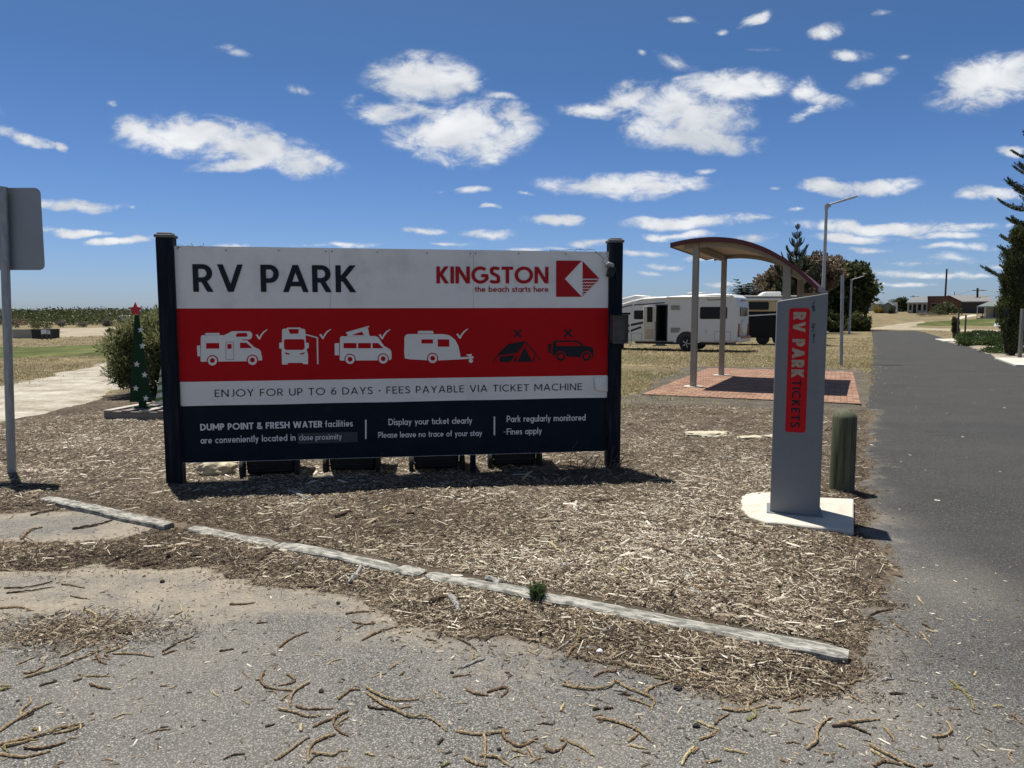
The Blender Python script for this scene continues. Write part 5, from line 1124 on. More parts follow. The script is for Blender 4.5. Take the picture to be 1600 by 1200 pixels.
# ------------------------------------------------------------------ left middle distance: pallet, painted trees, shrub, clearing
GREYWOOD = pm('grey_pallet_wood', (.20, .175, .15), .85, .3, 5, bmp=.4, bscale=30, stretch=(1, 8, 8), dirt=(.09, .075, .06), damt=.5)
PALEWOOD = pm('pale_pallet_wood', (.42, .38, .32), .85, .2, 5, bmp=.4, bscale=30, stretch=(8, 1, 8))
pA, pB = gp(161, 657), gp(262, 659); pd = (pB-pA); PL = pd.length*1.25; py_ = math.atan2(pd.y, pd.x); pdir = pd.normalized(); pnor = Vector((-pdir.y, pdir.x, 0))
pal = thing('pallet', 'grey timber pallet under the painted wooden trees left of the sign', 'pallet', pA, py_)
for y in (.05, .5, .95):
    m = MB(); m.box((PL/2, y, .075), (PL, .05, .13)); m.build('bearer', GREYWOOD, pal, .004, 1)
for i in range(5):
    m = MB(); x = .08+i*(PL-.16)/4; m.box((x, .5, .152), (.13, 1.0, .022)); m.build('slat', PALEWOOD if i % 2 == 0 else GREYWOOD, pal, .003, 1)
for i in range(3):
    m = MB(); x = .12+i*(PL-.24)/2; m.box((x, .5, .015), (.1, 1.0, .02)); m.build('slat', GREYWOOD, pal, .003, 1)
TREEG = pm('dark_green_paint', (.010, .036, .016), .6, .1, 4, spec=.1); STARR = pm('star_red_paint', (.50, .012, .012), .5, .1, 4); STARW = pm('star_white_paint', (.62, .62, .58), .55, .08, 4)
def star(r, cx, cz, y0, y1, m, rot=0):
    m.prism([(cx+(r if k % 2 == 0 else r*.45)*math.sin(k*math.pi/5+rot), cz+(r if k % 2 == 0 else r*.45)*math.cos(k*math.pi/5+rot)) for k in range(10)], y0, y1, XZ)
def wooden_tree(name, label, px_base, w_px, py_base, py_top, Yoff, builder):
    base = pA+pnor*Yoff; Y = base.y; c = at(px_base, py_base, Y); t = at(px_base, py_top, Y); root = thing(name, label, 'wooden tree', Vector((c.x, Y, .163)), py_*.3)
    builder(root, w_px/F*Y, c.z-.163, t.z-.163, Y); return root
def green_tree(root, w, z0, z1, Y):
    m = MB(); ap = 6/F*Y/2; m.prism([(-w/2, z0), (w/2, z0), (ap, z1), (-ap, z1)], -.012, .012, XZ); m.build('board', TREEG, root, .002, 1)
    m = MB(); m.box((.02, .014, z0/2+.1), (.12, .02, z0+.2)); m.box((.02, .06, .01), (.25, .16, .02)); m.build('foot', TREEG, root)
    m = MB(); star(11.5/F*Y, 0, at(0, 484, Y).z-root.location.z, -.034, -.014, m); m.build('top_star', STARR, root)
    for (x, y) in ((221, 515.5), (223.5, 540.5), (214.5, 569), (227, 585.5), (213, 606.5), (229, 622)):
        m = MB(); P = at(x, y, Y); star(5.2/F*Y, P.x-root.location.x, P.z-root.location.z, -.018, -.0125, m, .12); m.build('star', STARW, root)
wooden_tree('wooden_tree', 'dark green painted wooden tree with white stars and a red star on top', 220, 35, 628, 492, .30, green_tree)
def stripe_tree(root, w, z0, z1, Y):
    m = MB(); m.prism([(-w/2, z0), (w/2, z0), (.02, z1), (-.02, z1)], -.012, .012, XZ); m.build('board', STARW, root)
    hw = lambda z: w/2*(1-(z-z0)/(z1-z0))+.02*(z-z0)/(z1-z0)
    n = 7
    for i in range(n):
        za = z0+(z1-z0)*(i+.35)/n; zb = za+(z1-z0)/n*.42; L_, R_ = -hw(za)+.001, hw(za+.07)-.001
        m = MB(); m.prism([(-hw(za)+.001, za), (hw(za+.08)-.001, za+.08), (hw(zb+.08)-.001, zb+.08), (-hw(zb)+.001, zb)], -.0145, -.0122, XZ); m.build('stripe', pm('stripe_green', (.10, .22, .05), .55, .1, 4), root)
    m = MB(); m.box((0, .014, z0/2+.05), (.12, .02, z0+.1)); m.build('foot', STARW, root)
wooden_tree('wooden_tree', 'white and green striped wooden tree half hidden by the left sign post', 262, 40, 632, 545, .42, stripe_tree)

sp = gp(238, 622); sh = thing('coastal_shrub', 'big olive green coastal shrub behind the painted wooden trees', 'shrub', Vector((sp.x, sp.y+.4, 0)))
rs = random.Random(4); cc = []; rr = []
for i in range(70):
    a = rs.uniform(0, 6.28); r = 1.05*math.sqrt(rs.random()); z = rs.uniform(.30, 1.62)*(1-.22*(r/1.05)**2); k = 1.0 if z < 1.1 else 1-.45*(z-1.1)/.6
    cc.append((r*k*math.cos(a), r*k*math.sin(a)*.9, z)); rr.append(rs.uniform(.16, .30))
m = MB()
for i in range(16):
    e = Vector(cc[i*4]); b0 = Vector((rs.uniform(-.1, .1), rs.uniform(-.1, .1), -.05)); m.tube([b0, b0.lerp(e, .5)+Vector((0, 0, .1)), e], [.03, .018, .006], 5)
m.build('stem', BARKD, sh); crown('foliage', sh, LM_SHRUB, cc, rr, 30000, .10, .0075, up=.55, shell=.6, seed=5)
crown('foliage', sh, LM_OLIVE, np.array(cc)*[.85, .85, .92], np.array(rr)*.95, 9000, .12, .02, up=.3, seed=6)

# concrete block box, skip and sign in the clearing
def ybase(px, py): return hit(px, py)
cb = ybase(50, 528.5); blk = thing('concrete_enclosure', 'low grey concrete block enclosure out in the clearing, far left', 'enclosure', cb)
s_ = cb.y/F; m = MB()
for r_ in range(3):
    for k in range(6): m.box((-29*s_+(k+.5)*5.65*s_, 0, .11+r_*.225), (5.58*s_, .2, .22))
m.build('wall', pm('grey_block', (.30, .285, .25), .9, .12, 2), blk)
m = MB(); m.box((-29*s_+.10, .9, .33), (.2, 1.5, .66)); m.box((4.2*s_, .9, .33), (.2, 1.5, .66)); m.build('side_wall', pm('grey_block', (.3, .285, .25)), blk)
c2_ = ybase(60, 529); m = MB(); skp = thing('skip_bin', 'dark skip bin beside the grey concrete enclosure', 'skip', Vector((c2_.x, c2_.y, c2_.z)))
m.prism([(-7*s_, 0), (12*s_, 0), (13*s_, 13.5*s_), (-7.5*s_, 13.5*s_)], -.2, 1.6, XZ); m.build('body', pm('dark_skip', (.015, .014, .013), .7), skp); m = MB(); m.box((2*s_, .7, 13.7*s_), (21*s_, 1.9, .08)); m.build('rim', pm('rust_rim', (.05, .035, .028), .8), skp)
c3 = ybase(73, 530); nb = thing('notice_board', 'white notice board on two posts beside the dark skip', 'notice board', c3); 
m = MB(); m.box((-3.5*s_, 0, 11*s_), (8*s_, .05, 6.5*s_)); m.build('board', pm('white_board', (.62, .64, .66)), nb); m = MB(); m.box((3.6*s_, 0, 10.5*s_), (4.6*s_, .05, 5.8*s_)); m.build('board', pm('pale_board', (.5, .52, .55)), nb)
for x in (-7, 0, 5.8): m = MB(); m.box((x*s_, .04, 6.5*s_), (.09, .07, 14*s_)); m.build('post', pm('dark_posts', (.05, .045, .04)), nb)
# scrub on the dunes
def build_scrub():
    px = rng.uniform(-120, 900, 1900); Y = rng.uniform(128, 240, 1900); cen = []; rad = []
    for a, y in zip(px, Y):
        x = (a-800)/F*y; r = rng.uniform(.8, 2.4); cen.append((x, y, hz(x, y)+r*.30+2.2*(float(fbm(np.array([x*.035]), np.array([y*.02]), 6, 3)[0])-.45))); rad.append((r*1.7, r*1.4, r*.72))
    V, f, t = leaves_np(cen, rad, 130000, .34, .15, up=.0, shell=.22, seed=9)
    add_obj('dune_scrub', mesh_np('dune_scrub', V, f, {'tint': t}), LM_OLIVE, kind='stuff')
    xs = np.linspace(-260, -40, 60); 
build_scrub()
def far_bush(px, pyb, wpx, hpx, mat, label, n=900, name='bush', cat='bush', group=None, seed=0, leaf=None, Y=None):
    b_ = hit(px, pyb) if Y is None else at(px, pyb, Y); s = b_.y/F; W_, H_ = wpx*s, hpx*s; rs = random.Random(seed+int(px*7)); o = thing(name, label, cat, b_, 0, group); cc = []; rr = []
    for i in range(16):
        a = rs.uniform(0, 6.28); r = math.sqrt(rs.random()); z = rs.uniform(.2, .8)*H_*(1-.4*r*r); cc.append((W_*.38*r*math.cos(a), W_*.34*r*math.sin(a), z)); rr.append((W_*.17, W_*.17, H_*.24))
    lf = leaf or max(.12, H_*.13)
    m = MB()
    for i in range(5): m.tube([(rs.uniform(-.1, .1)*W_, 0, -.1), Vector(cc[i])], [.05*H_*.5, .02*H_*.3], 4)
    m.build('stem', BARKD, o); crown('foliage', o, mat, cc, rr, n, lf, lf*.28, up=.3, shell=.4, seed=seed+int(px)); return o
G = 'bushes at the foot of the dunes'
far_bush(96, 511, 7, 10, LM_GREY, 'grey bush directly above the white notice board', group=G, seed=1) if False else None
for (px, pyb, w, h, mt, lb) in ((28, 512, 40, 17, LM_BROWN, 'brownish pink bush left, behind the concrete enclosure'), (62, 514, 34, 13, LM_DARK, 'dark green bush behind the skip bin'), (96, 511, 16, 13, LM_GREY, 'small grey bush at the dune foot, left of the pair'), (128, 511, 16, 10, LM_GREY, 'low grey bush at the dune foot, middle of clearing edge'), (168, 510, 18, 15, LM_GREY, 'tall grey bush nearest the olive shrub'), (112, 503, 40, 12, LM_DARK, 'dark green dome of bushes on the dune slope'), (150, 501, 34, 11, LM_DARK, 'dark green bush on the dune slope, right of the larger dome'), (40, 502, 30, 9, LM_OLIVE, 'olive bush on the dune slope at far left'), (172, 521, 12, 9, LM_DARK, 'dark low bush peeping out left of the olive shrub')):
    far_bush(px, pyb, w, h, mt, lb, 1100, group=G, seed=3)
# a van far behind the shrub
WHP = pm('white_vehicle_paint', (.70, .70, .68), .35, .03, 2, spec=.5)
GLASS = pm('dark_glass', (.008, .010, .012), .12, .2, 2, spec=.2)
b_ = hit(192, 505); s_ = b_.y/F
fv = thing('motorhome', 'distant pale motorhome half hidden behind the olive shrub', 'motorhome', b_)
m = MB(); m.prism([(-9*s_, 2*s_), (12*s_, 2*s_), (12*s_, 12*s_), (-5*s_, 12*s_), (-7*s_, 9*s_), (-9*s_, 6*s_)], 0, 2.3, XZ); m.build('body', WHP, fv, .1, 2)
m = MB(); m.box((-5*s_, -.01, 8*s_), (4*s_, .04, 3*s_)); m.build('window', GLASS, fv)
for x in (-5, 8): m = MB(); m.lathe([(.05, 0), (.36, 0), (.36, .22), (.05, .22)], (x*s_, 0, .36), 14, 'Y'); m.build('wheel', TYRE, fv)

# ------------------------------------------------------------------ paved floor and shelter
PA, PB, PC, PD = PAV_C
ex = Vector((.913, -.408, 0)).normalized(); ey = Vector((-ex.y, ex.x, 0)); ORG = PA; WX = (PB-PA).dot(ex); WY = ((PD-PA).dot(ey)+(PC-PB).dot(ey))/2
PANG = math.atan2(ex.y, ex.x)
def brick_mat():
    m, nt, b = new_mat('red_paver'); oi = nt.nodes.new('ShaderNodeObjectInfo'); v = coords(nt, 'World')
    w = nt.nodes.new('ShaderNodeTexWhiteNoise'); w.noise_dimensions = '1D'; nt.links.new(oi.outputs['Random'], w.inputs['W'])
    a = nt.nodes.new('ShaderNodeAttribute'); a.attribute_name = 'tint'
    f = mth(nt, 'FRACT', mth(nt, 'ADD', oi.outputs['Random'], a.outputs['Fac']))
    col = ramp(nt, f, [(0, (.17, .088, .053)), (.35, (.235, .125, .075)), (.7, (.285, .165, .105)), (1, (.205, .112, .072))])
    col = mixc(nt, mrange(nt, nz(nt, v, 2.2, 6, .65), .45, .75, 0, .5), col, (.35, .22, .15))
    nt.links.new(col, b.inputs['Base Color']); b.inputs['Roughness'].default_value = .9; bump(nt, b, nz(nt, v, 60, 4, .7), .3, .004); return m
BRK = brick_mat()
floor = MB(); floor.box((WX/2, WY/2, -.03), (WX+.02, WY+.02, .10)); fl = floor.build('paved_floor', pm('paver_joint_sand', (.10, .065, .048), .95, .3, 20), None); fl['kind'] = 'structure'; fl.location = (ORG.x, ORG.y, 0); fl.rotation_euler = (0, 0, PANG)
nxp = 18; nyp = max(4, round(WY/(WX/nxp))); pw, ph = WX/nxp, WY/nyp
bm_ = MB(); bm_.box((0, 0, 0), (pw-.014, ph-.014, .05)); proto = bm_.build('paver', BRK, fl, .004, 1)
me0 = proto.data; cells = []
for j in range(nyp):
    offx = (pw/2 if j % 2 and 0 < j < nyp-1 else 0)
    for i in range(nxp+1 if offx else nxp):
        x0_ = i*pw-offx; x1_ = x0_+pw; x0_ = max(0, x0_); x1_ = min(WX, x1_)
        cells.append((x0_, x1_, j*ph))
rs = random.Random(6); rest = MB(); rt_t = []; npv = 0
full = [c for c in cells if c[1]-c[0] > pw*.9]; near = set(full[:298])
for c in cells:
    cx, cy, cz = (c[0]+c[1])/2, c[2]+ph/2, .002+rs.uniform(-.0015, .0015)
    if c in near:
        o = proto if npv == 0 else proto.copy()
        if npv: COL.objects.link(o); o.parent = fl
        o.location = (cx, cy, cz); o.rotation_euler = (rs.uniform(-.004, .004), rs.uniform(-.004, .004), rs.uniform(-.008, .008)); npv += 1
    else:
        rest.box((cx, cy, cz), (c[1]-c[0]-.014, ph-.014, .05)); rt_t += [rs.random()]*8
o = rest.build('paver_field', BRK, fl, kind='stuff'); at_ = o.data.attributes.new('tint', 'FLOAT', 'POINT'); at_.data.foreach_set('value', np.array(rt_t[:len(o.data.vertices)], np.float32))

N1, N2 = gp(1083, 606), gp(1127, 588)      # the two open-side posts
SHL = thing('picnic_shelter', 'open shelter with curved dark red roof on cream posts over red paving', 'shelter', N1, math.atan2((N2-N1).y, (N2-N1).x)-math.pi/2)
SL_len = (N2-N1).length
SHL_M = Matrix.Translation(N1) @ Matrix.Rotation(SHL.rotation_euler.z, 4, 'Z'); SHL_I = SHL_M.inverted()
CREAM = pm('shelter_cream_paint', (.285, .268, .222), .6, .08, 3, dirt=(.16, .11, .08), dscale=2.5, damt=.35)
ROOFR = pm('dark_red_roof_paint', (.095, .020, .018), .45, .12, 3, spec=.4)
SOFF = pm('shelter_soffit', (.34, .31, .265), .6, .06, 2)
# local: x to the right (towards the path), y away along the path
def zr(x):      # underside height
    d_ = x-.30; return 3.235-.165*d_*d_-(.024*max(0, d_)**3)+ (.03*d_*d_ if d_ < 0 else 0)
XL, XR, OV = -.50, 2.53, .2
npt = 26; xs_ = [XL+(XR-XL)*i/npt for i in range(npt+1)]
m = MB(); vs = []
for y in (-OV, SL_len+OV):
    for x in xs_: vs += [(x, y, zr(x)), (x, y, zr(x)+.05)]
n2 = 2*(npt+1); fs = []
for i in range(npt):
    a = 2*i; fs += [(a, a+2, n2+a+2, n2+a), (a+1, n2+a+1, n2+a+3, a+3)]
m.add(vs, fs); m.build('roof', SOFF, SHL, smooth=True)
# red top sheet with ribs
m = MB(); vs = []
for x in xs_: vs += [(x, -OV-.02, zr(x)+.056), (x, SL_len+OV+.02, zr(x)+.056), (x, SL_len+OV+.02, zr(x)+.075), (x, -OV-.02, zr(x)+.075)]
m.add(vs, [(4*i+j, 4*i+(j+1) % 4, 4*i+4+(j+1) % 4, 4*i+4+j) for i in range(npt) for j in range(4)]+[(0, 1, 2, 3), tuple(4*npt+k for k in (3, 2, 1, 0))]); m.build('roof_sheet', ROOFR, SHL)
for y in (-OV-.035, SL_len+OV+.035):
    m = MB(); vs = []
    for x in xs_: vs += [(x, y-.012, zr(x)-.015), (x, y+.012, zr(x)-.015), (x, y+.012, zr(x)+.09), (x, y-.012, zr(x)+.09)]
    m.add(vs, [(4*i+j, 4*i+(j+1) % 4, 4*i+4+(j+1) % 4, 4*i+4+j) for i in range(npt) for j in range(4)]+[(0, 1, 2, 3), tuple(4*npt+k for k in (3, 2, 1, 0))]); m.build('fascia', ROOFR, SHL)
for x in (XL-.01, XR+.01):
    m = MB(); m.box((x, SL_len/2, zr(x)+.04), (.03, SL_len+2*OV+.1, .11)); m.build('gutter', ROOFR, SHL)
for y in (0, SL_len):
    m = MB(); m.box((0, y, zr(0)/2-.05), (.13, .13, zr(0)+.1)); po = m.build('post', CREAM, SHL, .008, 2)
    m = MB(); m.box((0, y, .032), (.40, .36, .012)); m.build('footing', MAT_CONC, SHL)
    m = MB(); m.box((1.92, y, zr(1.92)/2-.05), (.16, .13, zr(1.92)+.1)); m.build('post', CREAM, SHL, .008, 2)
    m = MB()       # curved beam along the roof
    vs = []
    for x in xs_[2:-2]: vs += [(x, y-.035, zr(x)-.10), (x, y+.035, zr(x)-.10), (x, y+.035, zr(x)-.003), (x, y-.035, zr(x)-.003)]
    k = len(xs_[2:-2]); m.add(vs, [(4*i+j, 4*i+(j+1) % 4, 4*i+4+(j+1) % 4, 4*i+4+j) for i in range(k-1) for j in range(4)]); m.build('beam', CREAM, SHL)
m = MB(); m.box((0, SL_len/2, zr(0)-.09), (.07, SL_len-.14, .16)); m.build('beam', CREAM, SHL)
m = MB(); m.box((1.92, SL_len/2, zr(1.92)-.09), (.07, SL_len-.14, .16)); m.build('beam', CREAM, SHL)
for z, h_ in ((1.2, .9), (1.95, .5)):
    m = MB(); m.box((2.22, SL_len-.02, z), (.42, .05, h_)); m.build('end_panel', pm('cream_brick_panel', (.42, .36, .28), .8, .15, 6), SHL)
m = MB(); m.box((2.02, SL_len*.5, 1.15), (.05, SL_len-.3, 1.1)); m.build('back_panel', pm('cream_brick_panel', (.42, .36, .28), .8, .15, 6), SHL)

# ------------------------------------------------------------------ motorhome and camper trailer on the grass
def bool_cut(o, cutter):
    mo = o.modifiers.new('cut', 'BOOLEAN'); mo.operation = 'DIFFERENCE'; mo.object = cutter; mo.solver = 'EXACT'
    try: mo.material_mode = 'TRANSFER'
    except Exception: pass
    dg = bpy.context.evaluated_depsgraph_get(); me = bpy.data.meshes.new_from_object(o.evaluated_get(dg)); o.modifiers.clear(); o.data = me
    bpy.data.objects.remove(cutter, do_unlink=True)
MHW = pm('motorhome_white', (.60, .595, .57), .35, .03, 1.5, spec=.5); MHLINE = pm('motorhome_shadow_gap', (.20, .20, .195), .6)
DKIN = pm('interior_shade', (.02, .018, .016), .8); CREAMV = pm('door_lining', (.52, .47, .38), .6, .05, 3); TRIM = pm('black_trim', (.014, .014, .015), .5)
yaw = R(-30)
rear = at(1151, 547.5, 33.2)
MH = thing('motorhome', 'white coachbuilt motorhome with its side door open on the dry grass', 'motorhome', Vector((rear.x, rear.y, 0)), yaw)
# local: origin at the rear camera-side corner; x to the rear is 0, body extends to -x; y away
MP_ = planar(Vector((rear.x, rear.y, 0)), Vector((math.cos(yaw), math.sin(yaw), 0)), Vector((math.sin(yaw), -math.cos(yaw), 0)), 0)
MX = lambda px: MP_(px, 500)[0]
MZ = lambda px, py: MP_(px, py)[1]
LB, WB_, Z0, Z1_ = 7.3, 2.28, .42, 2.86
zt = MZ(1145, 458.5); XF = MX(1005); XN = MX(966); zn = MZ(1000, 466)
prof = [(0, Z0+.15), (.02, 1.2), (0, zt-.55), (-.10, zt-.18), (-.30, zt-.03), (-1.0, zt), (XF, zn+.02), (XF-.5, zn-.08), (XN, zn-.3), (XN-.6, zn-.75), (XN-.95, 1.62), (XN-1.05, 1.40), (XN-1.75, 1.22), (XN-2.0, .95), (XN-2.02, .45), (XF-.2, .40), (XF+.1, Z0-.02), (-.2, Z0), (-.02, Z0+.05)]
m = MB(); m.prism(prof, 0, WB_, XZ); body = m.build('body', MHW, MH)
bv = body.modifiers.new('bevel', 'BEVEL'); bv.width = .07; bv.segments = 3; bv.limit_method = 'ANGLE'; bv.angle_limit = R(50)
dx0, dx1, dz0, dz1 = MX(1026), MX(1041.5), MZ(1033, 533), MZ(1033, 477.5)
ct = MB(); ct.box(((dx0+dx1)/2, .45, (dz0+dz1)/2), (dx1-dx0, 1.4, dz1-dz0)); cto = ct.build('cutter', DKIN, MH); bool_cut(body, cto)  # cavity faces coloured near black, the shade indoors put into the material
# wheel arch
wx = MX(1073.5)
m = MB(); m.prism([(wx+.52*math.cos(R(a)), .44+.50*math.sin(R(a))) for a in range(-14, 195, 12)], -.004, .01, XZ); m.build('wheel_arch', TRIM, MH)
m = MB(); ro = [(wx+.62*math.cos(R(a)), .44+.60*math.sin(R(a))) for a in range(-5, 186, 10)]; ri = [(wx+.50*math.cos(R(a)), .44+.48*math.sin(R(a))) for a in range(185, -6, -10)]; m.prism(ro+ri, -.03, .01, XZ); m.build('arch_trim', MHW, MH)
def mh_wheel(x, y):
    m = MB(); m.lathe([(.20, -.11), (.31, -.115), (.345, -.08), (.345, .08), (.31, .115), (.20, .11)], (x, y, .345), 24, 'Y'); w = m.build('wheel', TYRE, MH, smooth=True)
    m = MB(); m.lathe([(.21, -.10), (.20, -.06), (.05, -.09), (0, -.10)], (x, y, .345), 20, 'Y'); m.build('rim', pm('dark_rim', (.05, .05, .052), .4, metal=.6), w)
    m = MB()
    for k in range(5):
        a = k*1.2566; m.bar((x+.03*math.cos(a), y-.115, .345+.03*math.sin(a)), (x+.20*math.cos(a), y-.105, .345+.20*math.sin(a)), .05, .025)
    m.build('spokes', pm('alloy_silver', (.55, .55, .56), .3, metal=.8), w)
for y in (.06, WB_-.12): mh_wheel(wx, y); mh_wheel(XN-.85, y)
def mh_win(x0, x1, z0, z1, name='window', r=.07):
    m = MB(); m.prism(rrect(x0, z0, x1, z1, r), -.022, .004, XZ); w = m.build(name, GLASS, MH, .006, 1)
    m = MB(); m.prism(rrect(x0-.03, z0-.03, x1+.03, z1+.03, r), -.012, .004, XZ); m.build('frame', TRIM, w); return w
mh_win(MX(1094.5), MX(1135), MZ(1114, 497.5), MZ(1114, 480.5)); mh_win(MX(991.5), MX(1010), MZ(1000, 498), MZ(1000, 486))
m = MB(); m.prism([(XN-.82, 1.42), (XN-.15, 1.42), (XN-.15, 2.1), (XN-.45, 2.1)], -.02, .004, XZ); m.build('cab_window', GLASS, MH)
m = MB(); m.prism([(XN-1.0, 1.46), (XN-.64, 2.10), (XN-.60, 2.05), (XN-.94, 1.42)], .12, WB_-.12, lambda a, b, t: (a-.03, t, b)); m.build('windscreen', GLASS, MH)
# door swung open, lining showing
dr = MB(); dr.box((0, 0, 0), (.60, .05, dz1-dz0-.04)); dm = Matrix.Translation((dx0-.02, -.02, (dz0+dz1)/2)) @ Matrix.Rotation(R(-152), 4, 'Z')
def doorpart(c, d, name, mat, par):
    m = MB(); m.T = dm; m.box(c, d); return m.build(name, mat, par, .006 if name == 'door' else 0, 1)
door = doorpart((.31, 0, 0), (.60, .05, dz1-dz0-.04), 'door', MHW, MH)
doorpart((.31, .028, 0), (.54, .008, dz1-dz0-.12), 'lining', CREAMV, door); doorpart((.31, .034, .42), (.26, .01, .72), 'window', GLASS, door); doorpart((.31, .034, -.5), (.36, .01, .46), 'pocket', pm('door_pocket', (.40, .35, .26), .7), door); doorpart((.045, .034, -.35), (.03, .012, .9), 'strap', pm('blue_strip', (.06, .06, .22), .6), door)
m = MB(); fw = .05
for c_, d_ in ((((dx0+dx1)/2, -.008, dz1+fw/2), (dx1-dx0+2*fw, .03, fw)), ((dx0-fw/2, -.008, (dz0+dz1)/2), (fw, .03, dz1-dz0)), ((dx1+fw/2, -.008, (dz0+dz1)/2), (fw, .03, dz1-dz0))): m.box(c_, d_)
m.build('door_frame', TRIM, MH)
for (x0_, x1_, z0_, z1_) in ((MX(1048), MX(1062), MZ(1055, 484.5), MZ(1055, 477)), (MX(1048), MX(1063), MZ(1055, 520), MZ(1055, 512))):
    m = MB(); m.box(((x0_+x1_)/2, -.012, (z0_+z1_)/2), (x1_-x0_, .02, z1_-z0_)); v_ = m.build('vent', pm('vent_grey', (.36, .365, .34), .6), MH)
    m = MB()
    for k in range(7): m.box(((x0_+x1_)/2, -.026, z0_+.03+k*(z1_-z0_-.06)/6), (x1_-x0_-.05, .012, .018))
    m.build('louvre', pm('vent_slats', (.22, .225, .21), .6), v_)
def outline(x0, x1, z0, z1, w=.016):
    m = MB(); cx, cz = (x0+x1)/2, (z0+z1)/2
    for c_, d_ in (((cx, -.004, z0), (x1-x0, .008, w)), ((cx, -.004, z1), (x1-x0, .008, w)), ((x0, -.004, cz), (w, .0076, z1-z0-w)), ((x1, -.004, cz), (w, .0076, z1-z0-w))): m.box(c_, d_)
    m.build('locker_door', MHLINE, MH)
outline(MX(1117), MX(1142), MZ(1130, 533), MZ(1130, 518)); outline(MX(987), MX(1003), MZ(995, 538), MZ(995, 521)); outline(MX(1102.5), MX(1105), MZ(1104, 521), MZ(1104, 515.5), .012)
def mpts(L): return [(MX(a), MZ(a, b)) for a, b in L]
for pts, w in ((mpts([(976, 511), (985, 508), (1010, 503)]), .11), (mpts([(976, 519), (986, 517), (1002, 511)]), .10), (mpts([(970, 481), (985, 477), (1012, 475), (1038, 473)]), .05), (mpts([(1104, 467), (1107, 469), (1127, 468)]), .03)):
    m = MB()
    for i in range(len(pts)-1): m.bar((pts[i][0], -.006, pts[i][1]), (pts[i+1][0], -.006, pts[i+1][1]), .012, w)
    m.build('stripe', TRIM, MH)
m = MB(); cv = mpts([(985, 541), (985, 492), (987, 480), (992, 473), (1000, 469), (1020, 467), (1060, 464), (1140, 461)])
for a, b__ in zip(cv[:-1], cv[1:]): m.bar((a[0], -.012, a[1]), (b__[0], -.012, b__[1]), .028, .05)
m.build('moulding', pm('motorhome_moulding', (.66, .655, .63), .35), MH)
m = MB(); m.box((MX(1090), -.03, MZ(1090, 464.5)), (MX(1140)-MX(1040), .09, .10)); m.build('awning_case', MHW, MH, .03, 2)
m = MB(); m.box((MX(1078), 1.1, zt+.0), (.75, .7, .2)); m.build('roof_hatch', MHW, MH, .04, 2)
m = MB(); m.prism([(XN-.5, zn-.5), (XN-.2, zn-.05), (XF-.5, zn+.17), (XF+.3, zn+.10), (XF+.3, zn-.1)], .25, WB_-.25, XZ); m.build('roof_cowl', MHW, MH, .05, 2)
# rear
YZr = lambda a, b, t: (t, a, b)
m = MB(); m.prism(rrect(.42, 1.62, 1.86, zt-.62, .08), -.01, .035, YZr); w = m.build('rear_window', GLASS, MH, .006, 1)
m = MB(); m.prism(rrect(.62, .82, 1.66, 1.46, .3, 8), -.02, .09, YZr); m.build('rear_panel', MHW, MH, .04, 3)
TL = pm('tail_light_red', (.22, .008, .008), .25, .1, 8)
for y in (.10, WB_-.30):
    m = MB(); m.box((.03, y+.10, .98), (.06, .16, .62)); m.build('tail_light', TL, MH, .03, 2)
m = MB(); m.box((.06, WB_/2, .56), (.16, WB_-.06, .26)); m.build('bumper', MHW, MH, .05, 3)
m = MB(); m.box((.145, WB_/2, .66), (.02, WB_-.4, .12)); m.build('light_strip', TL, MH, .01, 1)
m = MB(); m.box((.02, WB_/2, zt-.3), (.06, .9, .05)); m.build('brake_light', TL, MH)
m = MB(); m.box((XF/2-.5, WB_/2, .36), (-XF, WB_-.6, .14)); m.build('chassis', TRIM, MH)
m = MB(); m.box(((dx0+dx1)/2, -.22, .24), (.6, .36, .04)); m.box(((dx0+dx1)/2, -.12, .30), (.4, .2, .06)); m.build('entry_step', pm('step_grey', (.06, .06, .06)), MH)

s2 = at(1205, 533, 42); s_ = 42/F
CT = thing('camper_trailer', 'cream and black camper trailer parked behind the white motorhome', 'caravan', Vector((s2.x, 42, 0)), R(-8))
m = MB(); m.box((0, 1.1, 1.15), (5.6, 2.2, 1.5)); m.build('lower_body', pm('black_panel', (.012, .012, .013), .5, .1, 2, spec=.12), CT, .05, 2)
m = MB(); m.box((0, 1.1, 2.25), (5.6, 2.16, .70)); m.build('upper_body', pm('cream_panel', (.50, .41, .23), .5, .05, 2), CT, .05, 2)
m = MB(); m.box((0, 1.05, 2.76), (5.8, 2.4, .10)); m.build('roof', pm('pale_roof', (.62, .62, .58), .5), CT, .02, 2)
m = MB(); m.box((0, -.10, 2.60), (5.6, .18, .14)); m.build('awning_roll', WHP, CT, .05, 2)
m = MB(); m.prism([(-.6, 2.82), (.6, 2.82), (.6, 3.05), (-.3, 3.05)], .6, 1.6, XZ); m.build('air_conditioner', WHP, CT, .05, 2)
m = MB(); m.prism(rrect(-1.3, 2.0, -.2, 2.45, .06), -.02, .01, XZ); w = m.build('window', GLASS, CT)
m = MB(); m.bar((-1.9, -.03, 1.62), (1.9, -.03, 1.86), .02, .06); m.build('stripe', WHP, CT)
m = MB(); m.lathe([(.0, 0), (.10, 0), (.10, .02), (0, .02)], (.35, -.03, 2.42), 14, 'Y'); m.build('vent', TRIM, CT)
for x in (-.45, .45): m = MB(); m.lathe([(.05, -.1), (.36, -.1), (.36, .12), (.05, .12)], (x, .12, .36), 18, 'Y'); m.build('wheel', TYRE, CT)

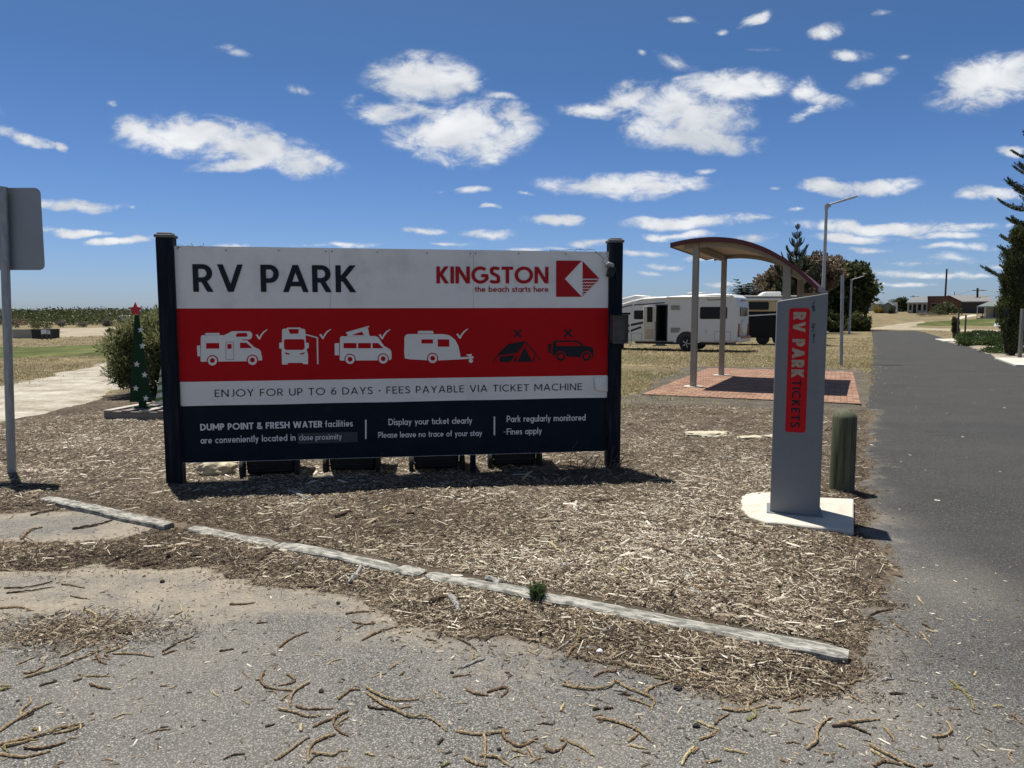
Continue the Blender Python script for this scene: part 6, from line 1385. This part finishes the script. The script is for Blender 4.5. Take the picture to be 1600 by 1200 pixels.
# ------------------------------------------------------------------ lamps and poles by the path
PALEG = pm('lamp_grey', (.38, .39, .395), .45, .12, 5, metal=.3)
def lamp(base, h, L, label, rz=0, tilt=.3, r=.058):
    t = thing('street_lamp', label, 'street lamp', base, rz, 'street lamps along the path')
    m = MB(); m.tube([(0, 0, -.3), (0, 0, h*.5), (0, 0, h)], [r*1.25, r*1.05, r*.85], 12); m.build('pole', PALEG, t, smooth=True)
    m = MB(); m.tube([(0, 0, h-.12), (0, 0, h+.02)], r*1.25, 12); m.box((.05, 0, h), (.16, .1, .12)); m.build('bracket', PALEG, t)
    d = Vector((1, 0, tilt)).normalized(); a = Vector((.06, 0, h+.02)); rot = Matrix.Rotation(-math.atan(tilt), 3, 'Y')
    m = MB(); m.box(a+d*L/2, (L, .19, .055), rot=rot); hd = m.build('lamp_head', PALEG, t, .015, 2)
    m = MB(); m.box(a+d*L*.62-Vector((0, 0, .032)), (L*.6, .14, .012), rot=rot); m.build('diffuser', pm('lamp_lens', (.55, .55, .52), .3), hd)
    return t
lb_ = at(1282, 566, 25.6); lamp(Vector((lb_.x, lb_.y, 0)), at(1286, 321, 25.6).z, 1.0, 'nearest street lamp, tall grey pole rising behind the ticket pylon')
l3 = hit(1327, 521); lamp(l3, at(1329, 437, l3.y).z-l3.z, 1.15, 'farther street lamp in front of the dense dark tree', r=.085)
bp = gp(1314.5, 571); tp = at(1316.5, 430, bp.y)
bpl = thing('pole', 'bare grey pole without a lamp between the two street lamps', 'pole', bp); m = MB(); m.tube([(0, 0, -.2), (tp.x-bp.x, 0, tp.z)], .052, 12); m.build('post', GALV, bpl, smooth=True); m = MB(); m.tube([((tp.x-bp.x)*.74, 0, tp.z*.745), ((tp.x-bp.x)*.77, 0, tp.z*.77)], .062, 12); m.build('collar', GALV, bpl)

# ------------------------------------------------------------------ trees
def tree(name, label, cat, base, Hh, Wc, z0, mat, n, leaf, seed, trunk_r, nclump=60, bark=BARKD, group=None, lean=0, flat=.5, asp=.35, gaps=.0, shell=.5, extra=None):
    rs = random.Random(seed); o = thing(name, label, cat, base, 0, group); cc = []; rr = []
    for i in range(nclump):
        for _ in range(40):
            x, y, z = rs.uniform(-1, 1), rs.uniform(-1, 1), rs.uniform(-1, 1)
            if x*x+y*y+z*z < 1 and x*x+y*y+z*z > gaps: break
        zz = z0+(Hh-z0)*(.5+.5*z*.86); cc.append((x*Wc/2*.82+lean*zz/Hh, y*Wc/2*.82, zz)); r = Wc*rs.uniform(.075, .15); rr.append((r, r, r*flat*1.3))
    if extra: cc += [e[:3] for e in extra]; rr += [(e[3], e[3], e[3]*.8) for e in extra]
    m = MB(); tp = Vector((lean*.4, 0, z0+(Hh-z0)*.35)); m.tube([(0, 0, -.3), (lean*.1, 0, z0*.6), tp], [trunk_r*1.2, trunk_r*.9, trunk_r*.5], 8); m.build('trunk', bark, o, smooth=True)
    m = MB()
    for i in range(0, nclump, 2):
        e = Vector(cc[i]); s = Vector((lean*.15, 0, max(.25*z0, z0*rs.uniform(.55, 1.1)))); mid = s.lerp(e, .5)+Vector((rs.uniform(-.05, .05)*Wc, rs.uniform(-.05, .05)*Wc, .04*Hh)); m.tube([s, mid, e], [trunk_r*.38, trunk_r*.22, trunk_r*.07], 5)
    m.build('limb', bark, o, smooth=True); crown('crown', o, mat, cc, rr, n, leaf, leaf*asp, up=.2, shell=shell, seed=seed); return o
tb = hit(1338, 517); s_ = tb.y/F
tree('tree', 'dense dark green spreading tree beside the far end of the path', 'tree', Vector((tb.x, tb.y+6, 0)), 104*s_*1.10, 112*s_*1.28, 12*s_, LM_DARK, 34000, .5, 21, .5, 150, group='trees beyond the camper vans', shell=.6, flat=.8)
for (px, py_, w, h, lb) in ((1298, 519, 46, 34, 'dark bush under the left side of the dense dark tree'), (1340, 517.5, 38, 30, 'dark rounded bush at the right foot of the dense dark tree')):
    far_bush(px, py_, w, h, LM_DARK, lb, 3500, seed=2, name='bush', group='bushes under the dense dark tree')
far_bush(1308, 518.5, 22, 26, LM_GREY, 'pale grey bush in front of the dense dark tree', 900, seed=4)
bt = at(1250, 520, 70); s_ = 70/F
tree('tree', 'brown and olive leaved open tree behind the camper trailer', 'tree', Vector((at(1222, 500, 70).x, 70, 0)), 107*s_, 92*s_, 30*s_, LM_BROWN, 13000, .30, 31, .28, 75, group='trees beyond the camper vans', gaps=.1)
tree('tree', 'sparse brown tree with sky showing through, right of the norfolk pine', 'tree', Vector((at(1276, 500, 72).x, 72, 0)), 128*72/F, 84*72/F, 58*72/F, LM_BROWN, 6500, .30, 33, .3, 60, group='trees beyond the camper vans', gaps=.15)
tree('tree', 'olive green bushy tree between brown tree and pine trunk', 'tree', Vector((at(1232, 500, 66).x, 66, 0)), 92*66/F, 54*66/F, 30*66/F, LM_OLIVE, 6000, .4, 35, .25, 40, group='trees beyond the camper vans')
# spiky palm-like crown behind the motorhome
pc = at(1162, 500, 60); o = thing('palm', 'spiky dark palm crown showing above the motorhome roof', 'palm', Vector((pc.x, 60, 0))); zt = at(0, 462, 60).z
m = MB(); m.tube([(0, 0, -.2), (0, 0, zt*.5), (.1, 0, zt)], [.3, .26, .22], 8); m.build('trunk', BARKD, o)
rs = random.Random(9); V = []; Fc = []; T_ = []
for i in range(110):
    a = rs.uniform(0, 6.28); e = rs.uniform(-.1, 1.2); L = rs.uniform(1.0, 1.9); d = Vector((math.cos(a)*math.cos(e), math.sin(a)*math.cos(e), math.sin(e))); q = Vector((.1, 0, zt-.1)); pts = []
    for k in range(6): pts.append(q); q = q+d*L/6; d = (d+Vector((0, 0, -.10))).normalized()
    sd_ = d.cross(Vector((0, 0, 1))).normalized()
    for k in range(1, 6):
        for s in (-1, 1):
            b0 = pts[k]; tip = b0+(sd_*s*.34+d*.30+Vector((0, 0, -.05))); n0 = len(V); V += [b0, b0+d*.20, tip]; Fc.append((n0, n0+1, n0+2)); T_ += [rs.random()]*3
    for k in range(5): n0 = len(V); V += [pts[k]-sd_*.02, pts[k]+sd_*.02, pts[k+1]]; Fc.append((n0, n0+1, n0+2)); T_ += [.5]*3
add_obj('fronds', mesh_np('fronds', np.array([tuple(v) for v in V]), np.array(Fc), {'tint': T_}), LM_PINE, o)

# Norfolk Island pines: whorls of rope-like branches
def pine_branch(seed, full=1.0):
    rs = random.Random(seed); V = []; Fq = []; T_ = []
    def fuzz(pts, r0, r1, dens):
        n = len(pts)
        for i in range(n-1):
            a, b_ = pts[i], pts[i+1]; d = (b_-a); L = d.length; d.normalize(); r = r0+(r1-r0)*i/(n-1)
            for k in range(int(dens)):
                o_ = a+d*L*rs.random(); v = Vector((rs.gauss(0, 1), rs.gauss(0, 1), rs.gauss(0, 1)+.5)); v = (v-d*v.dot(d)).normalized(); tip = o_+v*r+d*r*.9
                w = d.cross(v)*r*.30; n0 = len(V); V.extend([o_-w, o_+w, tip]); Fq.append((n0, n0+1, n0+2)); T_.extend([rs.random()]*3)
    P = [Vector((t, .02*math.sin(t*5+seed), -.10*math.sin(t*math.pi*.9)+.20*t**3)) for t in [k/9 for k in range(10)]]
    fuzz(P, .05, .045, 26)
    for k in range(17):
        t = .16+.84*k/17; b0 = Vector((t, 0, -.10*math.sin(t*math.pi*.9)+.20*t**3))
        for s in (-1, 1):
            L = (.36*(1-.62*t)+.05)*rs.uniform(.8, 1.15)*full; d = Vector((.72, s*.70, .20+.25*t)).normalized(); pts = [b0]
            for j in range(4): pts.append(pts[-1]+d*L/4); d = (d+Vector((.07, 0, .12))).normalized()
            fuzz(pts, .040, .032, 9)
    me = mesh_np('branch', np.array([tuple(v) for v in V]), np.array(Fq), {'tint': T_}); me.materials.append(LM_PINE); return me
BR = [pine_branch(s) for s in (1, 2, 3)]
def norfolk(label, base, Hh, zlow, prof, ntier, per, seed, trunk_r, elev=.12, jit=.1):
    rs = random.Random(seed); o = thing('norfolk_pine', label, 'pine tree', base, rs.random()*3, 'norfolk pines')
    m = MB(); m.tube([(0, 0, -.3), (0, 0, Hh*.5), (0, 0, Hh*.9), (0, 0, Hh)], [trunk_r, trunk_r*.6, trunk_r*.18, .015], 8); m.build('trunk', BARKD, o, smooth=True)
    for i in range(ntier):
        t = i/(ntier-1); z = zlow+(Hh-.35-zlow)*t; L = prof(t); k0 = per if L > .6 else 4
        for k in range(k0):
            b_ = bpy.data.objects.new('branch', BR[rs.randrange(3)]); COL.objects.link(b_); b_.parent = o
            s = L*(1+rs.uniform(-jit, jit)); b_.location = (0, 0, z+rs.uniform(-.12, .12)*L*.5); b_.scale = (s, s*.95, s); b_.rotation_euler = (rs.uniform(-.15, .15), -(elev+.45*t**2+rs.uniform(-.06, .06)), 6.283*(k+i*.37)/k0+rs.uniform(-.15, .15))
    V, f, t_ = leaves_np([(0, 0, Hh-.1)], [(.05, .05, .16)], 60, .12, .02, up=1.6, seed=seed); add_obj('leader', mesh_np('leader', V, f, {'tint': t_}), LM_PINE, o)
    return o
Yp = 58; npb = at(1241, 500, Yp); norfolk('smaller norfolk pine with upswept branches behind the shelter roof', Vector((npb.x, Yp, 0)), at(1241, 352, Yp).z, 3.4, lambda t: .40+2.0*(1-t)**1.1, 8, 6, 3, .16, elev=.5)
Yp = 35; npb = at(1632, 500, Yp); norfolk('tall norfolk pine with layered drooping branches at right edge', Vector((npb.x, Yp, 0)), at(1632, 40, Yp).z, 3.6, lambda t: .30+2.05*(1-t)**.72, 15, 6, 5, .26, elev=.02, jit=.16)
# columnar cypress
cb_ = hit(1581, 557); s_ = cb_.y/F; cy = thing('cypress', 'tall narrow dark cypress standing in the pebble bed, right edge', 'cypress', cb_)
Hc = (557-357)*s_*1.0
cc = []; rr = []; rs = random.Random(12)
for i in range(150):
    t = rs.random(); z = .25+t*(Hc-.45); R0 = .60*min(1, (.35+t*2.2))*min(1, (1-t)*3.2+.32)*(1-.18*t); a = rs.uniform(0, 6.28); q = R0*(.55+.35*rs.random()); cc.append((q*math.cos(a), q*math.sin(a), z)); rr.append((.17, .17, .30))
m = MB(); m.tube([(0, 0, -.2), (0, 0, .4), (0, 0, Hc*.8)], [.12, .10, .02], 8); m.build('trunk', BARKD, cy)
crown('crown', cy, LM_DARK, cc, rr, 26000, .11, .018, up=1.5, shell=.35, seed=14)
m = MB(); m.lathe([(.06, .2), (.30, .5), (.40, 1.2), (.42, Hc*.4), (.36, Hc*.7), (.2, Hc*.92), (0, Hc*.98)], n=14); m.build('inner_core', pm('dark_core', (.012, .018, .007), .95, .5, 9, bmp=1, bscale=12), cy)  # dark solid core added inside the crown to block gaps between leaves
# young cypresses with stakes
yc = hit(1492, 530); s_ = yc.y/F
for i, (dx, w, h, z0, lb) in enumerate(((-1.5, 9, 27, 8, 'small staked cypress, left one of the close pair beyond the path'), (4.5, 8, 26, 4, 'small staked cypress, right one of the close pair beyond the path'))):
    o = thing('young_cypress', lb, 'cypress', yc+Vector((dx*s_, .2*i, 0)), 0, 'young staked cypresses')
    m = MB(); m.tube([(0, 0, -.1), (0, 0, h*s_*.6)], .03, 6); m.build('trunk', BARKD, o); rs = random.Random(i)
    cc = [(rs.uniform(-.3, .3)*w*s_*(1-.5*t), rs.uniform(-.3, .3)*w*s_, z0*s_+t*(h+4-z0)*s_) for t in [k/24 for k in range(25)]]; crown('crown', o, LM_DARK, cc, [(w*s_*.25, w*s_*.25, .16)]*25, 3000, .11, .02, up=1.2, shell=.5, seed=20+i)
for dx, h, lb in ((-.8, 42, 'dark timber stake left, beside the small cypress pair'), (10.5, 38, 'dark timber stake right of the small cypress pair')):
    o = thing('stake', lb, 'stake', yc+Vector((dx*s_, -.35, 0)), 0, 'timber stakes'); m = MB(); m.box((0, 0, h*s_/2-.1), (.09, .09, h*s_+.2)); m.build('post', pm('dark_stake', (.07, .062, .055), .9, .3, 6), o, .01, 1)
# ground cover in the bed
def gcover():
    cen = []; rad = []
    poly = [(1492, 538), (1503, 528), (1530, 525.5), (1545, 528), (1572, 529), (1572, 543), (1540, 541.5), (1505, 541)]
    P = pxpoly(poly); xs = [p.x for p in P]; ys = [p.y for p in P]; pts = np.stack([rng.uniform(min(xs), max(xs), 2600), rng.uniform(min(ys), max(ys), 2600)], 1)
    sd = poly_sd(pts, P)+rag(pts[:, 0], pts[:, 1], .5, .6, 3); pts = pts[(sd > .35) & (fbm(pts[:, 0]*.7, pts[:, 1]*.7, 5, 3) > .42)]
    for x, y in pts: cen.append((x, y, hz(x, y)+.10+.25*rng.random())); rad.append((.42, .42, .20))
    c2 = hit(1570, 553)
    for i in range(40): cen.append((c2.x+rng.normal(0, .55), c2.y+rng.normal(0, .5), c2.z+.12)); rad.append((.2, .2, .12))
    V, f, t = leaves_np(cen, rad, 42000, .13, .034, up=.6, shell=.5, seed=33); add_obj('ground_cover', mesh_np('ground_cover', V, f, {'tint': t}), LM_GROUND, kind='stuff')
gcover()
# grey post and leaning batten by the cypress, small info sign
gpz = hit(1593, 561); s_ = gpz.y/F; o = thing('post', 'weathered grey square post in front of the tall cypress', 'post', gpz); m = MB(); m.box((0, 0, 78*s_/2-.1), (.11, .11, 78*s_+.2)); m.build('timber', pm('grey_timber_post', (.13, .125, .12), .9, .3, 6, stretch=(5, 5, .6)), o, .008, 1)
o = thing('batten', 'short pale batten leaning beside the grey square post', 'batten', gpz+Vector((.13, -.05, 0))); m = MB(); m.bar((0, 0, -.02), (.10, 0, 20*s_), .05, .03); m.build('timber', pm('pale_batten', (.3, .28, .25), .9, .2, 6), o)
iv = hit(1564, 536); s_ = iv.y/F; isg = thing('information_sign', 'dark and red information sign on a grey post left of the cypress', 'information sign', iv)
m = MB(); m.tube([(0, 0, -.2), (.0, 0, 70*s_)], .07, 8); m.build('post', GALV, isg)
for (z0, z1, w, c_, nm) in ((55, 69, 7, (.05, .045, .045), 'dark'), (51.5, 55, 7, (.32, .02, .025), 'red'), (40, 51, 4.4, (.42, .30, .29), 'pink')):
    m = MB(); m.box((0, -.10, (z0+z1)/2*s_), (w*s_, .05, (z1-z0)*s_-.02)); m.build('panel', pm('info_'+nm, c_, .6, .3, 3), isg)
gb = thing('planter_hood', 'green and white curved hood in front of the information sign post', 'hood', iv+Vector((-5.5*s_, -.5, 0))); m = MB(); m.prism([(-5*s_, 26*s_), (-4*s_, 29.5*s_), (-1.5*s_, 31.5*s_), (6*s_, 31.5*s_), (6*s_, 26*s_)], 0, .6, XZ); m.build('hood', pm('green_hood', (.02, .10, .05), .5), gb); m = MB(); m.prism([(-5.4*s_, 26*s_), (-4.3*s_, 29.8*s_), (-1.5*s_, 32*s_), (-1.2*s_, 31*s_), (-3.6*s_, 28.8*s_), (-4.4*s_, 26*s_)], -.03, .63, XZ); m.build('rim', WHP, gb); m = MB(); m.tube([(3*s_, .3, -.2), (3*s_, .3, 27*s_)], .06, 8); m.build('post', GALV, gb)

# ------------------------------------------------------------------ houses beyond the green
def win(par, x, z, w, h, y=-.03, name='window', frame=True):
    m = MB(); m.box((x, y, z), (w, .05, h)); o = m.build(name, GLASS, par)
    if frame:
        m = MB(); t = .07
        for c_, d_ in (((x, y-.01, z+h/2+t/2), (w+2*t, .08, t)), ((x, y-.01, z-h/2-t/2), (w+2*t, .08, t)), ((x-w/2-t/2, y-.01, z), (t, .08, h)), ((x+w/2+t/2, y-.01, z), (t, .08, h))): m.box(c_, d_)
        m.build('frame', pm('window_frame', (.5, .49, .46), .5), o)
    return o
def hip_roof(par, x0, x1, y0, y1, z0, z1, ins, mat, ov=.5, name='roof'):
    m = MB(); x0 -= ov; x1 += ov; y0 -= ov; y1 += ov; ym = (y0+y1)/2
    m.add([(x0, y0, z0), (x1, y0, z0), (x1, y1, z0), (x0, y1, z0), (x0+ins, ym, z1), (x1-ins, ym, z1)], [(0, 1, 5, 4), (2, 3, 4, 5), (1, 2, 5), (3, 0, 4), (3, 2, 1, 0)]); o = m.build(name, mat, par)
    m = MB(); m.box(((x0+x1)/2, y0-.04, z0-.04), (x1-x0, .08, .16)); m.build('gutter', pm('pale_gutter', (.5, .5, .48)), o); return o
RGREY = pm('grey_roof', (.15, .155, .16), .6, .12, .6, bmp=.2, bscale=8); RTILE = pm('tiled_roof', (.16, .155, .15), .7, .2, 1.2, bmp=.4, bscale=6); RGREEN = pm('green_grey_roof', (.12, .15, .145), .5, .1, .6)
BRICKR = pm('brown_brick_wall', (.17, .085, .055), .9, .2, 3); CREAMW = pm('cream_wall', (.45, .42, .37), .8, .06, 2)
hb0 = hit(1418, 489); s_ = hb0.y/F
h1 = thing('house', 'low house with pale grey hipped roof and verandah, left of the brick house', 'house', hb0)
w1 = 30*s_; m = MB(); m.box((w1/2, 4, 7.5*s_-.1), (w1, 8, 15*s_+.2)); m.build('wall', CREAMW, h1)
m = MB(); ze = 16*s_; m.add([(-3*s_, -1.6, ze), (w1, -1.6, ze), (w1, 8, ze), (-3*s_, 8, ze), (9*s_, 4, 25.5*s_), (w1, 4, 26*s_)], [(0, 1, 5, 4), (2, 3, 4, 5), (3, 0, 4), (3, 2, 1, 0), (1, 2, 5)]); m.build('roof', RGREY, h1)
m = MB(); m.box((w1/2-1.5*s_, -1.65, ze-.05), (w1+3*s_, .08, .18)); m.build('gutter', pm('pale_gutter', (.5, .5, .48)), h1)
for x in (0, 7, 14, 22): m = MB(); m.box((x*s_, -1.5, 8*s_), (.18, .18, 16*s_)); m.build('verandah_post', CREAMW, h1)
for x, w in ((4, 4), (18, 5), (26, 4)): win(h1, x*s_, 8.5*s_, w*s_, 1.2)
m = MB(); m.box((11*s_, -.03, 6.5*s_), (.95, .06, 13*s_)); m.build('door', pm('dark_door', (.03, .03, .03)), h1)
hb2 = hit(1447, 488.5); s_ = hb2.y/F
h2 = thing('house', 'brown brick house with long grey tiled roof, in the middle distance', 'house', hb2)
m = MB(); m.box((16*s_, 3, 12*s_-.1), (31*s_, 6, 24*s_+.2)); m.build('wall', BRICKR, h2)
m = MB(); m.box((16*s_, 3, 24.6*s_), (32*s_, 6.3, 1.6*s_)); m.build('parapet', pm('brown_parapet', (.11, .06, .045), .8), h2)
m = MB(); m.prism([(31.6*s_, -.2), (53*s_, -.2), (53*s_, 17*s_), (35*s_, 26*s_), (31.6*s_, 26*s_)], .2, .5, XZ); m.build('gable_wall', BRICKR, h2)
m = MB(); m.add([(32*s_, -.4, 26.6*s_), (54*s_, -.9, 16.6*s_), (103*s_, -.9, 16.6*s_), (92*s_, 4.5, 26.6*s_), (34*s_, 4.5, 27.2*s_), (103*s_, 9, 16.6*s_), (32*s_, 9, 20*s_)], [(0, 1, 4), (1, 2, 3, 4), (2, 5, 3), (5, 6, 4, 3), (6, 0, 4)]); m.build('roof', RTILE, h2)
m = MB(); m.box((79*s_, -.95, 16.3*s_), (49*s_, .1, .2)); m.build('gutter', pm('pale_gutter', (.5, .5, .48)), h2)
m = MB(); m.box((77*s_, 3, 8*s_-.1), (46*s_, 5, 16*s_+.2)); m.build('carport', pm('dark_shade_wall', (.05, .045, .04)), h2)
win(h2, 11*s_, 9*s_, 7*s_, 1.4); win(h2, 24*s_, 9*s_, 5*s_, 1.4)
hb3 = hit(1547, 497.5); s_ = hb3.y/F
h3 = thing('house', 'cream house with green-grey roof and verandah nearest the cypress', 'house', hb3)
w3 = 90*s_; m = MB(); m.box((w3/2-7*s_, 5, 1.15), (w3, 9, 2.9)); m.build('wall', pm('cream_wall_b', (.43, .38, .28), .8, .06, 2), h3)
m = MB(); xe0, xe1 = -22*s_, w3+14*s_; zE, zR = 18.5*s_, 46*s_; m.add([(xe0, -2.2, zE), (xe1, -2.2, zE), (xe1, 11, zE), (xe0, 11, zE), (46*s_, 4.5, zR), (xe1-20*s_, 4.5, zR)], [(0, 1, 5, 4), (2, 3, 4, 5), (1, 2, 5), (3, 0, 4), (3, 2, 1, 0)]); m.build('roof', RGREEN, h3)
m = MB(); m.box(((xe0+xe1)/2, -2.24, zE-.05), (xe1-xe0, .08, .2)); m.build('gutter', pm('green_gutter', (.28, .32, .30)), h3)
for x in (-20.5, -12, -8.5): m = MB(); m.box((x*s_, -2.0, zE/2-.1), (.28 if x > -10 else .16, .2, zE)); m.build('verandah_post', pm('post_cream', (.40, .36, .30)) if x != -12 else TRIM, h3)
m = MB(); m.box((9.5*s_, -.02, 9*s_), (9*s_, .08, 18*s_)); dd = m.build('door', TRIM, h3); m = MB(); m.box((10*s_, -.08, 9.5*s_), (6.5*s_, .05, 14*s_)); m.build('pane', pm('blue_glass', (.05, .07, .10), .1, .1, 1), dd)
m = MB(); m.box((-4*s_, -2.0, .02), (34*s_, 4.0, .16)); m.build('slab', MAT_CONC, h3)
m = MB(); m.box((8*s_, 9, 33*s_), (.35, .35, .9)); m.build('flue', WHP, h3)
hb5 = hit(1530, 487); s_ = (hb5.y+18)/F; h5 = thing('house', 'dark flat roofed house rising behind the green-grey roof', 'house', hb5+Vector((0, 18, 0)))
m = MB(); m.box((22*s_, 4, 11*s_), (42*s_, 8, 22*s_+.4)); m.build('wall', pm('dark_wall', (.06, .07, .075)), h5); m = MB(); m.box((22*s_, 3.5, 22.5*s_), (48*s_, 10, .35)); m.build('roof', pm('navy_roof', (.05, .065, .08)), h5)
hb4 = hit(1374, 489); s_ = hb4.y/F; sh4 = thing('shed', 'grey gabled shed with a white front edge by the yellow bush', 'shed', hb4)
m = MB(); m.prism([(0, -.2), (25*s_, -.2), (25*s_, 8*s_), (13*s_, 16*s_), (0, 9*s_)], 0, 9, XZ); m.build('wall', pm('shed_grey', (.22, .22, .205), .7, .08, .5), sh4)
m = MB(); m.bar((12.4*s_, 4.5, 16.2*s_), (26.5*s_, 4.5, 8.2*s_), 9.6, .12); m.bar((12.6*s_, 4.5, 16.2*s_), (-1.5*s_, 4.5, 8.6*s_), 9.6, .12); m.build('roof', pm('shed_roof', (.24, .24, .23), .6, .1, .6), sh4)
m = MB(); m.prism([(16*s_, 15.5*s_), (27*s_, 16.3*s_), (27*s_, 9.5*s_)], -.5, -.35, XZ); m.build('gable_panel', pm('white_roof', (.62, .62, .6), .5), sh4)
m = MB(); m.box((26.6*s_, -.42, 4*s_), (.25, .25, 16*s_)); m.build('post', pm('white_roof', (.62, .62, .6), .5), sh4)
hb6 = hit(1392, 487); s_ = (hb6.y+30)/F; h6 = thing('house', 'farthest house, pale green roof above the other roofs', 'house', hb6+Vector((0, 30, 0)))
m = MB(); m.box((42*s_, 4, 6*s_), (54*s_, 8, 14*s_)); m.build('wall', CREAMW, h6); hip_roof(h6, 16*s_, 68*s_, 0, 8, 13*s_, 24*s_, 8*s_, RGREEN)
for h_ in (h1, h2, h3, sh4, h5, h6):
    th = math.atan2(h_.location.x, h_.location.y); h_.rotation_euler = (0, 0, -th); h_.scale = (math.cos(th), 1, 1)
for (px, pyb, w, h, mt, lb) in ((1372, 489, 18, 12, LM_YEL, 'yellow flowering bush left of the grey shed'), (1393, 490, 12, 12, LM_DARK, 'dark bush in front of the grey shed corner'), (1412, 487, 28, 26, LM_OLIVE, 'olive bushy tree between shed and first house'), (1446, 494, 30, 8, LM_GREY, 'low mauve grey bush in front of the brick house'), (1478, 491, 44, 23, LM_OLIVE, 'broad grey green tree in front of the brick house'), (1470, 493, 30, 9, LM_DARK, 'dark low bush below the broad grey green tree'), (1503, 488, 24, 11, LM_GREY, 'grey bush right of the broad grey green tree'), (1520, 487, 14, 16, LM_DARK, 'dark green bush against the carport'), (1375, 482, 22, 10, LM_OLIVE, 'olive tree tops behind the grey shed'), (1400, 474, 26, 10, LM_OLIVE, 'olive tree top above the shed roof')):
    far_bush(px, pyb, w, h, mt, lb, 1500, group='garden bushes around the houses', seed=6, Y=None if pyb > 484 else 195)
# poles and wires
def upole(px, pyb, pyt, r, label, arm=False, lean=0, Y=None, cat='pole', nm='utility_pole'):
    b_ = hit(px, pyb) if Y is None else Vector((at(px, pyb, Y).x, Y, hz(at(px, pyb, Y).x, Y))); t = at(px+lean, pyt, b_.y); o = thing(nm, label, cat, b_); m = MB(); m.tube([(0, 0, -.3), (t.x-b_.x, 0, t.z-b_.z)], [r, r*.8], 8); m.build('post', BARKD, o)
    if arm: m = MB(); m.box((.3, 0, t.z-b_.z-.5), (3.0, .12, .14)); m.build('crossarm', BARKD, o)
    return o, t
o1, t1 = upole(1475.5, 487, 420, .22, 'tall dark pole in front of the brick house roof', lean=4)
o2, t2 = upole(1526.5, 489, 450, .24, 'utility pole with crossarm beside the green-grey roof', True, lean=1)
o3, t3 = upole(1427, 480, 461, .12, 'thin distant mast above the pale green roof', True, Y=230)
o4, t4 = upole(1491.5, 480, 456, .10, 'thin distant aerial above the tiled roof', False, Y=200, nm='aerial', cat='aerial')
def cable(a, b_, sag, label):
    m = MB(); m.tube([a.lerp(b_, k/10)-Vector((0, 0, sag*4*(k/10)*(1-k/10))) for k in range(11)], .022, 4); o = m.build('power_line', TRIM); tag(o, label, 'power line')
cable(t2+Vector((-.8, 0, -.4)), t3+Vector((0, 0, -.3)), 1.2, 'faint power line from the crossarm pole to the distant mast')
cable(t2+Vector((1.2, 0, -.4)), at(1700, 462, t2.y-20), .8, 'faint power line from the crossarm pole off to the right')
